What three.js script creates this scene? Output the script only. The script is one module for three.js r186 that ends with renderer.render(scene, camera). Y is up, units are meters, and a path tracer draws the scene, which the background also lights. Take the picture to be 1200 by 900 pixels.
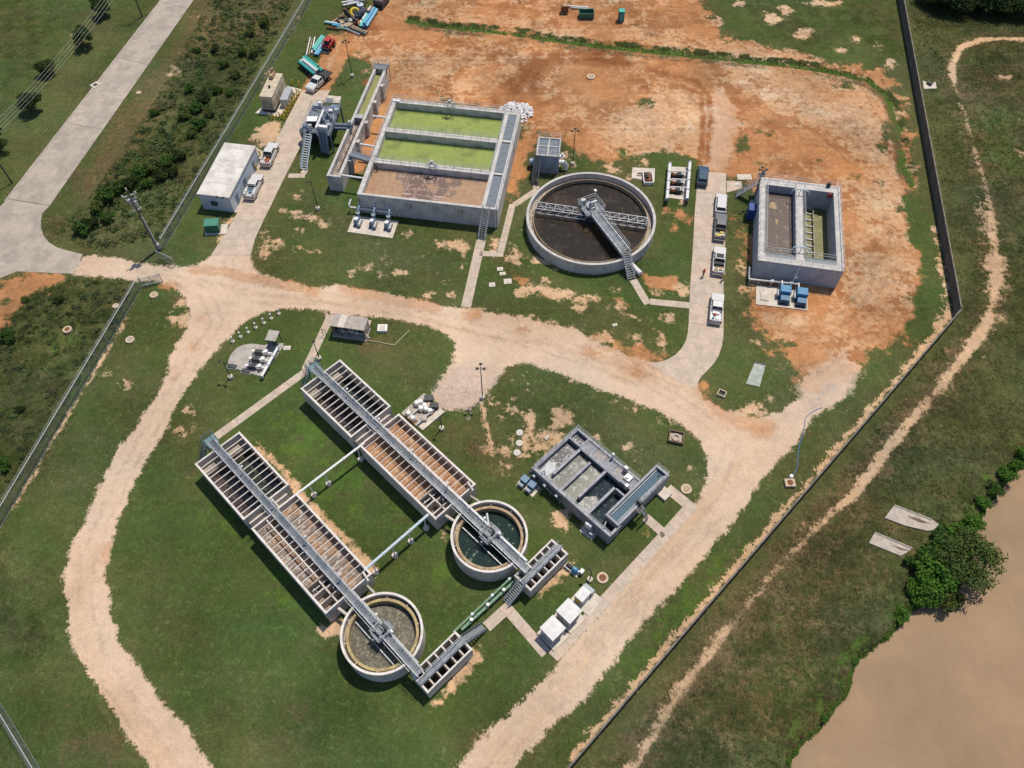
import * as THREE from 'three';
import { mergeGeometries, mergeVertices } from 'three/addons/utils/BufferGeometryUtils.js';
import { MarchingCubes } from 'three/addons/objects/MarchingCubes.js';

// ---------------------------------------------------------------- camera
const scene = new THREE.Scene();
const CAM_H = 100, FOC = 940, TILT = .5876, ROLL = -.0066;     // metres; pixels of the 1200 x 900 photo; angle from straight down
const V3 = (x, y, z) => new THREE.Vector3(x, y, z);
const camera = new THREE.PerspectiveCamera(2 * Math.atan(450 / FOC) * 180 / Math.PI, 4 / 3, 1, 4000);
const cFwd = V3(0, -Math.cos(TILT), -Math.sin(TILT)), cUp0 = V3(0, Math.sin(TILT), -Math.cos(TILT)), cR0 = V3(1, 0, 0);
const cRight = cR0.clone().multiplyScalar(Math.cos(ROLL)).addScaledVector(cUp0, Math.sin(ROLL));
const cUp = cUp0.clone().multiplyScalar(Math.cos(ROLL)).addScaledVector(cR0, -Math.sin(ROLL));
camera.position.set(0, CAM_H, 0);
camera.quaternion.setFromRotationMatrix(new THREE.Matrix4().makeBasis(cRight, cUp, cFwd.clone().negate()));
scene.add(camera);
// a pixel of the photo, met with the level plane at height y
function P(px, py, y = 0) {
  const d = cFwd.clone().addScaledVector(cRight, (px - 600) / FOC).addScaledVector(cUp, -(py - 450) / FOC);
  const k = (CAM_H - y) / -d.y;
  return V3(d.x * k, y, d.z * k);
}

// ---------------------------------------------------------------- sky and sun
const SUN_DIR = V3(.258, 1, -.344).normalize();
{
  const w = 256, h = 128, d = new Float32Array(w * h * 4);
  for (let j = 0; j < h; j++) for (let i = 0; i < w; i++) {
    const el = (j + .5) / h * Math.PI - Math.PI / 2, az = ((i + .5) / w - .5) * 2 * Math.PI;
    const t = Math.max(0, Math.sin(el)), hz = Math.pow(1 - t, 3);
    const dir = V3(Math.cos(el) * Math.cos(az), Math.sin(el), Math.cos(el) * Math.sin(az));
    const glow = .35 * Math.pow(Math.max(0, dir.dot(SUN_DIR)), 8);
    const k = (j * w + i) * 4;
    d[k] = .10 + .28 * hz + glow; d[k + 1] = .175 + .29 * hz + glow * .97; d[k + 2] = .34 + .27 * hz + glow * .92; d[k + 3] = 1;
  }
  const t = new THREE.DataTexture(d, w, h, THREE.RGBAFormat, THREE.FloatType);
  t.mapping = THREE.EquirectangularReflectionMapping; t.magFilter = THREE.LinearFilter; t.needsUpdate = true;
  scene.background = t; scene.environment = t;
}
const sun = new THREE.DirectionalLight(0xfff3e0, 3.8);
sun.position.copy(SUN_DIR).multiplyScalar(300).add(V3(0, 0, -85)); sun.target.position.set(0, 0, -85);
sun.castShadow = true; sun.shadow.mapSize.set(4096, 4096);
Object.assign(sun.shadow.camera, { left: -160, right: 160, top: 130, bottom: -130, near: 1, far: 700 });
scene.add(sun, sun.target);
const renderer = new THREE.WebGLRenderer({ antialias: true });
renderer.toneMapping = THREE.LinearToneMapping; renderer.toneMappingExposure = 1.06; renderer.shadowMap.enabled = true;

// ---------------------------------------------------------------- noise
let seed = 7;
const rnd = () => { seed = (seed + 0x6D2B79F5) | 0; let t = Math.imul(seed ^ seed >>> 15, 1 | seed); t = t + Math.imul(t ^ t >>> 7, 61 | t) ^ t; return ((t ^ t >>> 14) >>> 0) / 4294967296; };
const rr = (a, b) => a + (b - a) * rnd();
const NS = 512;
function makeNoise(base, oct, gain) {                        // tileable fractal noise, 0..1, mean .5
  const out = new Float32Array(NS * NS); let amp = 1, per = base;
  for (let o = 0; o < oct; o++, amp *= gain, per *= 2) {
    const g = new Float32Array(per * per); for (let i = 0; i < g.length; i++) g[i] = rnd();
    const s = per / NS;
    for (let j = 0; j < NS; j++) {
      const y = j * s, y0 = Math.floor(y), fy = y - y0, wy = fy * fy * (3 - 2 * fy), r0 = (y0 % per) * per, r1 = ((y0 + 1) % per) * per;
      for (let i = 0; i < NS; i++) {
        const x = i * s, x0 = Math.floor(x), fx = x - x0, wx = fx * fx * (3 - 2 * fx), a = x0 % per, b = (x0 + 1) % per;
        out[j * NS + i] += amp * ((g[r0 + a] * (1 - wx) + g[r0 + b] * wx) * (1 - wy) + (g[r1 + a] * (1 - wx) + g[r1 + b] * wx) * wy);
      }
    }
  }
  let m = 0, v = 0; for (const q of out) m += q; m /= out.length; for (const q of out) v += (q - m) ** 2; v = Math.sqrt(v / out.length);
  for (let i = 0; i < out.length; i++) out[i] = Math.min(1, Math.max(0, .5 + (out[i] - m) / v * .2));
  return out;
}
const NA = makeNoise(6, 6, .62), NB = makeNoise(16, 5, .75), NC = makeNoise(5, 7, .55), NF = makeNoise(128, 2, .9);
function nz(arr, u, v) {                                      // bilinear, wrapping; u, v in tiles
  u = (u - Math.floor(u)) * NS; v = (v - Math.floor(v)) * NS;
  const i = u | 0, j = v | 0, a = u - i, b = v - j, i1 = (i + 1) & 511, r0 = (j & 511) << 9, r1 = ((j + 1) & 511) << 9, i0 = i & 511;
  return (arr[r0 + i0] * (1 - a) + arr[r0 + i1] * a) * (1 - b) + (arr[r1 + i0] * (1 - a) + arr[r1 + i1] * a) * b;
}
const cl = (x, a = 0, b = 1) => x < a ? a : x > b ? b : x;
const ss = (a, b, x) => { x = cl((x - a) / (b - a)); return x * x * (3 - 2 * x); };
const mixc = (a, b, t) => [a[0] + (b[0] - a[0]) * t, a[1] + (b[1] - a[1]) * t, a[2] + (b[2] - a[2]) * t];
const toS = x => x <= .0031308 ? x * 12.92 : 1.055 * Math.pow(x, 1 / 2.4) - .055;
const SRGB = new Uint8Array(4096); for (let i = 0; i < 4096; i++) SRGB[i] = Math.round(255 * cl(toS(i / 4095)));
const s8 = x => SRGB[cl(x * 4095 | 0, 0, 4095)];

// ---------------------------------------------------------------- materials
function tex(n, metres, fn, srgb = true) {                    // fn(u, v) gives linear rgb (or one grey value)
  const d = new Uint8Array(n * n * 4);
  for (let j = 0; j < n; j++) for (let i = 0; i < n; i++) {
    const c = fn(i / n, j / n), k = (j * n + i) * 4;
    if (srgb) { d[k] = s8(c[0]); d[k + 1] = s8(c[1]); d[k + 2] = s8(c[2]); } else d[k] = d[k + 1] = d[k + 2] = 255 * cl(c);
    d[k + 3] = 255;
  }
  const t = new THREE.DataTexture(d, n, n); t.wrapS = t.wrapT = THREE.RepeatWrapping; t.magFilter = THREE.LinearFilter; t.minFilter = THREE.LinearFilter;
  if (srgb) t.colorSpace = THREE.SRGBColorSpace; t.repeat.set(1 / metres, 1 / metres); t.needsUpdate = true; return t;
}
const grainBump = tex(256, 2.5, (u, v) => .5 * nz(NF, u, v) + .5 * nz(NB, u, v), false);
function std(c, rough = .85, metal = 0, extra = {}) {
  const m = new THREE.MeshStandardMaterial({ roughness: rough, metalness: metal, side: THREE.DoubleSide, ...extra });
  if (Array.isArray(c)) m.color.setRGB(...c); else m.color.set(c); return m;
}
function mottled(c1, c2, metres, amp = 1, rough = .88, metal = 0, extra = {}) {   // two tones of the same stuff in patches, plus grain
  const off = rnd();
  return new THREE.MeshStandardMaterial({
    roughness: rough, metalness: metal, side: THREE.DoubleSide, ...extra,
    map: tex(256, metres, (u, v) => { const t = ss(.25, .75, nz(NA, u + off, v + off)), g = 1 + amp * .28 * (nz(NF, u + off, v) - .5) + amp * .18 * (nz(NB, u, v + off) - .5); return mixc(c1, c2, t).map(x => x * g); }),
  });
}
const M = {};
function streaky(c1, c2, c3, metres) {                        // cast concrete: mottling, vertical run stains
  const off = rnd();
  return new THREE.MeshStandardMaterial({
    roughness: .9, side: THREE.DoubleSide, bumpMap: grainBump, bumpScale: .004,
    map: tex(512, metres, (u, v) => {
      let c = mixc(c1, c2, ss(.2, .8, nz(NA, u + off, v)));
      c = mixc(c, c3, .8 * ss(.52, .78, nz(NB, u * 2 + off, v * .2)) * ss(.3, .6, nz(NA, u * 2, v)) + .45 * ss(.6, .82, nz(NC, u + off, v + .3)));
      const g = 1 + .22 * (nz(NF, u * 2, v * 2) - .5); return c.map(x => x * g);
    }),
  });
}
M.conc = streaky([.56, .54, .51], [.47, .46, .44], [.30, .29, .27], 9);          // tank concrete
M.concWarm = streaky([.62, .57, .52], [.52, .48, .44], [.36, .32, .28], 7);       // older, pinkish tank concrete
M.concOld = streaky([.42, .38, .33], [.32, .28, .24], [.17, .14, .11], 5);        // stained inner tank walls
M.rim = mottled([.70, .66, .62], [.58, .54, .50], 4, 1);
M.walk = mottled([.53, .425, .34], [.45, .365, .29], 6, 1.2);                       // pavement slabs
M.walkB = mottled([.51, .42, .345], [.43, .355, .29], 5, 1.2);
M.slabW = mottled([.60, .54, .47], [.50, .45, .39], 5, 1);
M.road = mottled([.40, .345, .295], [.325, .285, .245], 14, 1.2);
M.roadB = mottled([.415, .36, .305], [.34, .295, .255], 11, 1.3);
M.galv = mottled([.46, .48, .50], [.36, .38, .41], 1.5, .8, .5, .35);
M.rail = std([.50, .52, .55], .5, .3);
M.railW = std([.68, .68, .68], .6);
M.grate = mottled([.15, .175, .205], [.10, .12, .145], .8, 1.6, .6, .4);
M.deck = mottled([.20, .22, .25], [.14, .16, .185], 1.2, 1.4, .6, .3);
M.steelBlue = mottled([.17, .21, .27], [.12, .15, .20], 2, 1, .5, .3);
M.steelDark = mottled([.07, .075, .08], [.045, .05, .055], 1.5, 1, .6, .3);
M.black = std([.03, .03, .032], .7);
M.white = mottled([.66, .66, .66], [.57, .57, .57], 3, .8, .6);
M.whitePlain = std([.75, .75, .74], .5);
M.beige = mottled([.56, .48, .36], [.48, .41, .30], 3, .6, .6);
M.wallWhite = streaky([.60, .62, .63], [.54, .56, .58], [.44, .45, .46], 5);
M.roofWhite = mottled([.66, .64, .60], [.52, .49, .45], 9, 1, .6);
M.blue = mottled([.045, .22, .42], [.035, .17, .34], 1.5, .8, .45);
M.pumpBlue = mottled([.20, .28, .38], [.14, .20, .28], 1, 1, .45, .2);
M.teal = std([.03, .34, .30], .45); M.tealPale = std([.14, .50, .44], .45); M.pipeBlue = std([.10, .36, .58], .45); M.pipeSky = std([.22, .46, .62], .45);
M.greenPipe = mottled([.20, .33, .23], [.15, .26, .18], 1, .8, .5);
M.greenBox = mottled([.03, .15, .10], [.022, .11, .075], 1, .8, .5);
M.yellow = std([.62, .44, .03], .5);
M.red = std([.42, .035, .025], .5);
M.wood = mottled([.16, .11, .07], [.10, .07, .045], .8, 1.5);
M.poleDark = mottled([.075, .065, .055], [.05, .045, .04], .8, 1);
M.tan = mottled([.42, .32, .20], [.31, .22, .13], 2.5, 1.4);
M.yellowTan = mottled([.44, .36, .17], [.32, .23, .13], 3, 1.6);
M.rust = mottled([.22, .09, .045], [.15, .06, .03], 1, 1.2);
M.rock = mottled([.62, .60, .58], [.50, .48, .46], 1, 1.4);
M.stone = mottled([.50, .42, .34], [.38, .31, .25], 1, 1.4);
M.glass = std([.02, .025, .03], .08, 0);
M.tyre = std([.025, .025, .025], .9);
M.chrome = std([.5, .5, .5], .3, .8);
M.lamp = std([.5, .5, .45], .3);
M.redLamp = std([.35, .02, .02], .3);
M.beam = mottled([.70, .64, .58], [.58, .53, .48], 2, 1);

// ---------------------------------------------------------------- building blocks
function prep(g) {                                            // plain triangles with uv in metres, mapped across the face's main axis
  g = g.index ? g.toNonIndexed() : g;
  for (const k of Object.keys(g.attributes)) if (k !== 'position' && k !== 'normal') g.deleteAttribute(k);
  if (!g.attributes.normal) g.computeVertexNormals();
  const p = g.attributes.position, uv = new Float32Array(p.count * 2), a = V3(), b = V3(), c = V3();
  for (let i = 0; i < p.count; i += 3) {
    a.fromBufferAttribute(p, i); b.fromBufferAttribute(p, i + 1).sub(a); c.fromBufferAttribute(p, i + 2).sub(a); b.cross(c);
    const x = Math.abs(b.x), y = Math.abs(b.y), z = Math.abs(b.z);
    for (let k = i; k < i + 3; k++) {
      const X = p.getX(k), Y = p.getY(k), Z = p.getZ(k);
      if (y >= x && y >= z) { uv[2 * k] = X; uv[2 * k + 1] = Z; } else if (x > z) { uv[2 * k] = Z; uv[2 * k + 1] = Y; } else { uv[2 * k] = X; uv[2 * k + 1] = Y; }
    }
  }
  g.setAttribute('uv', new THREE.BufferAttribute(uv, 2)); return g;
}
const used = {};
function numbered(n) { used[n] = (used[n] ?? -1) + 1; return used[n] ? n + '_' + String(used[n]).padStart(3, '0') : n; }
function mesh(name, geos, mat, parent = null) {
  const g = Array.isArray(geos) ? mergeGeometries(geos.flat().map(prep)) : prep(geos);
  const m = new THREE.Mesh(g, mat); m.castShadow = m.receiveShadow = true;
  m.name = parent ? name : numbered(name); (parent || scene).add(m); return m;
}
function put(name, geo, mat, parent, x = 0, y = 0, z = 0, ry = 0) {   // a ready geometry, shared between alike pieces
  const m = new THREE.Mesh(geo, mat); m.castShadow = m.receiveShadow = true; m.name = parent ? name : numbered(name);
  m.position.set(x, y, z); m.rotation.y = ry; (parent || scene).add(m); return m;
}
function tag(o, label, category, group, kind) { o.userData.label = label; if (category) o.userData.category = category; if (group) o.userData.group = group; if (kind) o.userData.kind = kind; return o; }
function thing(name, label, category, group) { const g = new THREE.Group(); g.name = numbered(name); scene.add(g); return tag(g, label, category, group); }
function copy(o, label) { const c = o.clone(); c.name = numbered(o.name.replace(/_\d{3}$/, '')); c.userData = { ...o.userData }; if (label) c.userData.label = label; scene.add(c); return c; }
const bx = (x0, x1, y0, y1, z0, z1) => { const g = new THREE.BoxGeometry(Math.abs(x1 - x0), Math.abs(y1 - y0), Math.abs(z1 - z0)); g.translate((x0 + x1) / 2, (y0 + y1) / 2, (z0 + z1) / 2); return g; };
function cyl(x, y, z, r, h, seg = 14, r2 = r) { const g = new THREE.CylinderGeometry(r2, r, h, seg); g.translate(x, y + h / 2, z); return g; }
function rod(p, q, r, seg = 6, r2 = r) {
  const a = V3(...p), b = V3(...q), d = b.clone().sub(a), g = new THREE.CylinderGeometry(r2, r, d.length(), seg);
  g.applyQuaternion(new THREE.Quaternion().setFromUnitVectors(V3(0, 1, 0), d.normalize())); g.translate((p[0] + q[0]) / 2, (p[1] + q[1]) / 2, (p[2] + q[2]) / 2); return g;
}
function ring(x, z, r0, r1, y0, y1, seg = 96) {
  const pts = [[r0, y0], [r1, y0], [r1, y1], [r0, y1], [r0, y0]].map(p => new THREE.Vector2(...p)), gs = [];
  for (let i = 0; i < 4; i++) gs.push(prep(new THREE.LatheGeometry([pts[i], pts[i + 1]], seg)));
  const g = mergeGeometries(gs); g.translate(x, 0, z); return g;
}
function disc(x, y, z, r, seg = 64) { const g = new THREE.CircleGeometry(r, seg); g.rotateX(-Math.PI / 2); g.translate(x, y, z); return g; }
function slab(pts, y0, y1) {                                  // pts [[x, z], ...]
  const s = new THREE.Shape(pts.map(p => new THREE.Vector2(p[0], -p[1])));
  const g = new THREE.ExtrudeGeometry(s, { depth: y1 - y0, bevelEnabled: false }); g.rotateX(-Math.PI / 2); g.translate(0, y0, 0); return g;
}
function bar(x0, x1, y0, y1, z0, z1, e = .03) {               // box with chamfered upright edges and top, for things that catch light
  const s = new THREE.Shape(), w = x1 - x0 - 2 * e, d = z1 - z0 - 2 * e;
  s.moveTo(-w / 2, -d / 2); s.lineTo(w / 2, -d / 2); s.lineTo(w / 2, d / 2); s.lineTo(-w / 2, d / 2); s.closePath();
  const g = new THREE.ExtrudeGeometry(s, { depth: y1 - y0 - 2 * e, bevelEnabled: true, bevelThickness: e, bevelSize: e, bevelSegments: 2 });
  g.rotateX(-Math.PI / 2); g.translate((x0 + x1) / 2, y0 + e, (z0 + z1) / 2); return g;
}
function tube(pts, r, seg = 8, n = 24, closed = false) { return new THREE.TubeGeometry(new THREE.CatmullRomCurve3(pts.map(p => V3(...p)), closed, 'catmullrom', .3), n, r, seg, closed); }
function rail(pts, h = 1.05, gap = 1.5, r = .028) {           // posts, top and middle rail along a path
  const gs = [];
  for (let i = 0; i + 1 < pts.length; i++) {
    const [a, b] = [pts[i], pts[i + 1]], L = Math.hypot(b[0] - a[0], b[1] - a[1], b[2] - a[2]), n = Math.max(1, Math.round(L / gap));
    for (const f of [1, .52]) gs.push(rod([a[0], a[1] + h * f, a[2]], [b[0], b[1] + h * f, b[2]], r, 5));
    for (let k = i ? 1 : 0; k <= n; k++) { const t = k / n, x = a[0] + (b[0] - a[0]) * t, y = a[1] + (b[1] - a[1]) * t, z = a[2] + (b[2] - a[2]) * t; gs.push(rod([x, y, z], [x, y + h, z], r, 5)); }
  }
  return gs;
}
function stairs(parent, top, bot, w, n, mat = M.galv, matT = M.deck) {   // a flight between two points: stringers, every tread, hand rails
  const d = V3(bot[0] - top[0], 0, bot[2] - top[2]), L = d.length(); d.normalize(); const s = V3(-d.z, 0, d.x), h = w / 2;
  const off = (p, k) => [p[0] + s.x * k, p[1], p[2] + s.z * k];
  for (const k of [-h, h]) {
    const a = off(top, k), b = off(bot, k);
    mesh('stringer', [rod([a[0], a[1] - .12, a[2]], [b[0], b[1], b[2]], .11, 4)], mat, parent);
    mesh('handrail', rail([a, b], .95, 1.2, .03), mat, parent);
  }
  const tg = prep(bx(-L / n * .36, L / n * .36, -.02, .02, -h, h));
  for (let i = 0; i < n; i++) { const t = (i + .5) / n; put('tread', tg, matT, parent, top[0] + (bot[0] - top[0]) * t, top[1] + (bot[1] - top[1]) * t, top[2] + (bot[2] - top[2]) * t, Math.atan2(-d.z, d.x)); }
}
// a level frame: origin at pixel a, x towards pixel b (both at height y); z to the right of x as seen from above
class Frame {
  constructor(a, b, y = 0) {
    this.y = y; this.o = P(a[0], a[1], y); const d = P(b[0], b[1], y).sub(this.o); this.len = d.length(); d.normalize();
    this.x = d; this.z = V3(-d.z, 0, d.x); this.turn = Math.atan2(-d.z, d.x);
  }
  L(px, py, y = this.y) { const q = P(px, py, y).sub(this.o); return [q.dot(this.x), q.dot(this.z)]; }
  at(px, py, y = this.y) { const l = this.L(px, py, y); return [l[0], y, l[1]]; }
  place(o) { o.position.set(this.o.x, 0, this.o.z); o.rotation.y = this.turn; return o; }
  W(x, y, z) { return V3(this.o.x + this.x.x * x + this.z.x * z, y, this.o.z + this.x.z * x + this.z.z * z); }
  box(a, b, y0, y1) { const p = this.L(a[0], a[1], y1), q = this.L(b[0], b[1], y1); return bx(Math.min(p[0], q[0]), Math.max(p[0], q[0]), y0, y1, Math.min(p[1], q[1]), Math.max(p[1], q[1])); }
}
const pxz = (pts, y = 0) => pts.map(p => { const q = P(p[0], p[1], y); return [q.x, q.z]; });
// ---------------------------------------------------------------- ground: what grows and lies where
const GX0 = -130, GZ0 = -185, CELL = .25, GNX = 1040, GNZ = 720;      // coarse map of the soils
const GRASS = 0, OLIVE = 1, WEED = 2, DRY = 3, CLAY = 4, SAND = 5, GRAVEL = 6, WET = 7, LUSH = 8, GREY = 9, NM = 10;
const SOIL = [[.062, .093, .026], [.090, .096, .038], [.046, .056, .019], [.118, .088, .046], [.435, .215, .098], [.54, .37, .232], [.60, .452, .335], [.265, .108, .045], [.078, .125, .027], [.40, .33, .285]];
const wts = Array.from({ length: NM }, () => new Float32Array(GNX * GNZ)); wts[OLIVE].fill(1);
const inPoly = (pts, x, z) => { let c = false; for (let i = 0, j = pts.length - 1; i < pts.length; j = i++) { const [a, b] = pts[i], [e, f] = pts[j]; if ((b > z) !== (f > z) && x < (e - a) * (z - b) / (f - b) + a) c = !c; } return c; };
function fill(pts) {                                          // scan-line fill of world points -> 0/1 map with its bounds
  const m = new Float32Array(GNX * GNZ); let j0 = GNZ, j1 = 0;
  for (let j = 0; j < GNZ; j++) {
    const z = GZ0 + (j + .5) * CELL, xs = [];
    for (let i = 0, k = pts.length - 1; i < pts.length; k = i++) { const [a, b] = pts[i], [e, f] = pts[k]; if ((b > z) !== (f > z)) xs.push((e - a) * (z - b) / (f - b) + a); }
    if (!xs.length) continue; j0 = Math.min(j0, j); j1 = Math.max(j1, j); xs.sort((p, q) => p - q);
    for (let k = 0; k + 1 < xs.length; k += 2) { const a = Math.max(0, Math.ceil((xs[k] - GX0) / CELL - .5)), b = Math.min(GNX - 1, Math.floor((xs[k + 1] - GX0) / CELL - .5)); for (let i = a; i <= b; i++) m[j * GNX + i] = 1; }
  }
  return [m, j0, j1];
}
function blur(m, r, j0, j1) {
  r = Math.round(r / CELL); if (r < 1) return [j0, j1]; j0 = Math.max(0, j0 - 2 * r); j1 = Math.min(GNZ - 1, j1 + 2 * r);
  const t = new Float32Array(Math.max(GNX, GNZ)), k = 1 / (2 * r + 1);
  for (let pass = 0; pass < 2; pass++) {
    for (let j = j0; j <= j1; j++) { const o = j * GNX; let s = 0; for (let i = -r; i <= r; i++) s += m[o + cl(i, 0, GNX - 1)]; for (let i = 0; i < GNX; i++) { t[i] = s * k; s += m[o + Math.min(GNX - 1, i + r + 1)] - m[o + Math.max(0, i - r)]; } m.set(t.subarray(0, GNX), o); }
    for (let i = 0; i < GNX; i++) { let s = 0; for (let j = -r; j <= r; j++) s += m[cl(j0 + j, 0, GNZ - 1) * GNX + i]; for (let j = j0; j <= j1; j++) { t[j] = s * k; s += m[Math.min(GNZ - 1, j + r + 1) * GNX + i] - m[Math.max(0, j - r) * GNX + i]; } for (let j = j0; j <= j1; j++) m[j * GNX + i] = t[j]; }
  }
  return [j0, j1];
}
function over(m, mat, al, j0, j1) { for (let i = j0 * GNX; i < (j1 + 1) * GNX; i++) { const a = m[i] * al; if (a > .002) { for (let q = 0; q < NM; q++) wts[q][i] *= 1 - a; wts[mat][i] += a; } } }
function area(mat, al, feather, pts) { const [m, a, b] = fill(pxz(pts)); const [j0, j1] = blur(m, feather, a, b); over(m, mat, al, j0, j1); }
let pxzRaw = null;
function lineMap(pts, half, feather) {
  const w = pxzRaw || pxz(pts), m = new Float32Array(GNX * GNZ), R = half + feather; let J0 = GNZ, J1 = 0;
  for (let s = 0; s + 1 < w.length; s++) {
    const [ax, az] = w[s], [bx_, bz] = w[s + 1], dx = bx_ - ax, dz = bz - az, L2 = dx * dx + dz * dz;
    const i0 = Math.max(0, Math.floor((Math.min(ax, bx_) - R - GX0) / CELL)), i1 = Math.min(GNX - 1, Math.ceil((Math.max(ax, bx_) + R - GX0) / CELL)), j0 = Math.max(0, Math.floor((Math.min(az, bz) - R - GZ0) / CELL)), j1 = Math.min(GNZ - 1, Math.ceil((Math.max(az, bz) + R - GZ0) / CELL));
    J0 = Math.min(J0, j0); J1 = Math.max(J1, j1);
    for (let j = j0; j <= j1; j++) for (let i = i0; i <= i1; i++) {
      const x = GX0 + (i + .5) * CELL - ax, z = GZ0 + (j + .5) * CELL - az, t = cl((x * dx + z * dz) / L2), d = Math.hypot(x - t * dx, z - t * dz);
      const v = 1 - ss(half - feather * .5, half + feather, d), k = j * GNX + i; if (v > m[k]) m[k] = v;
    }
  }
  return [m, J0, J1];
}
function line(mat, al, half, feather, pts) { const [m, a, b] = lineMap(pts, half, feather); over(m, mat, al, a, b); }
function blobs(mat, al, list) { for (const [x, y, rx, ry] of list) { const pts = []; for (let k = 0; k < 14; k++) { const t = k / 14 * Math.PI * 2, r = rr(.75, 1.2); pts.push([x + rx * r * Math.cos(t), y + (ry ?? rx * .7) * r * Math.sin(t)]); } area(mat, al, .5, pts); } }

// -- outlines that are used again below
const GRAVEL_OUT = [[97, 297], [140, 302], [185, 311], [218, 312], [236, 308], [247, 298], [294, 298], [297, 312], [307, 320], [325, 326], [367, 337], [400, 333], [450, 343], [510, 355], [527, 360], [543, 360], [573, 365], [607, 372], [640, 378], [677, 385], [693, 400], [720, 407], [737, 417], [760, 424], [800, 432], [817, 449], [825, 467], [850, 480], [883, 490], [910, 483], [940, 465], [1000, 447], [987, 467], [957, 487], [927, 527], [900, 553], [873, 595], [850, 625], [800, 683], [733, 757], [693, 813], [647, 853], [604, 900], [560, 945], [490, 945], [537, 898], [557, 870], [600, 833], [647, 787], [650, 776], [715, 700], [800, 607], [813, 593], [825, 570], [830, 547], [823, 523], [810, 507], [800, 498], [767, 480], [720, 463], [683, 450], [653, 437], [613, 425], [593, 432], [580, 447], [567, 463], [560, 474], [533, 482], [513, 480], [503, 463], [517, 443], [530, 423], [533, 403], [523, 392], [500, 382], [450, 372], [400, 370], [377, 365], [333, 362], [310, 365], [287, 378], [267, 397], [240, 427], [213, 463], [203, 487], [187, 517], [167, 547], [147, 593], [140, 607], [132, 630], [125, 673], [130, 720], [143, 757], [167, 787], [187, 820], [217, 847], [248, 897], [280, 945], [205, 945], [173, 897], [143, 853], [110, 800], [83, 757], [77, 710], [75, 673], [80, 647], [97, 617], [103, 600], [133, 533], [163, 493], [187, 457], [197, 433], [200, 413], [217, 387], [223, 367], [217, 347], [187, 328], [163, 330], [83, 322]];
const YARD_OUT = [[395, 45], [408, 30], [436, 8], [440, -30], [830, -30], [828, 10], [842, 45], [900, 55], [980, 72], [1040, 88], [1058, 110], [1066, 150], [1072, 200], [1076, 225], [1064, 232], [1072, 260], [1085, 330], [1070, 370], [1045, 400], [1020, 428], [1000, 447], [940, 465], [930, 430], [925, 400], [880, 385], [872, 330], [870, 250], [866, 215], [850, 203], [818, 200], [812, 182], [790, 178], [740, 180], [700, 190], [668, 170], [640, 155], [620, 175], [600, 230], [586, 250], [611, 131], [461, 116], [455, 150], [440, 150], [455, 80], [475, 95], [478, 85], [440, 75], [408, 62]];
const RIVER_OUT = [[905, 945], [927, 897], [947, 865], [972, 847], [976, 830], [992, 822], [1000, 792], [1014, 767], [1035, 757], [1055, 732], [1070, 712], [1090, 715], [1112, 708], [1126, 690], [1135, 655], [1142, 631], [1155, 599], [1162, 586], [1178, 570], [1190, 558], [1212, 530], [1260, 480], [1420, 430], [1420, 1000], [905, 1000]];
const DITCH = [[478, 24], [520, 30], [580, 36], [640, 45], [700, 53], [780, 61], [850, 68], [920, 75], [980, 84], [1018, 94], [1040, 112], [1052, 150], [1058, 195], [1068, 216]];
const TRACK = [[720, 920], [745, 890], [800, 805], [850, 740], [900, 680], [955, 620], [1000, 578], [1045, 520], [1075, 482], [1110, 440], [1140, 405], [1160, 370], [1166, 330], [1165, 290], [1160, 235], [1145, 180], [1130, 130], [1117, 95], [1116, 75], [1126, 55], [1150, 46], [1180, 45], [1230, 48]];

// -- west of the fence
area(GRASS, .55, 4, [[-60, -40], [190, -40], [190, 0], [0, 245], [-60, 300]]);
area(WEED, .45, 6, [[-60, -60], [105, -60], [60, 40], [0, 110], [-60, 150]]);
line(OLIVE, .5, 3, 4, [[130, 20], [90, 75], [60, 120], [20, 170]]);
area(GRASS, .45, 1.5, [[228, 0], [250, 0], [75, 255], [52, 250]]);
line(DRY, .6, 3.2, 3, [[250, -5], [236, 40], [206, 78], [182, 108], [150, 155], [125, 195], [112, 215]]);
area(DRY, .55, 3, [[245, -30], [350, -30], [330, 30], [290, 50], [245, 60]]);
area(WEED, .6, 3, [[215, 70], [290, 40], [320, 30], [300, 90], [250, 150], [205, 160], [195, 120]]);
area(WEED, .65, 2, [[150, 185], [195, 160], [215, 175], [200, 210], [165, 230], [125, 255], [105, 240], [130, 205]]);
area(LUSH, .4, 2, [[150, 200], [190, 178], [205, 185], [190, 205], [160, 220], [130, 225]]);
blobs(LUSH, .45, [[232, 135, 9], [222, 140, 8], [240, 120, 8], [215, 155, 7], [120, 235, 12], [165, 212, 10], [250, 60, 8]]);
blobs(WEED, .7, [[95, 268, 10], [75, 245, 6], [200, 30, 5], [275, 100, 8]]);
blobs(SAND, .42, [[205, 82, 10, 8], [197, 90, 5], [64, 247, 4], [230, 20, 4], [240, 50, 4], [85, 40, 7, 4]]);
blobs(DRY, .5, [[70, 262, 12, 9], [60, 275, 8], [300, 45, 10], [155, 175, 8], [128, 190, 10], [268, 20, 12]]);
line(GRASS, .5, 2, 2, [[330, 60], [280, 150], [240, 220], [215, 265]]);
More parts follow.
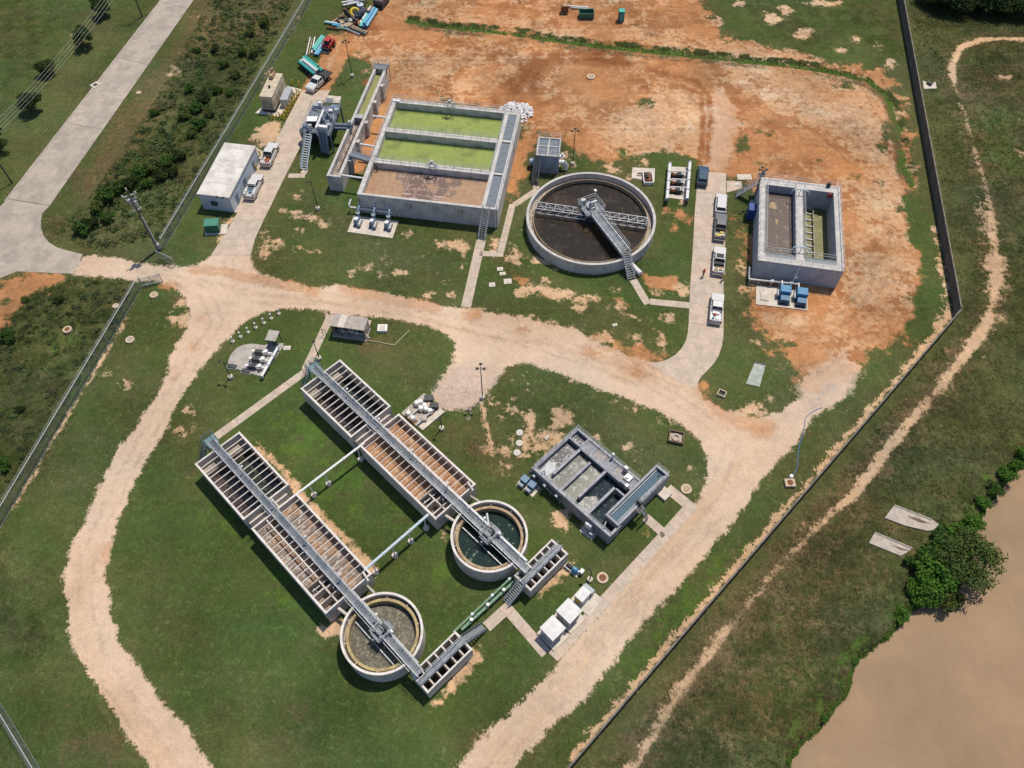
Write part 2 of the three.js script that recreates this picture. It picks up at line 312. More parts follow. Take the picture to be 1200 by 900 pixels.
// -- west yard between fence and basins
area(GRASS, .78, 1, [[363, -20], [440, -20], [430, 5], [400, 30], [388, 38], [332, 148], [315, 175], [240, 300], [218, 311], [190, 300], [200, 280]]);
area(OLIVE, .45, 2, [[300, 150], [320, 160], [245, 300], [205, 305], [215, 270]]);
blobs(DRY, .5, [[395, 20, 8], [300, 168, 6]]);
area(SAND, .85, .6, [[303, 148], [322, 140], [332, 146], [322, 170], [305, 172], [296, 162]]);
area(SAND, .45, .6, [[272, 252], [285, 250], [262, 285], [250, 282]]);
area(GRASS, .7, 1.5, [[345, 205], [365, 160], [395, 100], [408, 68], [440, 78], [470, 88], [460, 110], [430, 220], [560, 270], [545, 352], [330, 326], [299, 310], [300, 295]]);
area(OLIVE, .5, 1.5, [[335, 215], [370, 220], [470, 280], [555, 275], [543, 355], [400, 332], [330, 322], [305, 300]]);
// -- lawns of the older works
area(GRASS, .85, 1, [[333, 362], [377, 365], [450, 372], [523, 392], [533, 403], [517, 443], [503, 463], [533, 482], [560, 474], [613, 425], [683, 450], [800, 498], [830, 547], [813, 593], [650, 776], [537, 898], [500, 945], [280, 945], [217, 847], [130, 720], [125, 673], [147, 593], [213, 463], [287, 378]]);
area(GRASS, .7, 1.2, [[165, 332], [187, 328], [217, 347], [223, 367], [200, 413], [163, 493], [103, 600], [75, 673], [83, 757], [143, 853], [205, 945], [-40, 945], [-40, 680], [40, 560]]);
area(OLIVE, .45, 2, [[120, 420], [190, 360], [200, 420], [120, 560], [70, 640], [60, 560]]);
area(OLIVE, .4, 3, [[0, 620], [70, 640], [70, 760], [130, 860], [120, 900], [40, 780], [0, 720]]);
area(WEED, .35, 3, [[-30, 640], [60, 660], [60, 760], [0, 760]]);
area(DRY, .3, 3, [[70, 750], [110, 820], [140, 880], [100, 900], [80, 840]]);
area(OLIVE, .55, 3, [[260, 800], [330, 790], [360, 860], [400, 900], [300, 945], [250, 890], [225, 845]]);
area(OLIVE, .5, 2, [[215, 470], [270, 420], [290, 470], [230, 540], [200, 540]]);
area(OLIVE, .7, 2, [[400, 385], [480, 390], [520, 400], [515, 440], [480, 460], [440, 440]]);
area(OLIVE, .7, 2, [[500, 500], [560, 478], [600, 440], [690, 460], [800, 510], [820, 550], [800, 590], [780, 570], [700, 520], [660, 505], [600, 560], [560, 545]]);
area(OLIVE, .55, 1.5, [[600, 590], [640, 590], [700, 640], [760, 640], [690, 700], [660, 700], [640, 640]]);
area(LUSH, .34, 3, [[300, 500], [350, 470], [420, 540], [500, 610], [520, 680], [500, 720], [440, 660], [350, 570]]); area(LUSH, .22, 4, [[240, 560], [300, 640], [390, 740], [360, 790], [280, 720], [220, 620]]);
blobs(LUSH, .25, [[350, 500, 30, 20], [330, 690, 30, 24], [480, 560, 22, 20], [510, 660, 20, 16], [600, 760, 20], [260, 610, 30, 20]]);
blobs(DRY, .3, [[250, 450, 16, 8], [205, 470, 8], [220, 555, 8, 5], [225, 640, 8], [345, 830, 22, 10], [440, 400, 20, 10], [465, 395, 14, 8], [560, 525, 14]]);
// -- weeds west of the second fence
area(WEED, .72, 1.5, [[85, 325], [163, 331], [150, 360], [0, 600], [-40, 660], [-40, 410], [5, 370], [40, 340]]);
area(OLIVE, .5, 1.5, [[110, 330], [160, 334], [130, 385], [110, 350]]);
area(LUSH, .2, 2, [[40, 370], [90, 360], [110, 400], [60, 440], [30, 410]]);
blobs(DRY, .4, [[85, 360, 12, 6], [45, 445, 6, 9], [60, 420, 8], [20, 500, 14, 10], [70, 500, 10], [35, 350, 6]]);
// -- east of the flood wall: rough grass down to the river
area(WEED, .72, 2, [[1062, -60], [1260, -60], [1260, 480], [1180, 560], [1070, 710], [905, 920], [690, 945], [1127, 368]]);
area(OLIVE, .45, 3, [[1062, -10], [1110, -10], [1120, 40], [1120, 180], [1150, 330], [1130, 400], [1000, 540], [700, 900], [680, 895], [1127, 368]]);
area(DRY, .55, 6, [[1000, 620], [1070, 560], [1050, 640], [980, 760], [890, 870], [830, 930], [760, 930], [850, 800]]);
area(DRY, .45, 4, [[1120, 100], [1200, 60], [1220, 250], [1190, 330], [1180, 200]]);
area(OLIVE, .6, 3, [[1080, 470], [1160, 400], [1200, 420], [1200, 540], [1150, 580], [1080, 560]]);
area(GRASS, .25, 3, [[960, 720], [1050, 640], [1070, 690], [1000, 770], [960, 830], [900, 900], [880, 880]]);
area(WEED, .8, 1.2, [[1076, 23], [1120, 17], [1170, 20], [1220, 30], [1220, 36], [1160, 27], [1110, 24], [1080, 34]]);
area(GRASS, .45, 2, [[1130, 130], [1190, 120], [1200, 200], [1150, 220]]);
line(LUSH, .35, 1.2, 1.5, RIVER_OUT.slice(1, 21).map(p => [p[0] - 5, p[1] - 4]));
line(DRY, .5, 1.2, 3, TRACK);
line(SAND, .42, .22, .8, TRACK); line(SAND, .5, .2, .7, TRACK.slice(2, 8));
for (const [a, b] of [[0, 3], [6, 8], [9, 11], [17, 22]]) line(SAND, .72, .45, .7, TRACK.slice(a, b + 1));
area(SAND, .62, 1, [[1170, 360], [1175, 372], [1125, 430], [1122, 422], [1140, 395]]);
area(SAND, .75, 1, [[1158, 300], [1178, 300], [1176, 345], [1165, 360], [1160, 340]]);
area(SAND, .55, 1.2, [[1140, 215], [1160, 235], [1176, 290], [1170, 320], [1160, 300]]);
blobs(SAND, .6, [[1105, 450, 12, 9], [1085, 475, 7, 8], [1112, 410, 5, 4], [945, 615, 8, 9], [990, 583, 7, 6], [1050, 520, 7, 5], [1180, 90, 9, 3], [1197, 140, 6, 3], [1196, 180, 4, 8], [1089, 100, 1, 1], [1170, 90, 4, 2]]);
line(DRY, .36, .35, 1, [[820, 800], [900, 720], [960, 660], [1010, 605]]);
line(DRY, .4, .6, 1.5, [[740, 890], [830, 760], [930, 640], [1040, 505], [1120, 410]]);
line(DRY, .4, .25, .6, [[860, 810], [940, 715], [985, 665]]);
// -- new works: clay yard
area(GRASS, .6, 2, [[828, -20], [1052, -20], [1060, 85], [1030, 85], [960, 65], [850, 45]]);
area(WEED, .4, 3, [[840, -20], [1040, -20], [1050, 60], [900, 50]]);
blobs(SAND, .6, [[905, 22, 10, 9], [922, 12, 6, 5], [942, 40, 10, 6], [1003, 46, 7, 4], [868, 4, 12, 3], [960, 3, 30, 4], [1030, 55, 5, 6], [835, 26, 16, 6], [985, 60, 8, 3], [1045, 75, 6, 8]]);
area(CLAY, .93, 1.2, YARD_OUT); area(SAND, .14, 2, YARD_OUT); area(WET, .2, 3, YARD_OUT);
area(SAND, .32, 3, [[450, 60], [640, 55], [600, 110], [500, 105], [460, 100]]);
area(SAND, .5, 3, [[430, 10], [470, 10], [700, 38], [840, 50], [980, 72], [960, 80], [840, 62], [690, 48], [500, 24]]);
area(SAND, .5, 2.5, [[850, 60], [900, 68], [1010, 95], [1045, 125], [1052, 200], [1060, 260], [1060, 340], [1020, 400], [960, 400], [1000, 330], [1010, 250], [1000, 180], [960, 150], [930, 130], [870, 120]]);
area(SAND, .5, 2, [[740, 120], [800, 100], [850, 130], [850, 190], [790, 175], [720, 180], [690, 170]]);
area(CLAY, .6, 4, [[845, 110], [930, 130], [1000, 190], [960, 195], [870, 195], [850, 170]]);
area(CLAY, .7, 3, [[920, 330], [980, 345], [1000, 390], [960, 430], [930, 420], [900, 375]]);
area(GRAVEL, .6, 2, [[820, 150], [845, 90], [860, 95], [852, 200], [818, 200]]);
// wheel ruts and wet clay
line(WET, .62, 1.6, 1.4, [[588, 118], [605, 95], [625, 72], [650, 66], [690, 68], [730, 70]]);
line(WET, .6, 1.8, 1.2, [[608, 118], [622, 95], [636, 75]]);
line(WET, .5, .7, .9, [[535, 50], [575, 58], [600, 70], [612, 80]]);
line(WET, .42, 1.0, 1.1, [[510, 108], [535, 85], [548, 66], [585, 64]]);
line(WET, .5, .8, 1, [[690, 55], [695, 75], [692, 95]]);
line(WET, .75, .4, .45, [[700, 70], [760, 82], [815, 95], [830, 112], [833, 140], [828, 190]]);
line(WET, .7, .4, .45, [[790, 98], [822, 110], [824, 150], [820, 195]]);
line(WET, .34, 1.2, 1.2, [[850, 100], [860, 115], [885, 100], [880, 90], [895, 95]]);
line(WET, .3, .5, .8, [[900, 130], [950, 150], [990, 180], [1010, 190]]);
line(WET, .3, .6, .6, [[625, 100], [628, 122], [640, 120]]);
line(WET, .38, .5, .8, [[560, 5], [640, 12], [760, 15], [820, 25]]);
area(CLAY, .6, 1.5, [[700, 85], [735, 95], [725, 115], [690, 120], [660, 118], [665, 80]]);
blobs(WET, .4, [[432, 95, 10, 4], [430, 30, 12, 8], [445, 35, 9, 6], [880, 120, 10, 6], [870, 100, 8, 5], [520, 115, 16, 5], [690, 88, 12, 8], [1037, 161, 5, 4], [905, 150, 12], [990, 250, 14, 12], [1025, 290, 10], [1010, 320, 16, 5]]);
area(CLAY, .95, .6, [[455, 105], [461, 116], [424, 205], [404, 205], [440, 120]]);
area(WET, .3, .8, [[590, 150], [615, 150], [600, 190], [590, 240], [584, 250]]);
// green in the yard
line(WEED, .5, .7, .8, DITCH.slice(0, 9).map(p => [p[0] + 4, p[1] - 4]));
line(LUSH, .8, .6, .5, DITCH);
line(DRY, .35, .8, 1, DITCH.map(p => [p[0] - 3, p[1] + 5]));
line(WEED, .4, .5, .8, [[1030, 90], [1050, 118], [1062, 160], [1070, 205]]);
blobs(OLIVE, .55, [[966, 184, 8, 9], [985, 100, 14, 6], [955, 105, 6, 4], [900, 155, 14, 5], [755, 120, 12, 6], [1040, 155, 8, 14], [1035, 175, 8, 8], [870, 170, 8, 14], [960, 165, 10, 5], [890, 195, 14, 5], [1052, 250, 5, 8], [1030, 215, 5], [1000, 205, 8]]);
area(GRASS, .8, 1, [[1058, 232], [1076, 228], [1098, 300], [1113, 365], [1090, 395], [1060, 420], [1000, 470], [920, 575], [850, 660], [700, 850], [660, 900], [620, 905], [693, 813], [800, 683], [873, 595], [957, 487], [1000, 447], [1060, 395], [1085, 340], [1070, 280]]);
line(LUSH, .35, 1.2, 1.5, [[860, 640], [790, 720], [730, 795]]);
area(OLIVE, .5, 2, [[1000, 450], [1060, 400], [1100, 370], [1000, 490], [920, 580], [870, 630], [900, 570]]);
line(SAND, .8, .28, .35, [[1116, 369], [1000, 503.5], [900, 620], [800, 737], [720, 831], [668, 891]]);
line(SAND, .5, .5, .8, [[1096, 270], [1112, 362], [1096, 384]]);
blobs(SAND, .7, [[815, 720, 4, 6], [790, 748, 4, 5], [755, 785, 4, 5], [720, 825, 7, 5], [700, 855, 5, 5]]);
blobs(DRY, .35, [[950, 510, 14, 8], [985, 480, 10], [905, 560, 8]]);
// -- around the new works
area(GRASS, .75, 1, [[545, 352], [555, 300], [560, 272], [612, 262], [612, 285], [640, 305], [720, 318], [740, 310], [770, 290], [774, 230], [742, 185], [812, 180], [816, 200], [813, 263], [808, 353], [807, 375], [797, 412], [760, 424], [693, 400], [640, 378], [573, 365]]);
area(OLIVE, .5, 1.5, [[590, 300], [700, 330], [800, 390], [770, 420], [690, 390], [560, 350]]);
area(OLIVE, .55, 1, [[851, 203], [884, 210], [882, 335], [890, 390], [930, 400], [935, 450], [883, 488], [828, 466], [823, 442], [848, 388]]);
area(GRASS, .5, 1, [[851, 225], [882, 225], [882, 320], [851, 300]]);
area(GRASS, .5, 1.5, [[825, 440], [848, 400], [920, 400], [925, 450], [880, 480], [835, 465]]);
area(OLIVE, .5, 1, [[612, 175], [625, 165], [640, 205], [618, 262], [600, 300], [560, 300], [590, 235]]);
area(CLAY, .5, 1, [[600, 170], [622, 165], [620, 205], [596, 245], [592, 220]]);
area(GRASS, .6, 1.2, [[655, 168], [690, 178], [740, 178], [735, 195], [680, 200], [655, 200]]);
area(SAND, .6, .8, [[640, 185], [670, 175], [665, 190], [640, 205]]);
blobs(CLAY, .75, [[800, 254, 12, 8], [782, 245, 8, 6], [792, 268, 7, 8], [768, 268, 1, 1], [765, 330, 12, 11], [780, 335, 22, 12], [725, 345, 9, 8], [735, 352, 10, 7], [635, 345, 12, 7], [613, 330, 8, 7]]);
blobs(SAND, .8, [[605, 300, 7, 14], [630, 307, 22, 4], [660, 314, 24, 3], [612, 272, 4, 12], [575, 305, 1, 1], [545, 290, 6, 4], [580, 290, 5, 12], [625, 338, 18, 7], [655, 345, 18, 7], [610, 345, 7, 6], [685, 350, 18, 5], [680, 360, 8, 6], [720, 340, 10, 7], [730, 355, 10, 5], [800, 340, 8, 10], [770, 345, 12, 4], [783, 373, 12, 5], [765, 372, 7, 4], [700, 398, 6, 10], [712, 395, 6, 9], [775, 400, 6, 8], [750, 395, 5], [640, 330, 6, 4], [735, 207, 6, 5], [722, 200, 9, 4], [715, 195, 6], [755, 190, 6, 3], [672, 193, 5, 4], [745, 245, 1, 1], [800, 235, 6, 9]]);
blobs(SAND, .7, [[335, 245, 7, 5], [350, 250, 9, 6], [367, 255, 8, 5], [380, 262, 10, 5], [352, 268, 5, 5], [360, 295, 10, 3], [372, 296, 8, 3], [348, 290, 5, 4], [325, 285, 7, 8], [312, 275, 5, 8], [350, 232, 5, 6], [308, 300, 6, 9], [405, 262, 1, 1], [478, 275, 9, 4], [520, 285, 10, 5], [535, 288, 6, 6], [512, 290, 7, 4], [500, 300, 5], [545, 300, 4, 4], [470, 318, 9, 5], [455, 305, 5], [510, 318, 6], [540, 312, 4, 4], [525, 330, 5], [430, 315, 7, 3], [415, 320, 6, 4], [445, 325, 4, 6], [530, 345, 8, 5], [500, 347, 9, 4], [560, 325, 4], [410, 245, 3], [440, 290, 5, 3]]);
line(GRASS, .6, .8, 1, [[613, 265], [606, 300], [640, 318], [700, 332], [760, 365], [798, 400]]);
line(SAND, .4, .25, .5, [[715, 360], [750, 375], [780, 395]]);
blobs(SAND, .75, [[880, 330, 7, 10], [868, 312, 4, 7], [905, 375, 14, 6], [930, 375, 16, 8], [880, 375, 6], [918, 395, 10, 6], [893, 480, 8, 7], [878, 478, 9, 5], [868, 485, 8, 4], [905, 470, 6], [855, 380, 3], [870, 340, 4, 8], [890, 400, 5]]);
blobs(CLAY, .6, [[870, 230, 3], [873, 225, 6, 4], [858, 218, 8, 6]]);
blobs(SAND, .7, [[620, 500, 8, 14], [632, 520, 12, 12], [660, 490, 13, 11], [650, 510, 14, 10], [615, 530, 7, 9], [590, 545, 10, 7], [595, 530, 7, 6], [600, 480, 8, 7], [580, 470, 6, 6], [588, 490, 6], [575, 455, 5], [605, 465, 6], [640, 535, 10, 6], [660, 525, 10, 7], [585, 520, 4, 6], [570, 530, 4, 5], [597, 515, 5, 5], [655, 605, 8, 7], [662, 615, 9, 8], [668, 600, 6], [700, 512, 4, 4], [735, 520, 8, 4], [752, 528, 4, 5], [745, 540, 5], [620, 485, 6, 6], [720, 470, 8, 4], [740, 478, 9, 4], [770, 490, 8, 4], [755, 475, 9, 4], [785, 495, 8, 3], [700, 460, 8, 4], [675, 450, 6, 4], [812, 545, 5, 5], [818, 555, 4], [760, 630, 5, 4], [765, 620, 4, 3], [600, 440, 4, 3]]);
line(SAND, .75, .22, .35, [[563, 468], [567, 490], [572, 508], [576, 526]]);
line(SAND, .45, .2, .3, [[615, 432], [618, 455], [622, 468]]);
// worn earth along the old tanks
line(SAND, .7, .55, .6, [[302, 524], [330, 552], [347, 572]]); line(SAND, .75, .5, .5, [[350, 577], [400, 628], [438, 668]]);
area(SAND, .8, .5, [[551, 760], [566, 758], [566, 776], [515, 832], [504, 826]]); area(SAND, .75, .4, [[664, 652], [673, 655], [670, 668], [630, 705], [624, 698]]);
area(SAND, .7, .5, [[372, 735], [398, 722], [402, 738], [384, 746]]); area(SAND, .7, .5, [[517, 612], [530, 622], [524, 640], [516, 630]]);
blobs(SAND, .7, [[488, 800, 6, 5], [425, 695, 7, 4], [440, 682, 4, 4], [510, 470, 1, 1], [420, 535, 5, 4], [555, 570, 3, 3], [622, 572, 10, 7], [690, 618, 9, 8]]);
blobs(DRY, .5, [[480, 452, 6], [205, 350, 12, 8], [660, 660, 1, 1]]);
blobs(SAND, .8, [[255, 425, 1, 1], [128, 440, 3, 4], [135, 360, 3, 3], [212, 355, 8, 6], [205, 372, 10, 5], [215, 375, 6, 9], [195, 385, 8, 2], [150, 450, 9, 4], [152, 445, 6, 4], [220, 480, 6, 6], [225, 490, 5, 4], [216, 508, 6, 4], [43, 884, 3, 3]]);
line(SAND, .5, .2, .3, [[150, 373], [108, 441], [60, 518], [16, 596]]);
line(SAND, .3, .2, .4, [[357, 8], [300, 110], [280, 145]]);
// -- gravel roads
{
  const [m, a, b] = fill(pxz(GRAVEL_OUT)); const [j0, j1] = blur(m, .6, a, b); for (let i = 0; i < m.length; i++) if (m[i] > 0) m[i] = ss(.25, .95, m[i]); over(m, GRAVEL, .97, j0, j1);
}
area(CLAY, .8, 1, [[-40, 335], [0, 330], [40, 318], [84, 322], [40, 345], [12, 368], [-5, 400], [-40, 420]]);
line(CLAY, .6, .8, .8, [[0, 345], [30, 335], [70, 325]]);
area(CLAY, .95, .4, [[388, 38], [398, 44], [409, 52], [407, 67], [387, 109], [352, 109]]); line(SAND, .45, .3, .5, [[398, 50], [372, 104]]);
area(GRAVEL, .75, 1.5, [[930, 455], [985, 420], [1010, 440], [985, 470], [950, 490]]);
area(CLAY, .55, 2, [[690, 400], [760, 425], [800, 440], [790, 450], [740, 440], [690, 420]]);
line(CLAY, .55, .8, .8, [[228, 316], [260, 319], [300, 326], [345, 336], [370, 341]]);
line(CLAY, .5, 1, 1, [[405, 338], [450, 348], [510, 360]]);
line(CLAY, .45, .9, 1.2, [[820, 455], [835, 475], [860, 492], [900, 500]]);
blobs(CLAY, .65, [[226, 408, 7, 5], [203, 431, 6, 4], [203, 443, 5, 5], [235, 373, 6, 3], [200, 336, 12, 6], [123, 648, 5, 17], [414, 353, 5, 3], [498, 374, 6, 4], [555, 370, 12, 7], [612, 385, 13, 6], [690, 415, 12, 8], [745, 437, 14, 7], [705, 412, 14, 4], [730, 444, 10, 3], [830, 460, 5], [890, 508, 14, 5], [930, 445, 5], [960, 460, 8, 3], [365, 345, 6, 4], [760, 620, 5, 10]]);
line(SAND, .5, .3, .4, [[700, 410], [760, 432], [800, 455], [850, 500]]); line(SAND, .4, .3, .4, [[560, 395], [640, 402], [700, 425], [780, 465]]);
line(SAND, .4, .3, .5, [[280, 345], [360, 352], [460, 362], [560, 392]]);
line(SAND, .4, .35, .5, [[110, 640], [97, 700], [110, 770], [150, 830], [200, 895]]); line(SAND, .4, .35, .5, [[92, 640], [84, 700], [96, 770], [135, 830], [185, 895]]);
line(SAND, .4, .35, .5, [[870, 540], [790, 640], [690, 770], [590, 890]]); line(SAND, .3, .35, .5, [[845, 560], [770, 650], [670, 770], [570, 885]]);
area(GREY, .6, 1, [[505, 465], [520, 440], [545, 425], [590, 425], [575, 455], [560, 474], [533, 484], [512, 480]]);
blobs(GREY, .5, [[955, 470, 14, 9], [970, 455, 10, 8]]);
area(SAND, .55, 1, [[527, 358], [600, 368], [675, 382], [690, 398], [640, 392], [560, 375]]);
line(DRY, .5, .3, .5, [[652, 775], [690, 728], [725, 690]]);
blobs(DRY, .4, [[505, 462, 5, 4], [512, 455, 4, 5], [560, 868, 6], [600, 832, 5], [650, 850, 5]]);

const RUT = new Float32Array(GNX * GNZ);
// wheel marks: pairs of worn lines along the roads and across the yard
function ruts(mat, al, gauge, pts) { const w = pxz(pts); for (const s of [-1, 1]) { const q = w.map((p, i) => { const a = w[Math.max(0, i - 1)], b = w[Math.min(w.length - 1, i + 1)], dx = b[0] - a[0], dz = b[1] - a[1], l = Math.hypot(dx, dz); return [p[0] - dz / l * gauge * s, p[1] + dx / l * gauge * s]; }); const keep = pxzRaw; pxzRaw = q; const [m, a, b] = lineMap(pts, .16, .22); for (let i = a * GNX; i < (b + 1) * GNX; i++) if (m[i] * al > RUT[i]) RUT[i] = m[i] * al; pxzRaw = keep; } }
ruts(WET, .5, .85, [[150, 312], [230, 322], [300, 338], [400, 352], [500, 370], [600, 395], [700, 425], [790, 465], [850, 510]]); ruts(WET, .5, .85, [[190, 318], [240, 345], [255, 375], [225, 425], [190, 480], [150, 550], [120, 610], [103, 660], [100, 710], [112, 765], [140, 815], [180, 870], [215, 930]]);
ruts(WET, .5, .85, [[860, 520], [840, 570], [790, 640], [730, 715], [670, 790], [610, 860], [560, 930]]); ruts(DRY, .45, .85, [[270, 300], [265, 330], [300, 350], [380, 352]]); ruts(WET, .45, .85, [[800, 450], [780, 440], [700, 418], [600, 390]]); ruts(DRY, .4, .9, [[840, 600], [760, 690], [690, 775], [600, 880]]);
for (const p of [[[450, 75], [520, 62], [600, 72], [680, 64], [760, 70], [840, 78]], [[600, 115], [630, 80], [690, 72], [740, 78], [800, 92]], [[470, 100], [510, 90], [540, 70], [590, 66], [630, 70]], [[700, 120], [740, 105], [800, 110], [850, 130], [900, 145], [960, 150], [1000, 190]], [[860, 190], [880, 150], [920, 130], [980, 140], [1020, 180], [1030, 250], [1040, 310], [1010, 370], [960, 410]], [[850, 100], [880, 88], [900, 105], [880, 122], [860, 112]], [[1000, 320], [1030, 300], [1040, 270], [1015, 255]], [[940, 400], [980, 380], [1010, 350], [1020, 310]], [[870, 140], [930, 165], [980, 170], [1010, 150]], [[500, 15], [600, 20], [700, 25], [800, 28]], [[560, 8], [700, 6], [820, 12]], [[920, 440], [960, 430], [1000, 400], [1030, 360]]]) ruts(WET, .6, .9, p);
// -- heights: river bed, ditch, a little unevenness where nobody mows
const [riverMap, ra, rb] = (() => { const [m, a, b] = fill(pxz(RIVER_OUT, -1)); const [j0, j1] = blur(m, 1.2, a, b); return [m, j0, j1]; })();
const [ditchMap] = lineMap(DITCH, .4, 1.2);
const sampleMap = (m, x, z) => { const i = cl((x - GX0) / CELL - .5, 0, GNX - 1.001), j = cl((z - GZ0) / CELL - .5, 0, GNZ - 1.001), a = i | 0, b = j | 0, u = i - a, v = j - b, k = b * GNX + a; return (m[k] * (1 - u) + m[k + 1] * u) * (1 - v) + (m[k + GNX] * (1 - u) + m[k + GNX + 1] * u) * v; };
function groundH(x, z) {
  const wild = cl(sampleMap(wts[WEED], x, z) + sampleMap(wts[DRY], x, z) + .35 * sampleMap(wts[CLAY], x, z) + .3 * sampleMap(wts[SAND], x, z));
  return -2.2 * ss(.18, .78, sampleMap(riverMap, x, z) + .22 * (nz(NB, x / 40, z / 40) - .5)) - .45 * sampleMap(ditchMap, x, z) - wild * (.16 * (1 - nz(NC, x / 30, z / 30)) + .05 * nz(NB, x / 9, z / 9));
}
// -- the picture of the soils: two maps, west and east half
const MAPN = 2048, HALF_W = GNX * CELL / 2, DEP = GNZ * CELL;
const VAR = [[.30, .46], [.34, .52], [.42, .75], [.42, .8], [.34, .36], [.30, .40], [.16, .19], [.3, .25], [.3, .5], [.2, .5]];   // broad, fine contrast
function soilMap(x0) {
  const d = new Uint8Array(MAPN * MAPN * 4), sc = new Float32Array(NM);
  for (let j = 0; j < MAPN; j++) {
    const z = GZ0 + (j + .5) / MAPN * DEP;
    for (let i = 0; i < MAPN; i++) {
      const x = x0 + (i + .5) / MAPN * HALF_W;
      const n1 = nz(NB, x / 17, z / 17), n2 = nz(NB, x / 17 + .37, z / 17 + .71), n3 = nz(NF, x / 23, z / 23 + .2);
      const wx = x + (n1 - .5) * .75 + (n3 - .5) * .6, wz = z + (n2 - .5) * .75 + (nz(NF, x / 23 + .5, z / 23) - .5) * .6;
      const fi = cl((wx - GX0) / CELL - .5, 0, GNX - 1.001), fj = cl((wz - GZ0) / CELL - .5, 0, GNZ - 1.001), a = fi | 0, b = fj | 0, u = fi - a, v = fj - b, k = b * GNX + a;
      const c00 = (1 - u) * (1 - v), c10 = u * (1 - v), c01 = (1 - u) * v, c11 = u * v;
      const gv = wts[GRAVEL], wg = gv[k] * c00 + gv[k + 1] * c10 + gv[k + GNX] * c01 + gv[k + GNX + 1] * c11, rag = 1.5 - .95 * ss(.05, .3, wg); let b1 = -9, b2 = -9, m1 = 1, m2 = 1;
      const nA = nz(NC, x / 21, z / 21), nB = nz(NB, x / 11 + .3, z / 11), nC = nz(NB, x / 29, z / 29 + .6), nD = nz(NA, x / 13 + .1, z / 13);
      for (let q = 0; q < NM; q++) {
        const w = wts[q], t = w[k] * c00 + w[k + 1] * c10 + w[k + GNX] * c01 + w[k + GNX + 1] * c11; if (t < .01) continue;
        const nn = q === 0 ? nA : q === 1 ? nC : q === 2 ? nD : q === 3 ? nB : q === 4 ? 1 - nA : q === 5 ? nB * .6 + n1 * .4 : q === 6 ? .5 : q === 7 ? nD : q === 8 ? 1 - nC : 1 - nB;
        const s = t + (nn - .5) * rag * Math.min(1, 4.5 * t * (1.06 - t)); if (s > b1) { b2 = b1; m2 = m1; b1 = s; m1 = q; } else if (s > b2) { b2 = s; m2 = q; }
      }
      const soft = m1 < 4 && m2 < 4 || m1 > 3 && m2 > 3 && m1 !== 8 && m2 !== 8 ? .95 : m1 === 6 || m2 === 6 ? .5 : .3, t = .5 + .5 * ss(0, soft, b1 - b2), A = SOIL[m1], B = SOIL[m2];
      const br = nz(NA, x / 60, z / 60) - .5, hu = nz(NC, x / 38 + .5, z / 38) - .5, fine = (n3 - .5) * .9 + (nz(NF, x / 12.3, z / 12.3) - .5) * .8, md = nB - .5;
      const speck = m1 < 4 ? ss(.66, .86, n3 * .6 + n2 * .4 + md * .25) * .38 : m1 === 6 || m1 === 5 ? -ss(.62, .8, n3 * .5 + nC * .5) * .16 : 0; const ru = RUT[k] * c00 + RUT[k + 1] * c10 + RUT[k + GNX] * c01 + RUT[k + GNX + 1] * c11, rk = m1 > 3 && ru > .01 ? ru * 1.1 * ss(.2, .6, nC * .6 + n1 * .4) : 0; const va = VAR[m1], g = speck - rk * .32 + 1 + va[0] * 1.4 * br + va[0] * .8 * md + va[1] * fine, hr = 1 + .5 * va[0] * hu, o = (j * MAPN + i) * 4;
      d[o] = s8((A[0] * t + B[0] * (1 - t)) * g * hr); d[o + 1] = s8((A[1] * t + B[1] * (1 - t)) * g); d[o + 2] = s8((A[2] * t + B[2] * (1 - t)) * g / hr); d[o + 3] = 255;
    }
  }
  const t = new THREE.DataTexture(d, MAPN, MAPN); t.magFilter = t.minFilter = THREE.LinearFilter; t.colorSpace = THREE.SRGBColorSpace; t.needsUpdate = true; return t;
}
const soilBump = tex(512, 1, (u, v) => .45 * nz(NF, u * 2, v * 2) + .55 * nz(NB, u, v), false); soilBump.repeat.set(HALF_W / 11, DEP / 11);
const soilW = new THREE.MeshPhysicalMaterial({ map: soilMap(GX0), roughness: .96, specularIntensity: .12, bumpMap: soilBump, bumpScale: .10, side: THREE.DoubleSide });
const soilE = new THREE.MeshPhysicalMaterial({ map: soilMap(0), roughness: .96, specularIntensity: .12, bumpMap: soilBump, bumpScale: .10, side: THREE.DoubleSide });
const farGrass = mottled([.06, .08, .028], [.04, .062, .02], 30, 1.4, .95);
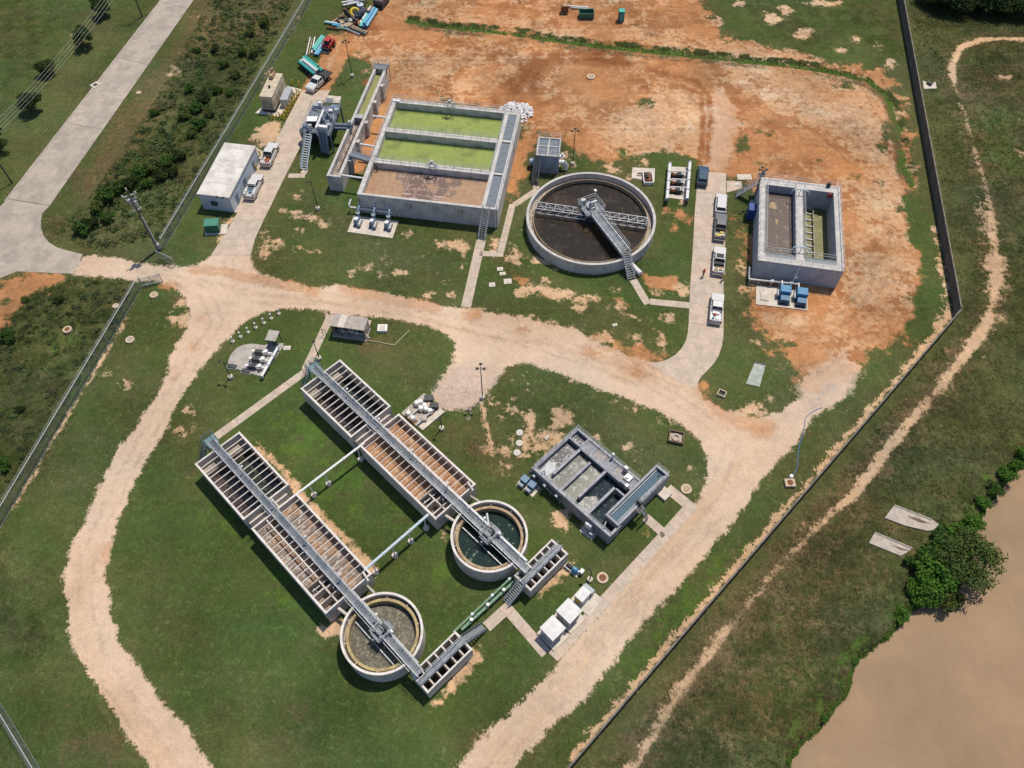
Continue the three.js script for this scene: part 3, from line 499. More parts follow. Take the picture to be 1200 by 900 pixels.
function sheet(name, step, lift, inside, label) {             // a sheet of ground on a square grid, cut to where inside() holds
  const nx = Math.round(GNX * CELL / step), nzz = Math.round(DEP / step), pos = [], uv = [], idx = [[], []], at = new Map();
  const vert = (i, j, e) => {
    const key = (j * (nx + 1) + i) * 2 + e; let n = at.get(key); if (n !== undefined) return n;
    const x = GX0 + i * step, z = GZ0 + j * step; n = pos.length / 3; pos.push(x, groundH(x, z) + lift, z); uv.push((x - (e ? 0 : GX0)) / HALF_W, (z - GZ0) / DEP); at.set(key, n); return n;
  };
  for (let j = 0; j < nzz; j++) for (let i = 0; i < nx; i++) {
    const x = GX0 + (i + .5) * step, z = GZ0 + (j + .5) * step; if (!inside(x, z)) continue; const e = x < 0 ? 0 : 1;
    const a = vert(i, j, e), b = vert(i + 1, j, e), c = vert(i, j + 1, e), d = vert(i + 1, j + 1, e); idx[e].push(a, c, b, b, c, d);
  }
  const g = new THREE.BufferGeometry(); g.setAttribute('position', new THREE.Float32BufferAttribute(pos, 3)); g.setAttribute('uv', new THREE.Float32BufferAttribute(uv, 2));
  g.setIndex([...idx[0], ...idx[1]].length < 0 ? [] : idx[0].concat(idx[1])); g.addGroup(0, idx[0].length, 0); g.addGroup(idx[0].length, idx[1].length, 1); g.computeVertexNormals();
  const m = new THREE.Mesh(g, [soilW, soilE]); m.receiveShadow = m.castShadow = true; m.name = name; scene.add(m); return tag(m, label, null, null, 'structure');
}
{
  const g0 = sheet('ground', .5, 0, () => true, 'grassy and bare clay ground of the works');
  // the same sheet goes on, plain, to the horizon
  const R = 1800, x0 = GX0, x1 = GX0 + GNX * CELL, z0 = GZ0, z1 = GZ0 + DEP, gs = [[-R, x0, -R, R], [x1, R, -R, R], [x0, x1, -R, z0], [x0, x1, z1, R]].map(([a, b, c, d]) => { const g = new THREE.PlaneGeometry(b - a, d - c); g.rotateX(-Math.PI / 2); g.translate((a + b) / 2, -.25, (c + d) / 2); return g; });
  mesh('far_ground', gs, farGrass, g0);
}
const gw = pxz(GRAVEL_OUT); sheet('gravel_road', .4, .012, (x, z) => inPoly(gw, x, z), 'pale gravel roads winding round the works');
{ // dirt track along the river bank
  const [m] = lineMap(TRACK, 1.1, .6); sheet('dirt_track', .4, .012, (x, z) => sampleMap(m, x, z) > .5, 'sandy dirt track between the flood wall and the river');
}
// muddy river
{
  const off = tex(512, 60, (u, v) => { const t = nz(NA, u, v), g = 1 + .22 * (nz(NC, u, v * 2) - .5) + .10 * (nz(NB, u * 2, v) - .5); return mixc([.315, .208, .125], [.265, .182, .11], t).map(x => x * g); });
  const rip = tex(512, 14, (u, v) => nz(NC, u * 2, v) * .7 + nz(NB, u, v * 2) * .3, false);
  const w = new THREE.MeshPhysicalMaterial({ map: off, roughness: .5, bumpMap: rip, bumpScale: .04, specularIntensity: .2, side: THREE.DoubleSide });
  const pts = pxz([[860, 960], [925, 860], [1000, 740], [1080, 660], [1140, 560], [1190, 500], [1300, 380]], -1); pts.push([200, -120], [420, 60], [60, 60]);
  const s = mesh('river', slab(pts, -1.06, -1), w); tag(s, 'muddy brown river beyond the rough bank', null, null, 'structure');
}
// ---------------------------------------------------------------- concrete roads and pavements
const lerp2 = (a, b, t) => [a[0] + (b[0] - a[0]) * t, a[1] + (b[1] - a[1]) * t];
function structure(name, label) { const g = new THREE.Group(); g.name = numbered(name); scene.add(g); return tag(g, label, null, null, 'structure'); }
function shrink(q, e) { const c = q.reduce((s, p) => [s[0] + p[0] / q.length, s[1] + p[1] / q.length], [0, 0]); return q.map(p => { const d = Math.hypot(p[0] - c[0], p[1] - c[1]); return [p[0] + (c[0] - p[0]) / d * e, p[1] + (c[1] - p[1]) / d * e]; }); }
function slabStrip(g, L, R, mats, y1 = .03, gap = .05, y0 = -.15) {   // L and R edges as pixel lists of the same length; one slab between each pair
  const l = pxz(L), r = pxz(R);
  for (let i = 0; i + 1 < l.length; i++) mesh('slab', slab(shrink([l[i], r[i], r[i + 1], l[i + 1]], gap), y0, y1), mats[i % mats.length], g);
}
{
  const g = structure('concrete_road', 'pale concrete road past the weedy strip');
  const ya = [-110, -55, 5, 71, 147, 236], xl = y => 190 - y * 190 / 245, xr = y => 227 - y * 175 / 250, L = [], R = [];
  for (const y of ya) { L.push([xl(y - 3), y - 3]); R.push([xr(y + 5), y + 5]); }
  slabStrip(g, L, R, [M.road, M.roadB], .03, .04);
  mesh('slab', slab(pxz([[xl(233.4), 233.4], [xr(241.4), 241.4], [49.5, 250], [48, 258], [48, 267], [51, 276], [57, 284], [67, 290], [80, 294], [97, 298], [92, 310], [86, 321], [60, 320], [20, 318], [0, 326], [-60, 336], [-60, 300]]), -.15, .028), M.road, g);
  const c = [[-2, -1], [3, 1]];
  mesh('kerb', [slab(pxz([[xl(-110) - 2, -110], [xl(-110), -110], [xl(236), 236], [xl(236) - 2.2, 236]]), -.15, .07)], M.roadB, g);
}
{
  const g = structure('west_driveway', 'dusty concrete driveway beside the white building');
  slabStrip(g, [[354, 106], [343, 127], [332, 148], [321, 170], [309, 193], [297, 215], [285, 238], [272, 260], [259, 281], [247, 299]], [[387, 106], [377, 124], [366, 145], [354, 168], [343, 190], [331, 213], [320, 236], [309, 258], [299, 280], [294, 299]], [M.walk, M.walkB, M.walk], .03, .02);
  mesh('apron', slab(pxz([[299, 172], [309, 178], [309, 193], [297, 215], [285, 238], [279, 249], [269, 249], [290, 205]]), -.15, .024), M.walkB, g);
}
{
  const g = structure('east_driveway', 'sand coloured concrete driveway with parked cars');
  slabStrip(g, [[818, 200], [816, 225], [814, 250], [812.6, 277], [811, 304], [809, 330], [808, 355], [807, 378]], [[851, 203], [850.7, 229], [850.3, 255], [850, 281], [849, 308], [848, 334], [848, 360], [848, 384]], [M.walk, M.walkB], .03, .02);
  mesh('slab', slab(pxz([[807, 378.2], [848, 384.2], [847.5, 396], [845.5, 407], [842, 417], [836.5, 426], [829, 434], [822, 441], [818, 448], [816, 456], [795, 447], [775, 435], [760, 425], [772, 424.5], [783, 421], [792, 415.5], [799, 408], [804, 399], [806, 390]]), -.15, .026), M.walk, g);
}
function pathway(pts, w, label, name = 'concrete_path', len = 2.2, mat = [M.walkB, M.walk]) {   // pixel centre line, cut into slabs
  const g = structure(name, label), q = pxz(pts);
  for (let i = 0; i + 1 < q.length; i++) {
    let [ax, az] = q[i], [bx2, bz] = q[i + 1]; const L0 = Math.hypot(bx2 - ax, bz - az), dx = (bx2 - ax) / L0, dz = (bz - az) / L0;
    const e0 = i ? -w / 2 : 0, e1 = i + 2 < q.length ? -w / 2 : 0; const L = L0 + e0 + e1, n = Math.max(1, Math.round(L / len)); ax -= dx * e0; az -= dz * e0;
    for (let k = 0; k < n; k++) { const a = L * k / n + .012, b = L * (k + 1) / n - .012, c = (t, s) => [ax + dx * t - dz * s, az + dz * t + dx * s]; mesh('slab', slab([c(a, -w / 2), c(b, -w / 2), c(b, w / 2), c(a, w / 2)], -.12, .035), mat[k % 2], g); }
    if (i + 2 < q.length) { const [cx, cz] = q[i + 1], c = (t, s) => [cx + dx * t - dz * s, cz + dz * t + dx * s], h = w / 2 - .012; mesh('slab', slab([c(-h, -h), c(h, -h), c(h, h), c(-h, h)], -.12, .033), mat[1], g); }
  }
  return g;
}
pathway([[246, 517], [356, 437], [384, 378]], 1.25, 'long concrete path past the old aeration tanks');
pathway([[381, 373], [434, 380]], 1.5, 'short concrete path behind the open pump shelter');
pathway([[564, 281], [546, 360]], 1.6, 'straight concrete path from the foot of the basin stairs to the gravel road');
pathway([[562, 297], [586, 298], [600, 242], [627, 224], [629, 218]], 1.15, 'bent concrete path leading to the splitter box stairs');
pathway([[742, 328], [757, 353], [808, 358]], 1.25, 'bent concrete path from the large clarifier stairs to the driveway');
pathway([[782, 572], [809, 594], [784, 622], [648, 770]], 1.5, 'long concrete path between the white cabinets and the gravel road', 'concrete_path', 2.4, [M.walk, M.walkB]);
pathway([[756, 606], [780, 627]], 1.3, 'short concrete path at the foot of the steel trough stairs');
pathway([[570, 735], [594, 713], [640, 766]], 1.4, 'concrete path joining the two outlet box stairs', 'concrete_path', 2.4, [M.walkB, M.walk]);
pathway([[338, 206], [354, 206], [358, 199]], 1.1, 'small concrete path at the foot of the screen platform stairs');

// ---------------------------------------------------------------- flood wall
{
  const H = 2.25, t = thing('flood_wall', 'long grey concrete flood wall bending between the works and the river', 'wall');
  const run = (a, b) => {
    const A = P(...a, H), B = P(...b, H), L = A.distanceTo(B), n = Math.round(L / 5), d = B.clone().sub(A).divideScalar(L), th = Math.atan2(-d.z, d.x), g = prep(bx(.01, L / n - .01, -.5, H, -.1, .1)), c = prep(bar(0, L / n - .005, H, H + .06, -.11, .11, .02));
    for (let k = 0; k < n; k++) { const o = A.clone().addScaledVector(d, L * k / n); put('wall_panel', g, M.wallPanel, t, o.x, 0, o.z, th); put('coping', c, M.copeTan ??= mottled([.20, .175, .145], [.14, .12, .10], 3, 1), t, o.x, 0, o.z, th); }
  };
  M.wallPanel = streaky([.13, .115, .10], [.10, .09, .08], [.065, .06, .055], 7);
  run([1043, -90], [1127, 361]); run([1126.5, 362.5], [610, 965]);
}

// ---------------------------------------------------------------- liquids
function liquid(metres, fn, rough = .25, n = 512) { return new THREE.MeshStandardMaterial({ map: tex(n, metres, fn), roughness: rough, side: THREE.DoubleSide }); }
const gr = (c, k) => [c[0] * k, c[1] * k, c[2] * k];
M.duckweed = liquid(14, (u, v) => { const t = nz(NC, u, v), g = 1 + .2 * (nz(NF, u, v) - .5) + .2 * (nz(NB, u, v) - .5) - .22 * ss(.62, .75, nz(NA, u * .7 + .4, v * .7)); return gr(mixc([.25, .31, .075], [.21, .27, .066], t), g); }, .8);
M.scum = liquid(21, (u, v) => {                               // brown froth, dark open water torn through it
  const n = nz(NC, u, v), r = Math.abs(nz(NB, u * .8 + n * .15, v * .8) - .5) * 2, t = ss(.44, .56, nz(NA, u * 2, v * 2) * .55 + .42 * ss(.22, .40, u) * (1 - ss(.5, .9, u)) + .1 * (nz(NB, u, v) - .5));
  const foam = mixc([.30, .17, .095], [.40, .255, .16], nz(NB, u * 2, v * 2)), dark = mixc([.15, .095, .08], [.42, .32, .26], ss(.20, .02, r)); return gr(mixc(foam, dark, t), 1 + .25 * (nz(NF, u * 2, v * 2) - .5));
}, .6);
M.brownFoam = liquid(9, (u, v) => { const n = nz(NB, u, v), t = ss(.3, .7, nz(NA, u, v)); return gr(mixc(mixc([.40, .22, .115], [.30, .16, .085], t), [.50, .33, .20], ss(.66, .8, n)), 1 + .3 * (nz(NF, u * 2, v) - .5)); }, .75);
M.greyFoam = liquid(8, (u, v) => { const n = nz(NB, u, v), t = ss(.35, .6, nz(NA, u, v)); return gr(mixc(mixc([.33, .20, .12], [.19, .15, .13], t), [.42, .38, .35], ss(.58, .78, n)), 1 + .45 * (nz(NF, u * 2, v) - .5)); }, .7);
M.darkWater = liquid(7, (u, v) => { const t = ss(.55, .8, nz(NB, u, v)); return gr(mixc([.025, .026, .020], [.075, .085, .055], t), 1 + .5 * (nz(NF, u, v) - .5)); }, .05);
M.purpleWater = liquid(7, (u, v) => { const t = ss(.5, .75, nz(NB, u, v)); return gr(mixc([.055, .042, .04], [.13, .10, .085], t), 1 + .4 * (nz(NF, u, v) - .5)); }, .08);
M.clarWater = liquid(26, (u, v) => { const t = ss(.5, .8, nz(NC, u, v)), s = ss(.74, .8, nz(NB, u * 2, v * 2)); return gr(mixc(mixc([.030, .022, .013], [.055, .038, .022], t), [.13, .10, .075], s * .3), 1); }, .05);
M.greenWater = liquid(12, (u, v) => { const s = ss(.80, .86, nz(NB, u * 1.5, v * 1.5)); return mixc([.012, .028, .020], [.20, .24, .18], s); }, .05);
M.algae = liquid(5, (u, v) => { const r = nz(NF, u, v) * .5 + nz(NB, u, v) * .5, s = ss(.5, .72, r); return gr(mixc([.055, .05, .03], [.24, .22, .15], s), 1 + .4 * (nz(NF, u * 2, v * 2) - .5)); }, .5);
M.boil = liquid(8, (u, v) => { const r = Math.abs(nz(NA, u + .06 * nz(NB, u, v), v) - .5) * 2, s = ss(.3, .02, r) * ss(.35, .65, nz(NB, u, v)), t = nz(NA, u, v); return gr(mixc(mixc([.038, .045, .043], [.068, .075, .06], t), [.40, .41, .40], s * .7), 1 + .3 * (nz(NF, u, v) - .5)); }, .3);
M.froth = liquid(4.5, (u, v) => { const r = nz(NB, u, v) * .6 + nz(NF, u, v) * .4, t = ss(.56, .70, r); return mixc([.02, .025, .038], [.42, .44, .48], t); }, .3);
M.slateWater = liquid(6, (u, v) => { const s = ss(.66, .8, nz(NB, u, v)); return mixc([.016, .028, .03], [.08, .10, .11], s); }, .05);
M.troughWater = liquid(8, (u, v) => gr([.085, .135, .175], 1 + .25 * (nz(NC, u, v) - .5) + .2 * (nz(NF, u, v) - .5)), .07);
M.oliveWater = liquid(9, (u, v) => { const t = nz(NC, u, v), s = ss(.7, .85, nz(NB, u, v)); return mixc(mixc([.16, .15, .045], [.12, .125, .04], t), [.28, .26, .12], s); }, .4);
M.brownSludge = liquid(9, (u, v) => { const t = nz(NC, u, v), s = ss(.62, .8, nz(NB, u, v * 1.6)); return gr(mixc(mixc([.082, .054, .043], [.060, .040, .033], t), [.14, .105, .085], s), 1 + .25 * (nz(NF, u, v) - .5)); }, .5);
M.greenChannel = liquid(6, (u, v) => { const t = nz(NB, u, v); return gr(mixc([.28, .28, .10], [.20, .22, .075], t), 1 + .25 * (nz(NF, u, v) - .5)); }, .5);
M.sludgeBed = liquid(5, (u, v) => { const t = ss(.3, .7, nz(NB, u, v)); return gr(mixc([.16, .11, .09], [.36, .30, .27], t), 1 + .4 * (nz(NF, u, v) - .5)); }, .8);

// ---------------------------------------------------------------- the two old treatment trains
const TH0 = 3.4;
function tankWalls(t, x0, x1, z0, z1, H, mat, T = .22, rim = M.rim) {   // four walls, each with its own top
  for (const [a, b, c, d] of [[x0, x1, z0, z0 + T], [x0, x1, z1 - T, z1], [x0, x0 + T, z0 + T, z1 - T], [x1 - T, x1, z0 + T, z1 - T]]) { const w = mesh('wall', bx(a, b, -.3, H, c, d), mat, t); mesh('wall_top', bx(a - (c === z0 + T ? 0 : .03), b + (c === z0 + T ? 0 : .03), H, H + .06, c - (c === z0 + T ? 0 : .03), d + (c === z0 + T ? 0 : .03)), rim, w); }
}
function train(fr, which, box) {
  const W = 7.2, H = TH0, ward = which === 'A' ? 'the round tank of grey scum' : 'the round tank of dark green water';
  const side = which === 'A' ? 'in the row that ends at the round tank of speckled scum' : 'in the row that ends at the round tank of dark green water';
  // upper tank: deep, nearly empty, dark water far down
  const U = fr.place(thing('settling_tank', which === 'A' ? 'open concrete tank with murky dark water under crossbeams, at the end of the long path' : 'open concrete tank with black water under crossbeams, beside the open pump shelter', 'tank', 'long concrete tanks with crossbeams'));
  tankWalls(U, 0, 11.55, 0, W, H, M.concWarm);
  mesh('middle_wall', bx(.22, 11.33, -.2, 3.1, 3.35, 3.6), M.concOld, U);
  mesh('water', bx(.22, 11.33, -.2, .55, .22, 3.35), M.darkWater, U); mesh('water', bx(.22, 11.33, -.2, .6, 3.6, W - .22), M.purpleWater, U);
  mesh('ledge', bx(.22, 1.5, .5, 1.6, .22, 3.35), M.concOld, U); mesh('ledge', bx(.22, 1.5, .5, 1.6, 3.6, W - .22), M.concOld, U);
  const gB = prep(bx(-.06, .06, H - .16, H - .01, .22, 3.3)), gC = prep(bx(-.06, .06, H - .16, H - .01, 4.15, W - .22));
  for (let k = 0; k < 10; k++) { const x = 1.12 + k * 1.05; put('crossbeam', gB, M.beam, U, x); if (k < 10) put('crossbeam', gC, M.beam, U, x); }
  // link between the tanks
  mesh('channel_floor', bx(11.55, 13.25, -.3, 2.3, .9, 2.9), M.concOld, U); mesh('channel_wall', bx(11.55, 13.25, 2.3, 3.3, 2.75, 2.95), M.concWarm, U); mesh('channel_wall', bx(12.3, 12.45, 2.3, 3.2, .9, 2.75), M.beam, U);
  mesh('channel_floor', bx(11.55, 13.25, -.3, 2.2, 4.4, 6.9), M.concOld, U); mesh('channel_wall', bx(11.55, 13.25, 2.2, 3.25, 4.3, 4.42), M.concWarm, U); mesh('channel_wall', bx(12.3, 12.45, 2.2, 3.1, 4.42, 6.9), M.beam, U);
  // lower tank: brown froth
  const L0 = 13.3, L1 = 29, D = fr.place(thing('aeration_tank', which === 'A' ? 'long concrete tank of brown and grey froth, nearest ' + ward : 'long concrete tank of rusty brown froth beside the white blowers', 'tank', 'long concrete tanks with crossbeams'));
  tankWalls(D, L0, L1, 0, W, H, M.concWarm);
  mesh('middle_wall', bx(L0 + .22, L1 - .22, -.2, 3.2, 3.25, 3.6), M.concOld, D);
  mesh('froth', bx(L0 + .22, L1 - .22, -.2, 1.95, .22, 3.25), which === 'A' ? M.greyFoam : M.brownFoam, D);
  const cut = which === 'A' ? 24.6 : 25.2;
  mesh('froth', bx(L0 + .22, cut, -.2, 1.9, 3.6, W - .22), which === 'A' ? M.greyFoam : M.brownFoam, D);
  const gD = prep(bx(-.045, .045, H - .14, H - .01, .22, 3.2)), gE = prep(bx(-.045, .045, H - .14, H - .01, 4.15, W - .22));
  for (let k = 0; k < 14; k++) { const x = L0 + .95 + k * 1.06; put('crossbeam', gD, M.beam, D, x); if (x < cut) put('crossbeam', gE, M.beam, D, x); }
  if (which === 'A') mesh('middle_beam', bx(L0 + .3, cut, H - .2, H - .05, 5.0, 5.16), M.beam, D);
  mesh('dividing_wall', bx(cut, cut + .2, -.2, 3.2, 3.6, W - .22), M.concOld, D);
  mesh('sludge', bx(cut + .2, L1 - .22, -.2, 1.2, 3.6, W - .22), M.sludgeBed, D);
  for (const [a, b, c, d] of [[cut + .2, L1 - .3, 5.1, 5.3], [cut + 1.5, cut + 1.7, 3.6, 5.1], [cut + 1.3, cut + 1.5, 5.3, W - .22], [cut + 2.7, cut + 2.86, 3.6, W - .22]]) mesh('baffle', bx(a, b, .2, 2.9, c, d), M.concWarm, D);
  mesh('pipe', [rod([cut + .6, 2.4, 4.3], [cut + .6, 2.4, 6.6], .12, 8), rod([cut + .6, 1, 6.3], [cut + .6, 2.6, 6.3], .14, 8), rod([cut + 2.2, 1, 4.4], [cut + 2.2, 3.0, 4.4], .16, 8)], M.galv, D);
  mesh('pipe', [tube([[L1 - .9, 2.0, .6], [L1 - .8, 3.7, .7], [L1 - .3, 3.8, .8], [L1 + .4, 3.4, .9]], .16)], M.beam, D);
  mesh('pipe', rod([L1, 2.2, 5.6], [L1 + 1.7, 2.2, 5.3], .22, 10), M.concWarm, D); mesh('pipe', rod([L1, 1.6, 1.2], [L1 + 1.9, 2.9, 1.3], .18, 8), M.concWarm, D);
  // clarifier
  const cx = 35.5, cz = 3.8, R = 4.95, HC = 3.3;
  const C = fr.place(thing('round_clarifier', which === 'A' ? 'round concrete tank full of speckled grey scum under a steel catwalk' : 'round concrete tank of dark green water under a steel catwalk', 'tank', 'small round clarifiers'));
  const wl = mesh('wall', ring(cx, cz, R - .22, R, -.3, HC), M.concWarm, C); mesh('wall_top', ring(cx, cz, R - .26, R + .04, HC, HC + .07), M.rim, wl);
  mesh('launder', ring(cx, cz, 4.2, R - .22, 1.3, 2.0), M.concOld, C); mesh('weir', ring(cx, cz, 4.05, 4.4, 1.2, 2.75), which === 'A' ? M.yellowTan : M.tan, C);
  mesh('water', disc(cx, 1.75, cz, 4.06), which === 'A' ? M.algae : M.greenWater, C); mesh('floor', disc(cx, -.1, cz, R - .2), M.concOld, C);
  mesh('skimmer_beam', [bx(cx - 3.7, cx + 3.6, 1.9, 2.12, cz + 1.25, cz + 1.4), bx(cx - .2, cx, 2, 3.3, cz + .4, cz + 1.4)], M.galv, C);
  mesh('inlet_well', ring(cx, cz, .75, .82, 1.4, 2.6, 28), M.galv, C); mesh('drive_shaft', cyl(cx, 1.5, cz, .14, 2.3), M.steelDark, C);
  for (let k = 0; k < 10; k++) { const a = k / 10 * Math.PI * 2 + .2, c = Math.cos(a), s = Math.sin(a); mesh('bracket', rod([cx + 4.3 * c, 2.8, cz + 4.3 * s], [cx + 4.75 * c, 2.95, cz + 4.75 * s], .05, 5), M.beam, C); }
  // catwalk over everything
  const K = fr.place(thing('catwalk', which === 'A' ? 'long steel catwalk running over the tanks to ' + ward : 'long steel catwalk running over the tanks to ' + ward, 'catwalk', 'long catwalks')), y = 3.62, a = 3.22, b = 4.18, x1 = box.x0 + 1.0;
  const n = 22, l = (x1 + 1.4) / n, gp = prep(bx(.01, l - .01, y - .04, y, a + .05, b - .05));
  for (let k = 0; k < n; k++) put('deck_panel', gp, k % 2 ? M.deck : M.grate, K, -1.4 + k * l);
  for (const z of [a, b]) { mesh('stringer', bx(-1.4, x1, y - .22, y + .03, z - .035, z + .035), M.rail, K); mesh('handrail', rail([[-1.4, y, z], [x1 - (z === a ? .55 : -.5), y, z]], 1.05, 1.5, .028), M.rail, K); }
  mesh('truss', [bx(L1, box.x0 - .2, y - .5, y - .42, a - .28, a - .2), bx(L1, box.x0 - .2, y - .5, y - .42, b + .2, b + .28)], M.rail, K);
  const dr = mesh('drive_unit', [bar(cx - .8, cx + .8, y + .02, y + .12, cz - .95, cz + .95), bar(cx - .35, cx + .45, y + .1, y + .75, cz - .75, cz - .1), cyl(cx, y + .1, cz + .2, .42, .5, 18), cyl(cx - .5, y + .1, cz + .55, .16, .7, 10), bar(cx + .35, cx + .75, y + .1, y + .5, cz + .3, cz + .7)], M.deck, K); mesh('drive_rail', rail([[cx - .85, y, cz - 1], [cx + .85, y, cz - 1], [cx + .85, y, cz + 1], [cx - .85, y, cz + 1], [cx - .85, y, cz - 1]], 1.05, .85, .028), M.rail, K); mesh('gear_cover', [bar(cx - .3, cx + .3, y + .75, y + .95, cz - .6, cz - .2, .04), rod([cx - .9, y + .5, cz + .9], [cx + .2, y + .6, cz + .2], .06, 6)], M.galv, K);
  mesh('motor', [rod([cx - .3, y + .95, cz - .5], [cx + .5, y + .95, cz - .5], .2, 12)], M.steelDark, dr); mesh('control_box', bar(cx + .9, cx + 1.3, y + .1, y + 1, cz - .95, cz - .7), M.whitePlain, dr);
  mesh('side_landing', [bx(cx - .8, cx + .9, y - .06, y, b + .02, b + .75), bx(cx - .6, cx + .8, y - .06, y, a - .85, a - .02)], M.deck, K);
  if (which === 'B') mesh('cable_tray', [bx(.5, x1 - 1, y + .25, y + .33, a - .2, a - .08), bx(14, x1 - 1, y - .05, y + .03, a - .42, a - .3)], M.rail, K);
  if (which === 'B') mesh('scum_pipe', [rod([cx - 2.4, 3.5, cz - 1.9], [cx - 1.0, 2.6, cz - .9], .14, 8)], M.whitePlain, K);
  for (let k = 0; k < 5; k++) mesh('lamp_post', [rod([6 + k * 7, y, a - .06], [6 + k * 7, y + 1.7, a - .06], .03, 5), bar(5.85 + k * 7, 6.15 + k * 7, y + 1.6, y + 1.75, a - .3, a, .02)], M.rail, K);
  return { U, D, C, K };
}
const frA = new Frame([280.7, 506], [436, 672.7], TH0), frB = new Frame([398.5, 421.5], [557, 567], TH0);
const boxA = { x0: 41.45, x1: 44.5, z0: -2.65, z1: 4.45 }, boxB = { x0: 41.4, x1: 44.25, z0: -1.7, z1: 5.15 };
const trA = train(frA, 'A', boxA), trB = train(frB, 'B', boxB);
function outletBox(fr, b, label) {
  const H = 2.7, t = fr.place(thing('outlet_box', label, 'tank', 'small celled outlet boxes')), W = b.z1 - b.z0, mid = (b.x0 + b.x1) / 2;
  tankWalls(t, b.x0, b.x1, b.z0, b.z1, H, M.concWarm, .2);
  mesh('water', bx(b.x0 + .2, b.x1 - .2, -.2, .7, b.z0 + .2, b.z1 - .2), M.purpleWater, t); mesh('middle_wall', bx(mid - .12, mid + .12, 0, H - .02, b.z0 + .2, b.z1 - .2), M.concOld, t);
  for (let k = 1; k < 6; k++) { const z = b.z0 + W * k / 6; mesh('partition', bx(b.x0 + .2, mid - .12, 0, H + .02, z - .09, z + .09), M.concWarm, t); mesh('partition', bx(mid + .12, b.x1 - .2, 0, H + .02, z - .09, z + .09), M.concWarm, t); }
  const k = fr.place(thing('box_walkway', 'grated steel walkway on the outlet box beside the tank of ' + (fr === frA ? 'speckled scum' : 'green water'), 'catwalk')), n = 6, x0 = mid - .36, x1 = mid + .34, y = H + .14;
  const gp = prep(bx(x0, x1, y - .04, y, .01, (W + .2) / n - .01)); for (let i = 0; i < n; i++) put('deck_panel', gp, i % 2 ? M.grate : M.deck, k, 0, 0, b.z0 - .1 + i * (W + .2) / n);
  mesh('frame', [bx(x0 - .06, x0, y - .16, y + .02, b.z0 - .1, b.z1 + .1), bx(x1, x1 + .06, y - .16, y + .02, b.z0 - .1, b.z1 + .1)], M.rail, k);
  mesh('handrail', rail([[x0, y, b.z0], [x0, y, 3.1]], 1.05, 1.2, .032), M.rail, k); mesh('handrail', rail([[x1, y, b.z0], [x1, y, b.z1]], 1.05, 1.2, .032), M.rail, k);
  return { t, k, y };
}
const oA = outletBox(frA, boxA, 'small concrete box of twelve cells beside the tank of speckled scum'), oB = outletBox(frB, boxB, 'small concrete box of twelve cells beside the tank of green water');
// stairs at the ends of the trains
{
  const s1 = frA.place(thing('steel_stairs', 'blue grey steel stairs up to the outlet box beside the tank of speckled scum', 'stairs')); const p = frA.at(567, 735, .05); stairs(s1, [43, 2.82, -2.6], [p[0], .05, p[2]], 1, 11, M.steelBlue);
  const s2 = frB.place(thing('steel_stairs', 'grey steel stairs up to the outlet box beside the tank of green water', 'stairs')); const q = frB.at(593, 707, .05); stairs(s2, [42.8, 2.82, 5.1], [q[0], .05, q[2]], 1, 11, M.galv);
  for (const [fr, px, w] of [[frA, [246, 515], 'at the end of the long path by murky dark water'], [frB, [366, 438], 'half way along the long path by black water']]) {
    const t = fr.place(thing('access_stair', 'teal steel ladder stair ' + w, 'stairs')); const g = fr.at(px[0], px[1], .05);
    mesh('landing', bx(-2.3, -.5, 3.46, 3.56, 2.9, 4.5), M.steelTeal ??= mottled([.16, .27, .29], [.11, .20, .22], 1, 1, .5, .3), t);
    mesh('handrail', rail([[-.5, 3.56, 2.9], [-2.3, 3.56, 2.9], [-2.3, 3.56, 4.5], [-.5, 3.56, 4.5]], 1.05, .9, .034), M.steelTeal, t);
    for (const [x, z] of [[-2.2, 3], [-2.2, 4.4]]) mesh('leg', bx(x - .07, x + .07, 0, 3.46, z - .07, z + .07), M.steelTeal, t);
    stairs(t, [-1.7, 3.5, 4.5], [-1.7, .05, 6.4], .9, 12, M.steelTeal);
  }
}
// pipes that join the two trains
function pipeRun(label, a, b, y, r, mat, sup, name = 'crossing_pipe') {   // a, b pixels at the pipe's height; sup: fractions with a concrete support
  const A = P(...a, y), B = P(...b, y), t = thing(name, label, 'pipe'), d = B.clone().sub(A); t.position.set(A.x, 0, A.z);
  mesh('pipe', rod([0, y, 0], [d.x, y, d.z], r, 12), mat, t);
  for (let k = 1; k < 7; k++) { const f = k / 7, u = d.clone().normalize(); mesh('flange', rod([d.x * f - u.x * .05, y, d.z * f - u.z * .05], [d.x * f + u.x * .05, y, d.z * f + u.z * .05], r * 1.35, 12), mat, t); }
  for (const f of sup) { mesh('support', [rod([d.x * f, 0, d.z * f], [d.x * f, y - r, d.z * f], .09, 8)], M.whitePlain, t); mesh('footing', cyl(d.x * f, -.1, d.z * f, .42, .42, 16), M.slabW, t); }
  return t;
}
pipeRun('white overhead pipe joining the tank of brown and grey froth to the twin row', [340, 585], [427, 519], 3.3, .17, M.whitePlain, [.25, .45, .9]);
pipeRun('pale blue overhead pipe just above the two round tanks', [427, 668], [502, 603], 3.3, .2, M.paleBlue = std([.48, .58, .64], .5), [.12, .42, .68, .93]);
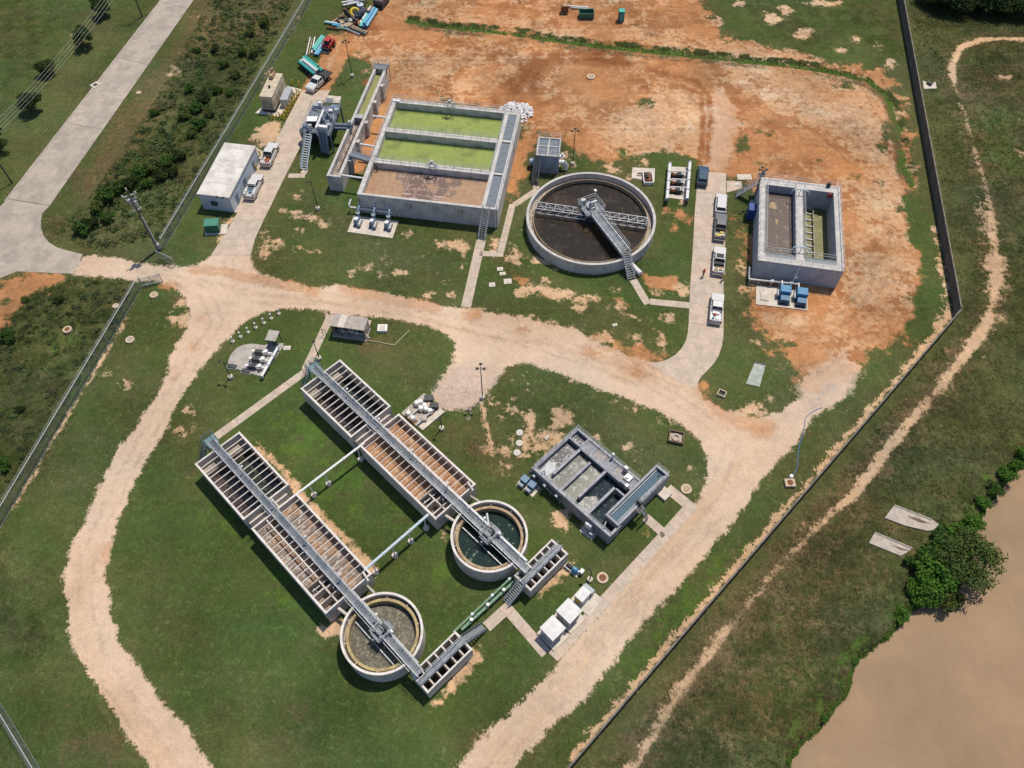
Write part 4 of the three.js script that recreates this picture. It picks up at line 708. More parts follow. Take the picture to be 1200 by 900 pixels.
{
  for (const [a, b, y, r, l] of [[[531, 741], [604, 672], 1.2, .13, 'thin green pipe between the two outlet boxes'], [[541, 738], [604, 680], .9, .2, 'thick green pipe between the two outlet boxes']]) {
    const t = pipeRun(l, a, b, y, r, M.greenPipe, []), A = P(...a, y), B = P(...b, y), d = B.sub(A);
    for (const f of r > .15 ? [.18, .48, .78] : [.3, .62, .9]) { mesh('bracket', bx(d.x * f - .08, d.x * f + .08, 0, y - r, d.z * f - .08, d.z * f + .08), M.whitePlain, t); if (r > .15) mesh('valve_wheel', [cyl(d.x * f, y + r, d.z * f, .035, .3, 6), cyl(d.x * f, y + r + .28, d.z * f, .22, .05, 14)], M.whitePlain, t); else mesh('clamp', cyl(d.x * f, y - r - .02, d.z * f, .2, r * 2 + .06, 10), M.paleBlue, t); }
  }
}
// ---------------------------------------------------------------- the large basin with two green cells and one brown
const frC = new Frame([461, 116], [611, 131], 4.2);
{
  const t = frC.place(thing('concrete_basin', 'large square concrete basin with two duckweed green cells and one brown cell', 'tank')), H = 4.2, X = 24.3, Z = 25.9, xi = 21.5;
  const w = (n, a, b, c, d, y1 = H, m = M.conc) => mesh(n, bx(a, b, -.4, y1, c, d), m, t);
  w('wall', 0, X, 0, .95); w('wall', 0, X, Z - .4, Z); w('wall', 0, .75, .95, Z - .4); w('wall', X - .5, X, .95, Z - .4); w('channel_wall', xi, xi + .65, .95, Z - .4, H - .003);
  w('dividing_wall', .75, xi, 8.25, 9.3, H - .002); w('dividing_wall', .75, xi, 16.65, 17.7, H - .002);
  for (const [a, b, c, d] of [[-.03, X + .03, -.03, .98], [-.03, X + .03, Z - .43, Z + .03], [-.03, .78, .98, Z - .43], [X - .53, X + .03, .98, Z - .43], [xi - .02, xi + .67, .98, Z - .43], [.78, xi - .02, 8.23, 9.32], [.78, xi - .02, 16.63, 17.72]]) mesh('coping', bx(a, b, H, H + .08, c, d), M.rimGrey ??= mottled([.53, .51, .49], [.42, .41, .40], 5, 1.2), t);
  mesh('duckweed', bx(.75, xi, -.2, 2.9, .95, 8.25), M.duckweed, t); mesh('duckweed', bx(.75, xi, -.2, 2.85, 9.3, 16.65), M.duckweed, t); mesh('froth', bx(.75, xi, -.2, 3.0, 17.7, Z - .4), M.scum, t);
  for (const [a, b, n] of [[1.1, 8.2, 3], [9.1, 16.7, 3], [17.7, Z - .6, 3]]) { const L = (b - a) / n; for (let k = 0; k < n; k++) mesh('grating', bx(xi + .65, X - .5, H - .1, H - .03, a + k * L + .015, a + (k + 1) * L - .015), M.grateSlate ??= mottled([.17, .20, .24], [.13, .155, .19], 2, .8, .7, .2), t); }
  for (const z of [.95, 8.35, 16.95]) mesh('cross_curb', bx(xi + .65, X - .5, H - .3, H + .06, z, z + .5 - (z < 1 ? .35 : 0)), M.conc, t);
  // railings on every edge one can walk along
  const r = (...p) => mesh('handrail', rail(p.map(q => [q[0], H + .08, q[1]]), 1.05, 1.6, .03), M.rail, t);
  r([.1, .1], [X - .1, .1], [X - .1, Z - .2]); r([.1, .1], [.1, 16.8]); r([.9, 8.35], [xi, 8.35]); r([.9, 9.2], [xi, 9.2]); r([.9, 16.75], [xi, 16.75]); r([.9, 17.6], [xi, 17.6]); r([.7, .9], [xi, .9]); r([xi + .05, 1], [xi + .05, 8.2]); r([xi + .05, 9.4], [xi + .05, 16.6]);
  for (const [x, z] of [[11.2, .5], [11.4, 17.15]]) {             // gate operators standing on the walls
    mesh('gate_operator', [bx(x - .7, x + .7, H + .08, H + .2, z - .25, z + .35), rod([x - .5, 2.2, z + .75], [x - .5, H + 1.5, z + .75], .09, 6), rod([x + .5, 2.2, z + .75], [x + .5, H + 1.5, z + .75], .09, 6), bx(x - .7, x + .7, H + 1.3, H + 1.45, z + .6, z + .9), bar(x - .25, x + .25, H + 1.4, H + 1.95, z + .5, z + 1, .03)], M.galv, t);
    mesh('guard', rail([[x - 1, H + .08, z + .5], [x - 1, H + .08, z + 1.3], [x + 1, H + .08, z + 1.3], [x + 1, H + .08, z + .5]], 1.05, .7, .03), M.rail, t);
  }
  mesh('corner_hatch', bar(.05, 1.4, H + .08, H + .3, .1, .9), M.whitePlain, t);
  mesh('drain_pipe', [tube([[.9, 4.4, 18.2], [1.3, 4.3, 18.3], [1.5, 3.6, 18.5], [1.5, 3, 18.6]], .13)], M.steelDark, t);
  mesh('curved_ladder', rail([[.6, 4.2, 18.6], [.9, 3.1, 19.8]], .5, .4, .03), M.steelDark, t);
  // stairs at the south-east corner
  const s = frC.place(thing('steel_stairs', 'grey steel stairs at the corner of the large green basin', 'stairs')); const p = frC.at(564, 281, .05); stairs(s, [22.4, H, Z + .05], [p[0], .05, p[2]], 1.15, 16);
  const q = frC.place(thing('standpipe', 'thin white standpipe on the corner of the large green basin', 'pipe')); mesh('pipe', rod([23.9, 0, Z + .15], [23.9, H + .4, Z + .15], .1, 8), M.railW, q); mesh('bracket', bx(23.7, 24.1, H - .7, H - .6, Z, Z + .2), M.galv, q); mesh('bracket', bx(23.7, 24.1, 1, 1.1, Z, Z + .2), M.galv, q);
}
// raised channel west of the basin
{
  const fr = new Frame([439, 79], [382.7, 206], 3.3), H = 3.3, L = fr.len, t = fr.place(thing('inlet_channel', 'long narrow concrete channel of green water west of the large basin', 'channel'));
  for (const [a, b, c, d] of [[0, L, -.42, 0], [0, L, -2.5, -2.02], [L - .35, L, -2.02, -.42], [0, .3, -2.02, -.42]]) { const w = mesh('wall', bx(a, b, -.3, H, c, d), M.conc, t); mesh('coping', bx(a - .02, b + .02, H, H + .07, c - .02, d + .02), M.rimGrey, w); }
  mesh('water', bx(.3, 15, -.2, 2.3, -2.02, -.42), M.greenChannel, t); mesh('sludge', bx(15.3, L - .35, -.2, 2.2, -2.02, -.42), M.sludgeBed, t);
  mesh('stop_gate', [bx(15, 15.3, -.2, H + .05, -2.02, -.42), bar(14.6, 15.7, H + .08, H + .3, -1.9, -.6)], M.galv, t); mesh('grit_bars', [bx(16, 29, 2.2, 2.5, -1.3, -1.22)], M.steelDark, t);
  for (const x of [4.5, 9.5, 15.5, 21, 26]) { mesh('pier', bx(x, x + .8, -.3, H - .2, -3.05, -2.5), M.conc, t); }
  mesh('platform', [bx(-1.2, .6, H + .07, H + .16, -2.7, .2)], M.deck, t); mesh('handrail', rail([[.6, H + .16, .2], [-1.2, H + .16, .2], [-1.2, H + .16, -2.7], [.6, H + .16, -2.7]], 1.05, .7, .035), M.rail, t);
  mesh('platform_leg', [bx(-1.1, -.95, -.2, H + .07, .0, .15), bx(-1.1, -.95, -.2, H + .07, -2.65, -2.5)], M.galv, t);
  mesh('ladder', rail([[5.2, .1, -3.4], [3.2, .1, -3.4]], 3.2, 1, .04), M.rail, t);
  // links to the basin
  const lk = (a, b, y, r, l) => { const A = P(...a, y), B = P(...b, y), g = thing('link_pipe', l, 'pipe', 'links between channel and basin'); g.position.set(A.x, 0, A.z); const d = B.sub(A); mesh('pipe', rod([0, y, 0], [d.x, y, d.z], r, 10), M.railW, g); mesh('flange', rod([d.x * .48, y, d.z * .48], [d.x * .52, y, d.z * .52], r * 1.4, 10), M.railW, g); };
  lk([437, 136], [453, 138], 3.1, .2, 'upper short white pipe from the channel to the large basin'); lk([422, 169], [440, 172], 3.1, .2, 'middle short white pipe from the channel to the large basin, above the footbridge'); lk([398, 205], [426, 209], 3.0, .18, 'lowest short white pipe from the end of the channel to the large basin');
  const A = P(411, 181, 3.5), B = P(441, 187, 4.1), d = B.clone().sub(A), g = thing('footbridge', 'short slate grey footbridge from the channel to the large basin', 'footbridge'); g.position.set(A.x, 0, A.z); g.rotation.y = Math.atan2(-d.z, d.x); const l = Math.hypot(d.x, d.z);
  mesh('deck', bx(0, l, 3.75, 3.85, -.7, .7), M.grateSlate, g); for (const z of [-.7, .7]) { mesh('beam', bx(0, l, 3.5, 3.75, z - .06, z + .06), M.steelBlue, g); mesh('handrail', rail([[0, 3.85, z], [l, 3.85, z]], 1.05, 1.3), M.rail, g); }
}
// three blower pumps on a pad at the foot of the basin
{
  const pad = thing('pump_pad', 'cream concrete pad at the foot of the large basin', 'pad'); mesh('slab', slab(pxz([[415, 253], [467, 259.5], [460, 279.5], [407, 272]]), -.2, .1), M.slabW, pad);
  const fr = new Frame([420, 262.5], [455, 266.5], .1);
  const mk = () => {
    const t = thing('pump_set', 'pale blue pump with arched suction pipe on the cream pad by the large basin', 'pump', 'pumps by the large basin');
    mesh('base', bar(-.7, .6, .1, .3, -.9, .9), M.steelBlue, t); mesh('casing', [rod([-.15, .8, -.6], [-.15, .8, .5], .5, 16), cyl(-.1, .3, -.2, .42, 1.1, 16)], M.pumpBlue, t); mesh('motor', [rod([.35, .65, -.3], [.35, .65, .85], .32, 14)], M.galv, t);
    mesh('cap', [cyl(-.15, 1.3, .1, .34, .25, 16)], M.whitePlain, t); mesh('silencer', [cyl(-.1, .9, -1.0, .3, 1.0, 14)], M.pumpBlue, t);
    mesh('suction_pipe', [tube([[-.1, 1.7, -1], [-.1, 2.0, -1.5], [-.1, 2.3, -2.4], [-.1, 2.3, -3.0], [-.1, 1.6, -3.4], [-.1, .9, -3.5]], .2, 10, 20)], M.pumpBlue, t); mesh('elbow', tube([[-.1, 1.5, -3.2], [-.1, 2.6, -3.4], [.1, 2.7, -3.9], [.3, 1.6, -4]], .17, 10, 16), M.whitePlain, t);
    mesh('flange', [cyl(-.1, 1.75, -1, .34, .12, 14), rod([-.1, 2.3, -2.6], [-.1, 2.3, -2.75], .32, 14)], M.whitePlain, t); return t;
  };
  let first; for (const px of [[420, 262.5], [438, 264.7], [455.5, 266.7]]) { const o = first ? copy(first) : (first = mk()); const p = P(...px, .1); o.position.set(p.x, 0, p.z); o.rotation.y = fr.turn; }
  const A = P(413, 243, 1.2), B = P(460, 249, 1.2), m = thing('air_manifold', 'long white pipe behind the three pale blue pumps', 'pipe'); m.position.set(A.x, 0, A.z); const d = B.sub(A);
  mesh('pipe', rod([0, 1.2, 0], [d.x, 1.2, d.z], .16, 10), M.railW, m); for (const f of [.2, .55, .9]) mesh('support', bx(d.x * f - .08, d.x * f + .08, 0, 1.05, d.z * f - .08, d.z * f + .08), M.galv, m); mesh('elbow', tube([[0, 1.2, 0], [-.4, 1.3, .05], [-.5, 1.7, -.1], [-.2, 2.2, -1]], .15), M.railW, m);
}

// ---------------------------------------------------------------- large clarifier
{
  const H = 2.3, c = P(692.5, 254, H), R = 10.95, t = thing('large_clarifier', 'very large round concrete clarifier of dark brown water', 'tank'); t.position.set(c.x, 0, c.z);
  const wl = mesh('wall', ring(0, 0, R - .35, R, -.4, H, 128), M.conc, t); mesh('wall_top', ring(0, 0, R - .4, R + .04, H, H + .08, 128), M.rimGrey, wl);
  mesh('launder', ring(0, 0, 9.75, R - .35, .6, 1.2, 128), M.concOld, t); mesh('weir', ring(0, 0, 9.68, 9.78, .4, 1.75, 128), M.tan, t); mesh('baffle', ring(0, 0, 9.35, 9.4, .6, 1.5, 128), M.steelDark, t);
  mesh('water', disc(0, 1.15, 0, 9.7, 96), M.clarWater, t);
  const toL = (px, py, y) => { const q = P(px, py, y).sub(c); return [q.x, y, q.z]; };
  // revolving rake arms: a box truss
  const e0 = toL(629, 243.5, 2.0), e1 = toL(757.5, 262, 2.0), L = Math.hypot(e1[0] - e0[0], e1[2] - e0[2]), ux = (e1[0] - e0[0]) / L, uz = (e1[2] - e0[2]) / L, vx = -uz, vz = ux, gs = [], at = (s, w, y) => [e0[0] + ux * s + vx * w, y, e0[2] + uz * s + vz * w];
  for (const w of [-.8, .8]) for (const y of [1.6, 2.6]) gs.push(rod(at(0, w, y), at(L, w, y), .085, 6));
  const n = 12; for (let k = 0; k <= n; k++) { const s = L * k / n; gs.push(rod(at(s, -.8, 2.6), at(s, .8, 2.6), .06, 5), rod(at(s, .8, 1.6), at(s, .8, 2.6), .06, 5), rod(at(s, -.8, 1.6), at(s, -.8, 2.6), .06, 5)); if (k < n) { const q = L * (k + 1) / n, f = k < n / 2 ? 1 : -1; gs.push(rod(at(s, -.8 * f, 2.6), at(q, .8 * f, 2.6), .045, 5), rod(at(s, .8, 1.6), at(q, .8, 2.6), .045, 5), rod(at(s, -.8, 2.6), at(q, -.8, 1.6), .045, 5)); } }
  mesh('rake_arm', gs, M.rail, t); mesh('skimmer', [rod(at(-.6, .4, 1.7), at(0, .4, 1.9), .08, 5), rod(at(L, .4, 1.9), at(L + .6, .4, 1.7), .08, 5)], M.rail, t);
  // centre drive and half bridge
  const b0 = toL(693, 243, 3.3), b1 = toL(733, 294, 3.3), BL = Math.hypot(b1[0] - b0[0], b1[2] - b0[2]), g = thing('clarifier_bridge', 'grey steel bridge from the rim to the centre of the very large round clarifier', 'bridge'); g.position.set(c.x + b0[0], 0, c.z + b0[2]); g.rotation.y = Math.atan2(-(b1[2] - b0[2]), b1[0] - b0[0]);
  const cz = 0, np = 9, gp = prep(bx(.015, BL / np - .015, 3.25, 3.3, -.75, .75)); for (let k = 0; k < np; k++) put('deck_panel', gp, k % 2 ? M.deck : M.grate, g, k * BL / np);
  for (const z of [-.8, .8]) { mesh('girder', bx(0, BL + .3, 2.75, 3.32, z - .07, z + .07), M.galv, g); mesh('handrail', rail([[1.2, 3.3, z], [BL, 3.3, z]], 1.1, 1.3, .036), M.rail, g); }
  mesh('centre_platform', bx(-1.7, 1.6, 3.2, 3.32, -1.7, 1.7), M.deck, g); mesh('centre_rail', rail([[1.6, 3.32, -.9], [1.6, 3.32, -1.7], [-1.7, 3.32, -1.7], [-1.7, 3.32, 1.7], [1.6, 3.32, 1.7], [1.6, 3.32, .9]], 1.1, 1.1, .036), M.rail, g);
  mesh('drive', [cyl(0, 3.3, 0, .8, .55, 20), bar(-.3, .5, 3.8, 4.4, -.4, .4), bar(-1.5, -.9, 3.4, 4.5, .6, 1.4), rod([.2, 4.6, -.8], [.2, 4.6, .3], .22, 12)], M.galv, g); mesh('lamp', [rod([-1.6, 3.3, -1.5], [-1.6, 5.2, -1.5], .05, 6), bar(-1.8, -1.3, 5.1, 5.3, -1.7, -1.3)], M.whitePlain, g);
  mesh('centre_column', cyl(0, .5, 0, .5, 2.8, 20), M.steelDark, g); mesh('feed_well', ring(0, 0, 1.5, 1.6, .7, 1.9, 36), M.steelDark, g);
  const s = thing('steel_stairs', 'grey steel stairs down from the bridge of the very large round clarifier', 'stairs'); s.position.set(c.x, 0, c.z); stairs(s, b1, toL(740, 327, .05), 1.2, 12);
  const pp = thing('outlet_pipe', 'thick white pipe stub lying beside the stairs of the very large clarifier', 'pipe'); pp.position.set(c.x, 0, c.z); const a = toL(738, 308, .7), b = toL(751, 321, .55); mesh('pipe', rod(a, b, .42, 16), M.railW, pp); mesh('flange', rod([b[0] - .1, b[1], b[2] - .1], b, .55, 16), M.galv, pp);
  const vp = thing('sample_tap', 'thin white sampling tap at the foot of the very large clarifier', 'tap'); vp.position.set(c.x, 0, c.z); const q = toL(717, 318, 0); mesh('pipe', [rod([q[0], 0, q[2]], [q[0], .9, q[2]], .06, 6), rod([q[0], .85, q[2]], [q[0] - .4, .85, q[2] - .3], .05, 6)], M.railW, vp); mesh('handle', bx(q[0] - .12, q[0] + .12, .9, .96, q[2] - .03, q[2] + .03), M.red, vp);
}
// splitter box
{
  const H = 4, fr = new Frame([631, 160], [658, 162], H), t = fr.place(thing('splitter_box', 'tall grey box with four grated openings north of the large clarifier', 'tank')), X = 4.15, Z = 4.95;
  mesh('body', bx(0, X, -.3, H - .25, 0, Z), M.steelWall ??= streaky([.30, .34, .40], [.25, .29, .34], [.20, .22, .26], 6), t);
  for (const [a, b, c, d] of [[0, X, 0, .3], [0, X, Z - .3, Z], [0, .3, .3, Z - .3], [X - .3, X, .3, Z - .3], [X / 2 - .12, X / 2 + .12, .3, Z - .3], [.3, X / 2 - .12, 2.3, 2.5], [X / 2 + .12, X - .3, 2.3, 2.5]]) mesh('curb', bx(a, b, H - .25, H, c, d), M.rimGrey, t);
  for (const [a, b] of [[.32, X / 2 - .14], [X / 2 + .14, X - .32]]) for (const [c, d] of [[.32, 2.28], [2.52, Z - .32]]) mesh('grating', bx(a, b, H - .2, H - .12, c, d), M.grateSlate, t);
  mesh('handrail', rail([[.6, H, Z - .1], [X - .1, H, Z - .1], [X - .1, H, .1], [.1, H, .1], [.1, H, Z - .1]], 1.05, 1.2, .032), M.rail, t);
  mesh('inlet_pipe', [rod([-1.2, 1.1, 3.6], [0, 1.1, 3.4], .75, 16)], M.pumpBlue, t); mesh('outlet_elbow', [tube([[X, 1.6, 3.6], [X + .9, 1.6, 3.6], [X + 1.2, 1.1, 3.7], [X + 1.25, .2, 3.8]], .42, 12, 16)], M.railW, t); mesh('valve', [cyl(X + .5, 2.3, 2.6, .2, .5), bar(X, X + .9, 1.9, 2.3, 2.3, 2.9)], M.railW, t);
  const s = fr.place(thing('steel_stairs', 'narrow slate steel stairs up the tall splitter box', 'stairs')); const p = fr.at(626.5, 217, .05); stairs(s, [.35, H - .05, Z], [p[0], .05, p[2]], 1, 16, M.steelBlue, M.steelDark);
}
// ---------------------------------------------------------------- two-cell digester at the east
{
  const H = 4, fr = new Frame([888, 305], [989, 318.5], H), t = fr.place(thing('digester_tank', 'two cell concrete tank with brown sludge and a half empty olive cell', 'tank')), X = 13.4, Z = -19.6;
  const w = (n, a, b, c, d, y1 = H) => mesh(n, bx(a, b, -.4, y1, c, d), M.concBlue ??= streaky([.42, .44, .47], [.36, .38, .41], [.28, .29, .31], 7), t);
  w('wall', 0, X, -2.1, 0); w('wall', 0, X, Z, Z + 1.7); w('wall', 0, 1.15, Z + 1.7, -2.1); w('wall', X - 1, X, Z + 1.7, -2.1); w('dividing_wall', 6, 7.35, Z + 1.7, -2.1, H - .002);
  for (const [a, b, c, d] of [[-.04, X + .04, -1.0, .04], [-.04, X + .04, Z - .04, Z + 1.72], [-.04, 1.17, Z + 1.72, -1.0], [X - 1.02, X + .04, Z + 1.72, -1.0], [6, 7.35, Z + 1.72, -1.0]]) mesh('coping', bx(a, b, H, H + .08, c, d), M.rimGrey, t);
  for (const [a, b] of [[1.2, 5.98], [7.38, X - 1.05]]) for (let k = 0; k < 3; k++) mesh('grating', bx(a + (b - a) * k / 3 + .02, a + (b - a) * (k + 1) / 3 - .02, H + .01, H + .05, -2.1, -1.03), M.deck, t);
  mesh('sludge', bx(1.15, 6, -.2, 2.5, Z + 1.7, -2.1), M.brownSludge, t); mesh('floating_scum', [slab([[2.2, -15.2], [3.0, -15.6], [3.2, -14.6], [3.4, -13.9], [2.6, -13.8], [2.0, -14.1]], 2.5, 2.52), slab([[3.1, -11.3], [3.5, -11.5], [3.6, -10.6], [3.2, -10]], 2.5, 2.52), slab([[3.2, -7.5], [3.5, -7.6], [3.5, -6.9]], 2.5, 2.52)], M.tan, t);
  mesh('water', bx(7.35, X - 1, -.2, .15, Z + 1.7, -2.1), M.oliveWater, t); mesh('sunken_walkway', [bx(9.9, 10.05, .4, .75, Z + 2.5, -2.1), bx(9, 10, .35, .5, Z + 1.7, Z + 2.6)], M.concOld, t);
  for (let k = 0; k < 9; k++) { const z = Z + 3.4 + k * 1.55; mesh('diffuser', [bx(8.9, 9.9, .3, .42, z, z + .14), cyl(8.9, .15, z + .07, .14, .4, 8)], M.galv, t); }
  const r = (...p) => mesh('handrail', rail(p.map(q => [q[0], H + .08, q[1]]), 1.05, 1.6, .03), M.rail, t);
  r([X - .1, -.1], [X - .1, Z + .1], [.1, Z + .1], [.1, -.1], [X - .1, -.1]); r([1.3, Z + 1.8], [5.9, Z + 1.8]); r([1.2, Z + 1.8], [1.2, -2.2], [5.95, -2.2], [5.95, Z + 1.8]); r([7.4, Z + 1.8], [7.4, -2.2], [X - 1.1, -2.2]);
  for (const [z] of [[Z + 3.2], [-3.0]]) mesh('davit', [tube([[5.2, H + .1, z], [5.4, H + .9, z], [6.2, H + 1.2, z], [7.2, H + 1.2, z], [8, H + .9, z], [8.2, H + .1, z]], .1), rod([6.6, H + .08, z], [6.6, H + 1.25, z], .07, 6)], M.paleBlue, t);
  mesh('life_ring', [new THREE.TorusGeometry(.36, .12, 8, 18).translate(X - 1.5, 3.5, Z + 1.95)], M.red, t); mesh('junction_box', bar(X - 2.2, X - 1.6, H + .1, H + .9, Z + .2, Z + .6), M.black, t);
  mesh('valve_stand', [cyl(.5, H + .08, Z - .6, .3, .9), bx(-.2, .9, H - .1, H, Z - 1.2, Z)], M.steelDark, t);
  mesh('blue_housing', bar(-1.3, -.1, .2, 2.4, -14.8, -13), M.blueDark ??= std([.015, .06, .25], .5), t);
  const s = fr.place(thing('steel_stairs', 'grey steel stairs up the side of the two cell tank', 'stairs')); const p = fr.at(862, 229, .05); stairs(s, [0, H, Z + .9], [p[0], .05, p[2]], 1.1, 15, M.galv, M.deck);
  const d = fr.place(thing('drain_pipe', 'thin white pipe slanting down the front of the two cell tank', 'pipe')); mesh('pipe', rod([6.6, H + .1, .1], [6.1, .2, 1.6], .07, 6), M.railW, d); mesh('bracket', bx(6.3, 6.8, 2.0, 2.1, 0, .9), M.railW, d);
  // blowers
  const pad = thing('blower_pad', 'cream concrete pad in front of the two cell tank', 'pad'); mesh('slab', slab(pxz([[886, 334.7], [946, 340.7], [946, 364], [885.6, 357]]), -.2, .12), M.slabW, pad); mesh('plinth', slab(pxz([[891, 342], [901, 343.5], [901, 353], [891, 351.5]], .12), .1, .28), M.slabW, pad);
  const mk = () => {
    const b = thing('blower', 'bright blue boxy blower on the pad by the two cell tank', 'blower', 'bright blue blowers');
    mesh('base', bar(-.95, .95, .12, .3, -1.3, 1.7), M.steelDark, b); mesh('housing', bar(-.85, .85, .3, 1.75, -1.25, .25, .08), M.blue, b); mesh('motor_cover', bar(-.7, .75, .3, 1.15, .3, 1.5, .08), M.blue2 ??= mottled([.06, .17, .30], [.045, .13, .24], 1, 1, .45), b);
    mesh('louvre', [bx(-.5, .5, .5, .56, 1.5, 1.54), bx(-.5, .5, .7, .76, 1.5, 1.54), bx(-.5, .5, .9, .96, 1.5, 1.54)], M.steelDark, b); mesh('silencer', [rod([-1.05, .9, -.6], [-1.05, .9, .5], .22, 12)], M.galv, b); mesh('outlet', [tube([[-.6, 1.4, -1.1], [-.6, 1.6, -1.6], [-.6, 1.5, -2.2]], .13)], M.railW, b); return b;
  };
  let b1 = mk(), q = P(918.5, 350, .1); b1.position.set(q.x, 0, q.z - .3); b1.rotation.y = fr.turn; const b2 = copy(b1); q = P(938, 353, .1); b2.position.set(q.x, 0, q.z - .3);
  const a0 = P(878, 327, 1.1), a1 = P(936, 333, 1.1), man = thing('air_manifold', 'thin white pipe run behind the bright blue blowers', 'pipe'); man.position.set(a0.x, 0, a0.z); const dd = a1.clone().sub(a0), e = P(878.5, 313, 1.1).sub(a0);
  mesh('pipe', [rod([0, 1.1, 0], [dd.x, 1.1, dd.z], .14, 8), rod([0, 1.1, 0], [e.x, 1.1, e.z], .14, 8)], M.railW, man);
  for (const f of [.02, .2, .46, .62, .84]) mesh('support', bx(dd.x * f - .07, dd.x * f + .07, 0, 1, dd.z * f - .07, dd.z * f + .07), M.galv, man); for (const f of [.46, .85]) mesh('valve', bar(dd.x * f - .3, dd.x * f + .3, .95, 1.35, dd.z * f - .18, dd.z * f + .18), M.railW, man);
}
// ---------------------------------------------------------------- compact treatment unit near the east road
{
  const H = 2.5, fr = new Frame([625.7, 550.6], [714.6, 629.4], H), t = fr.place(thing('package_plant', 'grey walled treatment unit of five churning cells beside the gravel road', 'tank')), X = 13.76, Z = -9.1;
  const gw = M.plantWall ??= streaky([.30, .30, .32], [.25, .25, .27], [.19, .19, .2], 6);
  const w = (n, a, b, c, d, y1 = H) => { mesh(n, bx(a, b, -.3, y1, c, d), gw, t); mesh('coping', bx(a - .02, b + .02, y1, y1 + .06, c - .02, d + .02), M.plantRim ??= mottled([.37, .37, .40], [.29, .29, .32], 4, 1.2), t); };
  w('wall', -.4, X, -.35, 0); w('wall', -.4, 11.4, Z, Z + .3); w('wall', -.4, 0, Z + .3, -.35); w('wall', X - .3, X, -2.2, -.35);
  for (const [x, a, b] of [[2.25, -7.0, -1.5], [4.6, -6.3, -.35], [7, -7.0, -1.4], [9.5, -5.8, -.35]]) w('dividing_wall', x - .16, x + .16, a, b, H - .1);
  w('channel_wall', 2.05, 11.4, -7.3, -7.0, H - .004); w('channel_wall', 1.95, 2.2, Z + .3, -7.3, H - .003); w('channel_wall', 0, 1.95, -7.3, -7.05, H - .003); w('channel_wall', 9.8, 11.4, -5.9, -5.7, H - .005);
  mesh('froth', bx(0, 2.1, -.2, 1.6, -7.05, -.35), M.froth, t); mesh('boiling_water', bx(2.1, 7, -.2, 1.6, -7.0, -.35), M.boil, t); mesh('dark_water', bx(7.0, 11.35, -.2, 1.3, -7.0, -.35), M.slateWater, t); mesh('foam_patch', slab([[7.3, -2.4], [8.3, -3.6], [9.1, -3.2], [9.3, -1.2], [8.8, -.5], [7.4, -.6]], 1.3, 1.32), M.froth, t); mesh('foam_patch', slab([[.2, -2.6], [1.0, -3.3], [1.8, -2.4], [1.7, -.9], [.4, -.8]], 1.6, 1.62), M.foamWhite ??= mottled([.55, .57, .6], [.40, .42, .45], 2, 1.5, .6), t); mesh('dark_water', bx(11.35, X - .3, -.2, 1.5, -2.0, -.35), M.slateWater, t);
  mesh('corner_cell', bx(0, 1.95, 1.2, 1.9, Z + .3, -7.3), M.froth, t);
  for (let k = 0; k < 5; k++) mesh('grating', bx(2.25 + k * 1.8, 4.0 + k * 1.8, H - .12, H - .05, Z + .32, -7.32), k % 2 ? M.plantGrate ??= mottled([.34, .32, .31], [.27, .25, .24], 1.5, 1, .8) : M.deck, t);
  mesh('beam', [bx(2.2, 9.5, H - .05, H + .05, -7.0, -6.85)], M.plantRim, t);
  const r = (...p) => mesh('handrail', rail(p.map(q => [q[0], H + .06, q[1]]), 1, 1.5, .028), M.rail, t); r([-.2, -.2], [-.2, Z + .1], [11.2, Z + .1]); r([-.2, -.2], [X - .1, -.2]); r([2.2, -7.2], [10.5, -7.2]);
  mesh('gate_lifter', [bar(8.6, 9.2, H, H + 1.1, -8.9, -8.5), bar(10.4, 10.9, H, H + .9, -7.1, -6.6), cyl(9.8, H, -8, .25, .6), bar(9.4, 10.4, H, H + .4, -8.6, -7.6)], M.galv, t); mesh('light_box', bar(6.2, 6.5, H, H + 1.3, -9.1, -8.8), M.whitePlain, t); mesh('drop_pipe', [tube([[12.4, 2.7, -.3], [12.2, 3, -.8], [11.9, 2.2, -1.4], [11.9, 1.5, -1.6]], .1), tube([[1.2, 2.7, -.3], [1.2, 3, -.7], [1.2, 1.6, -1]], .09)], M.galv, t);
  // raised trough across its end
  const q = fr.place(thing('settling_trough', 'raised oblong trough of slate blue water at the end of the churning cells', 'tank')), TH = 3.0, tx0 = 11.4, tx1 = 13.6, tz0 = -12.2, tz1 = -1.75;
  for (const [a, b, c, d] of [[tx0, tx1, tz0, tz0 + .25], [tx0, tx1, tz1 - .25, tz1], [tx0, tx0 + .25, tz0 + .25, tz1 - .25], [tx1 - .25, tx1, tz0 + .25, tz1 - .25]]) { const e = mesh('wall', bx(a, b, -.3, TH, c, d), gw, q); mesh('coping', bx(a - .04, b + .04, TH, TH + .07, c - (b - a > 1 ? .04 : 0), d + (b - a > 1 ? .04 : 0)), M.plantRim, e); }
  mesh('water', bx(tx0 + .25, tx1 - .25, 0, 2.6, tz0 + .25, tz1 - .25), M.troughWater, q); mesh('weir', [bx(tx0 + .45, tx0 + .5, 2.3, 2.85, tz0 + .5, tz1 - .5), bx(tx1 - .5, tx1 - .45, 2.3, 2.85, tz0 + .5, tz1 - .5)], M.galv, q); mesh('float', cyl(12.6, 2.6, -11.2, .14, .15, 10), M.black, q);
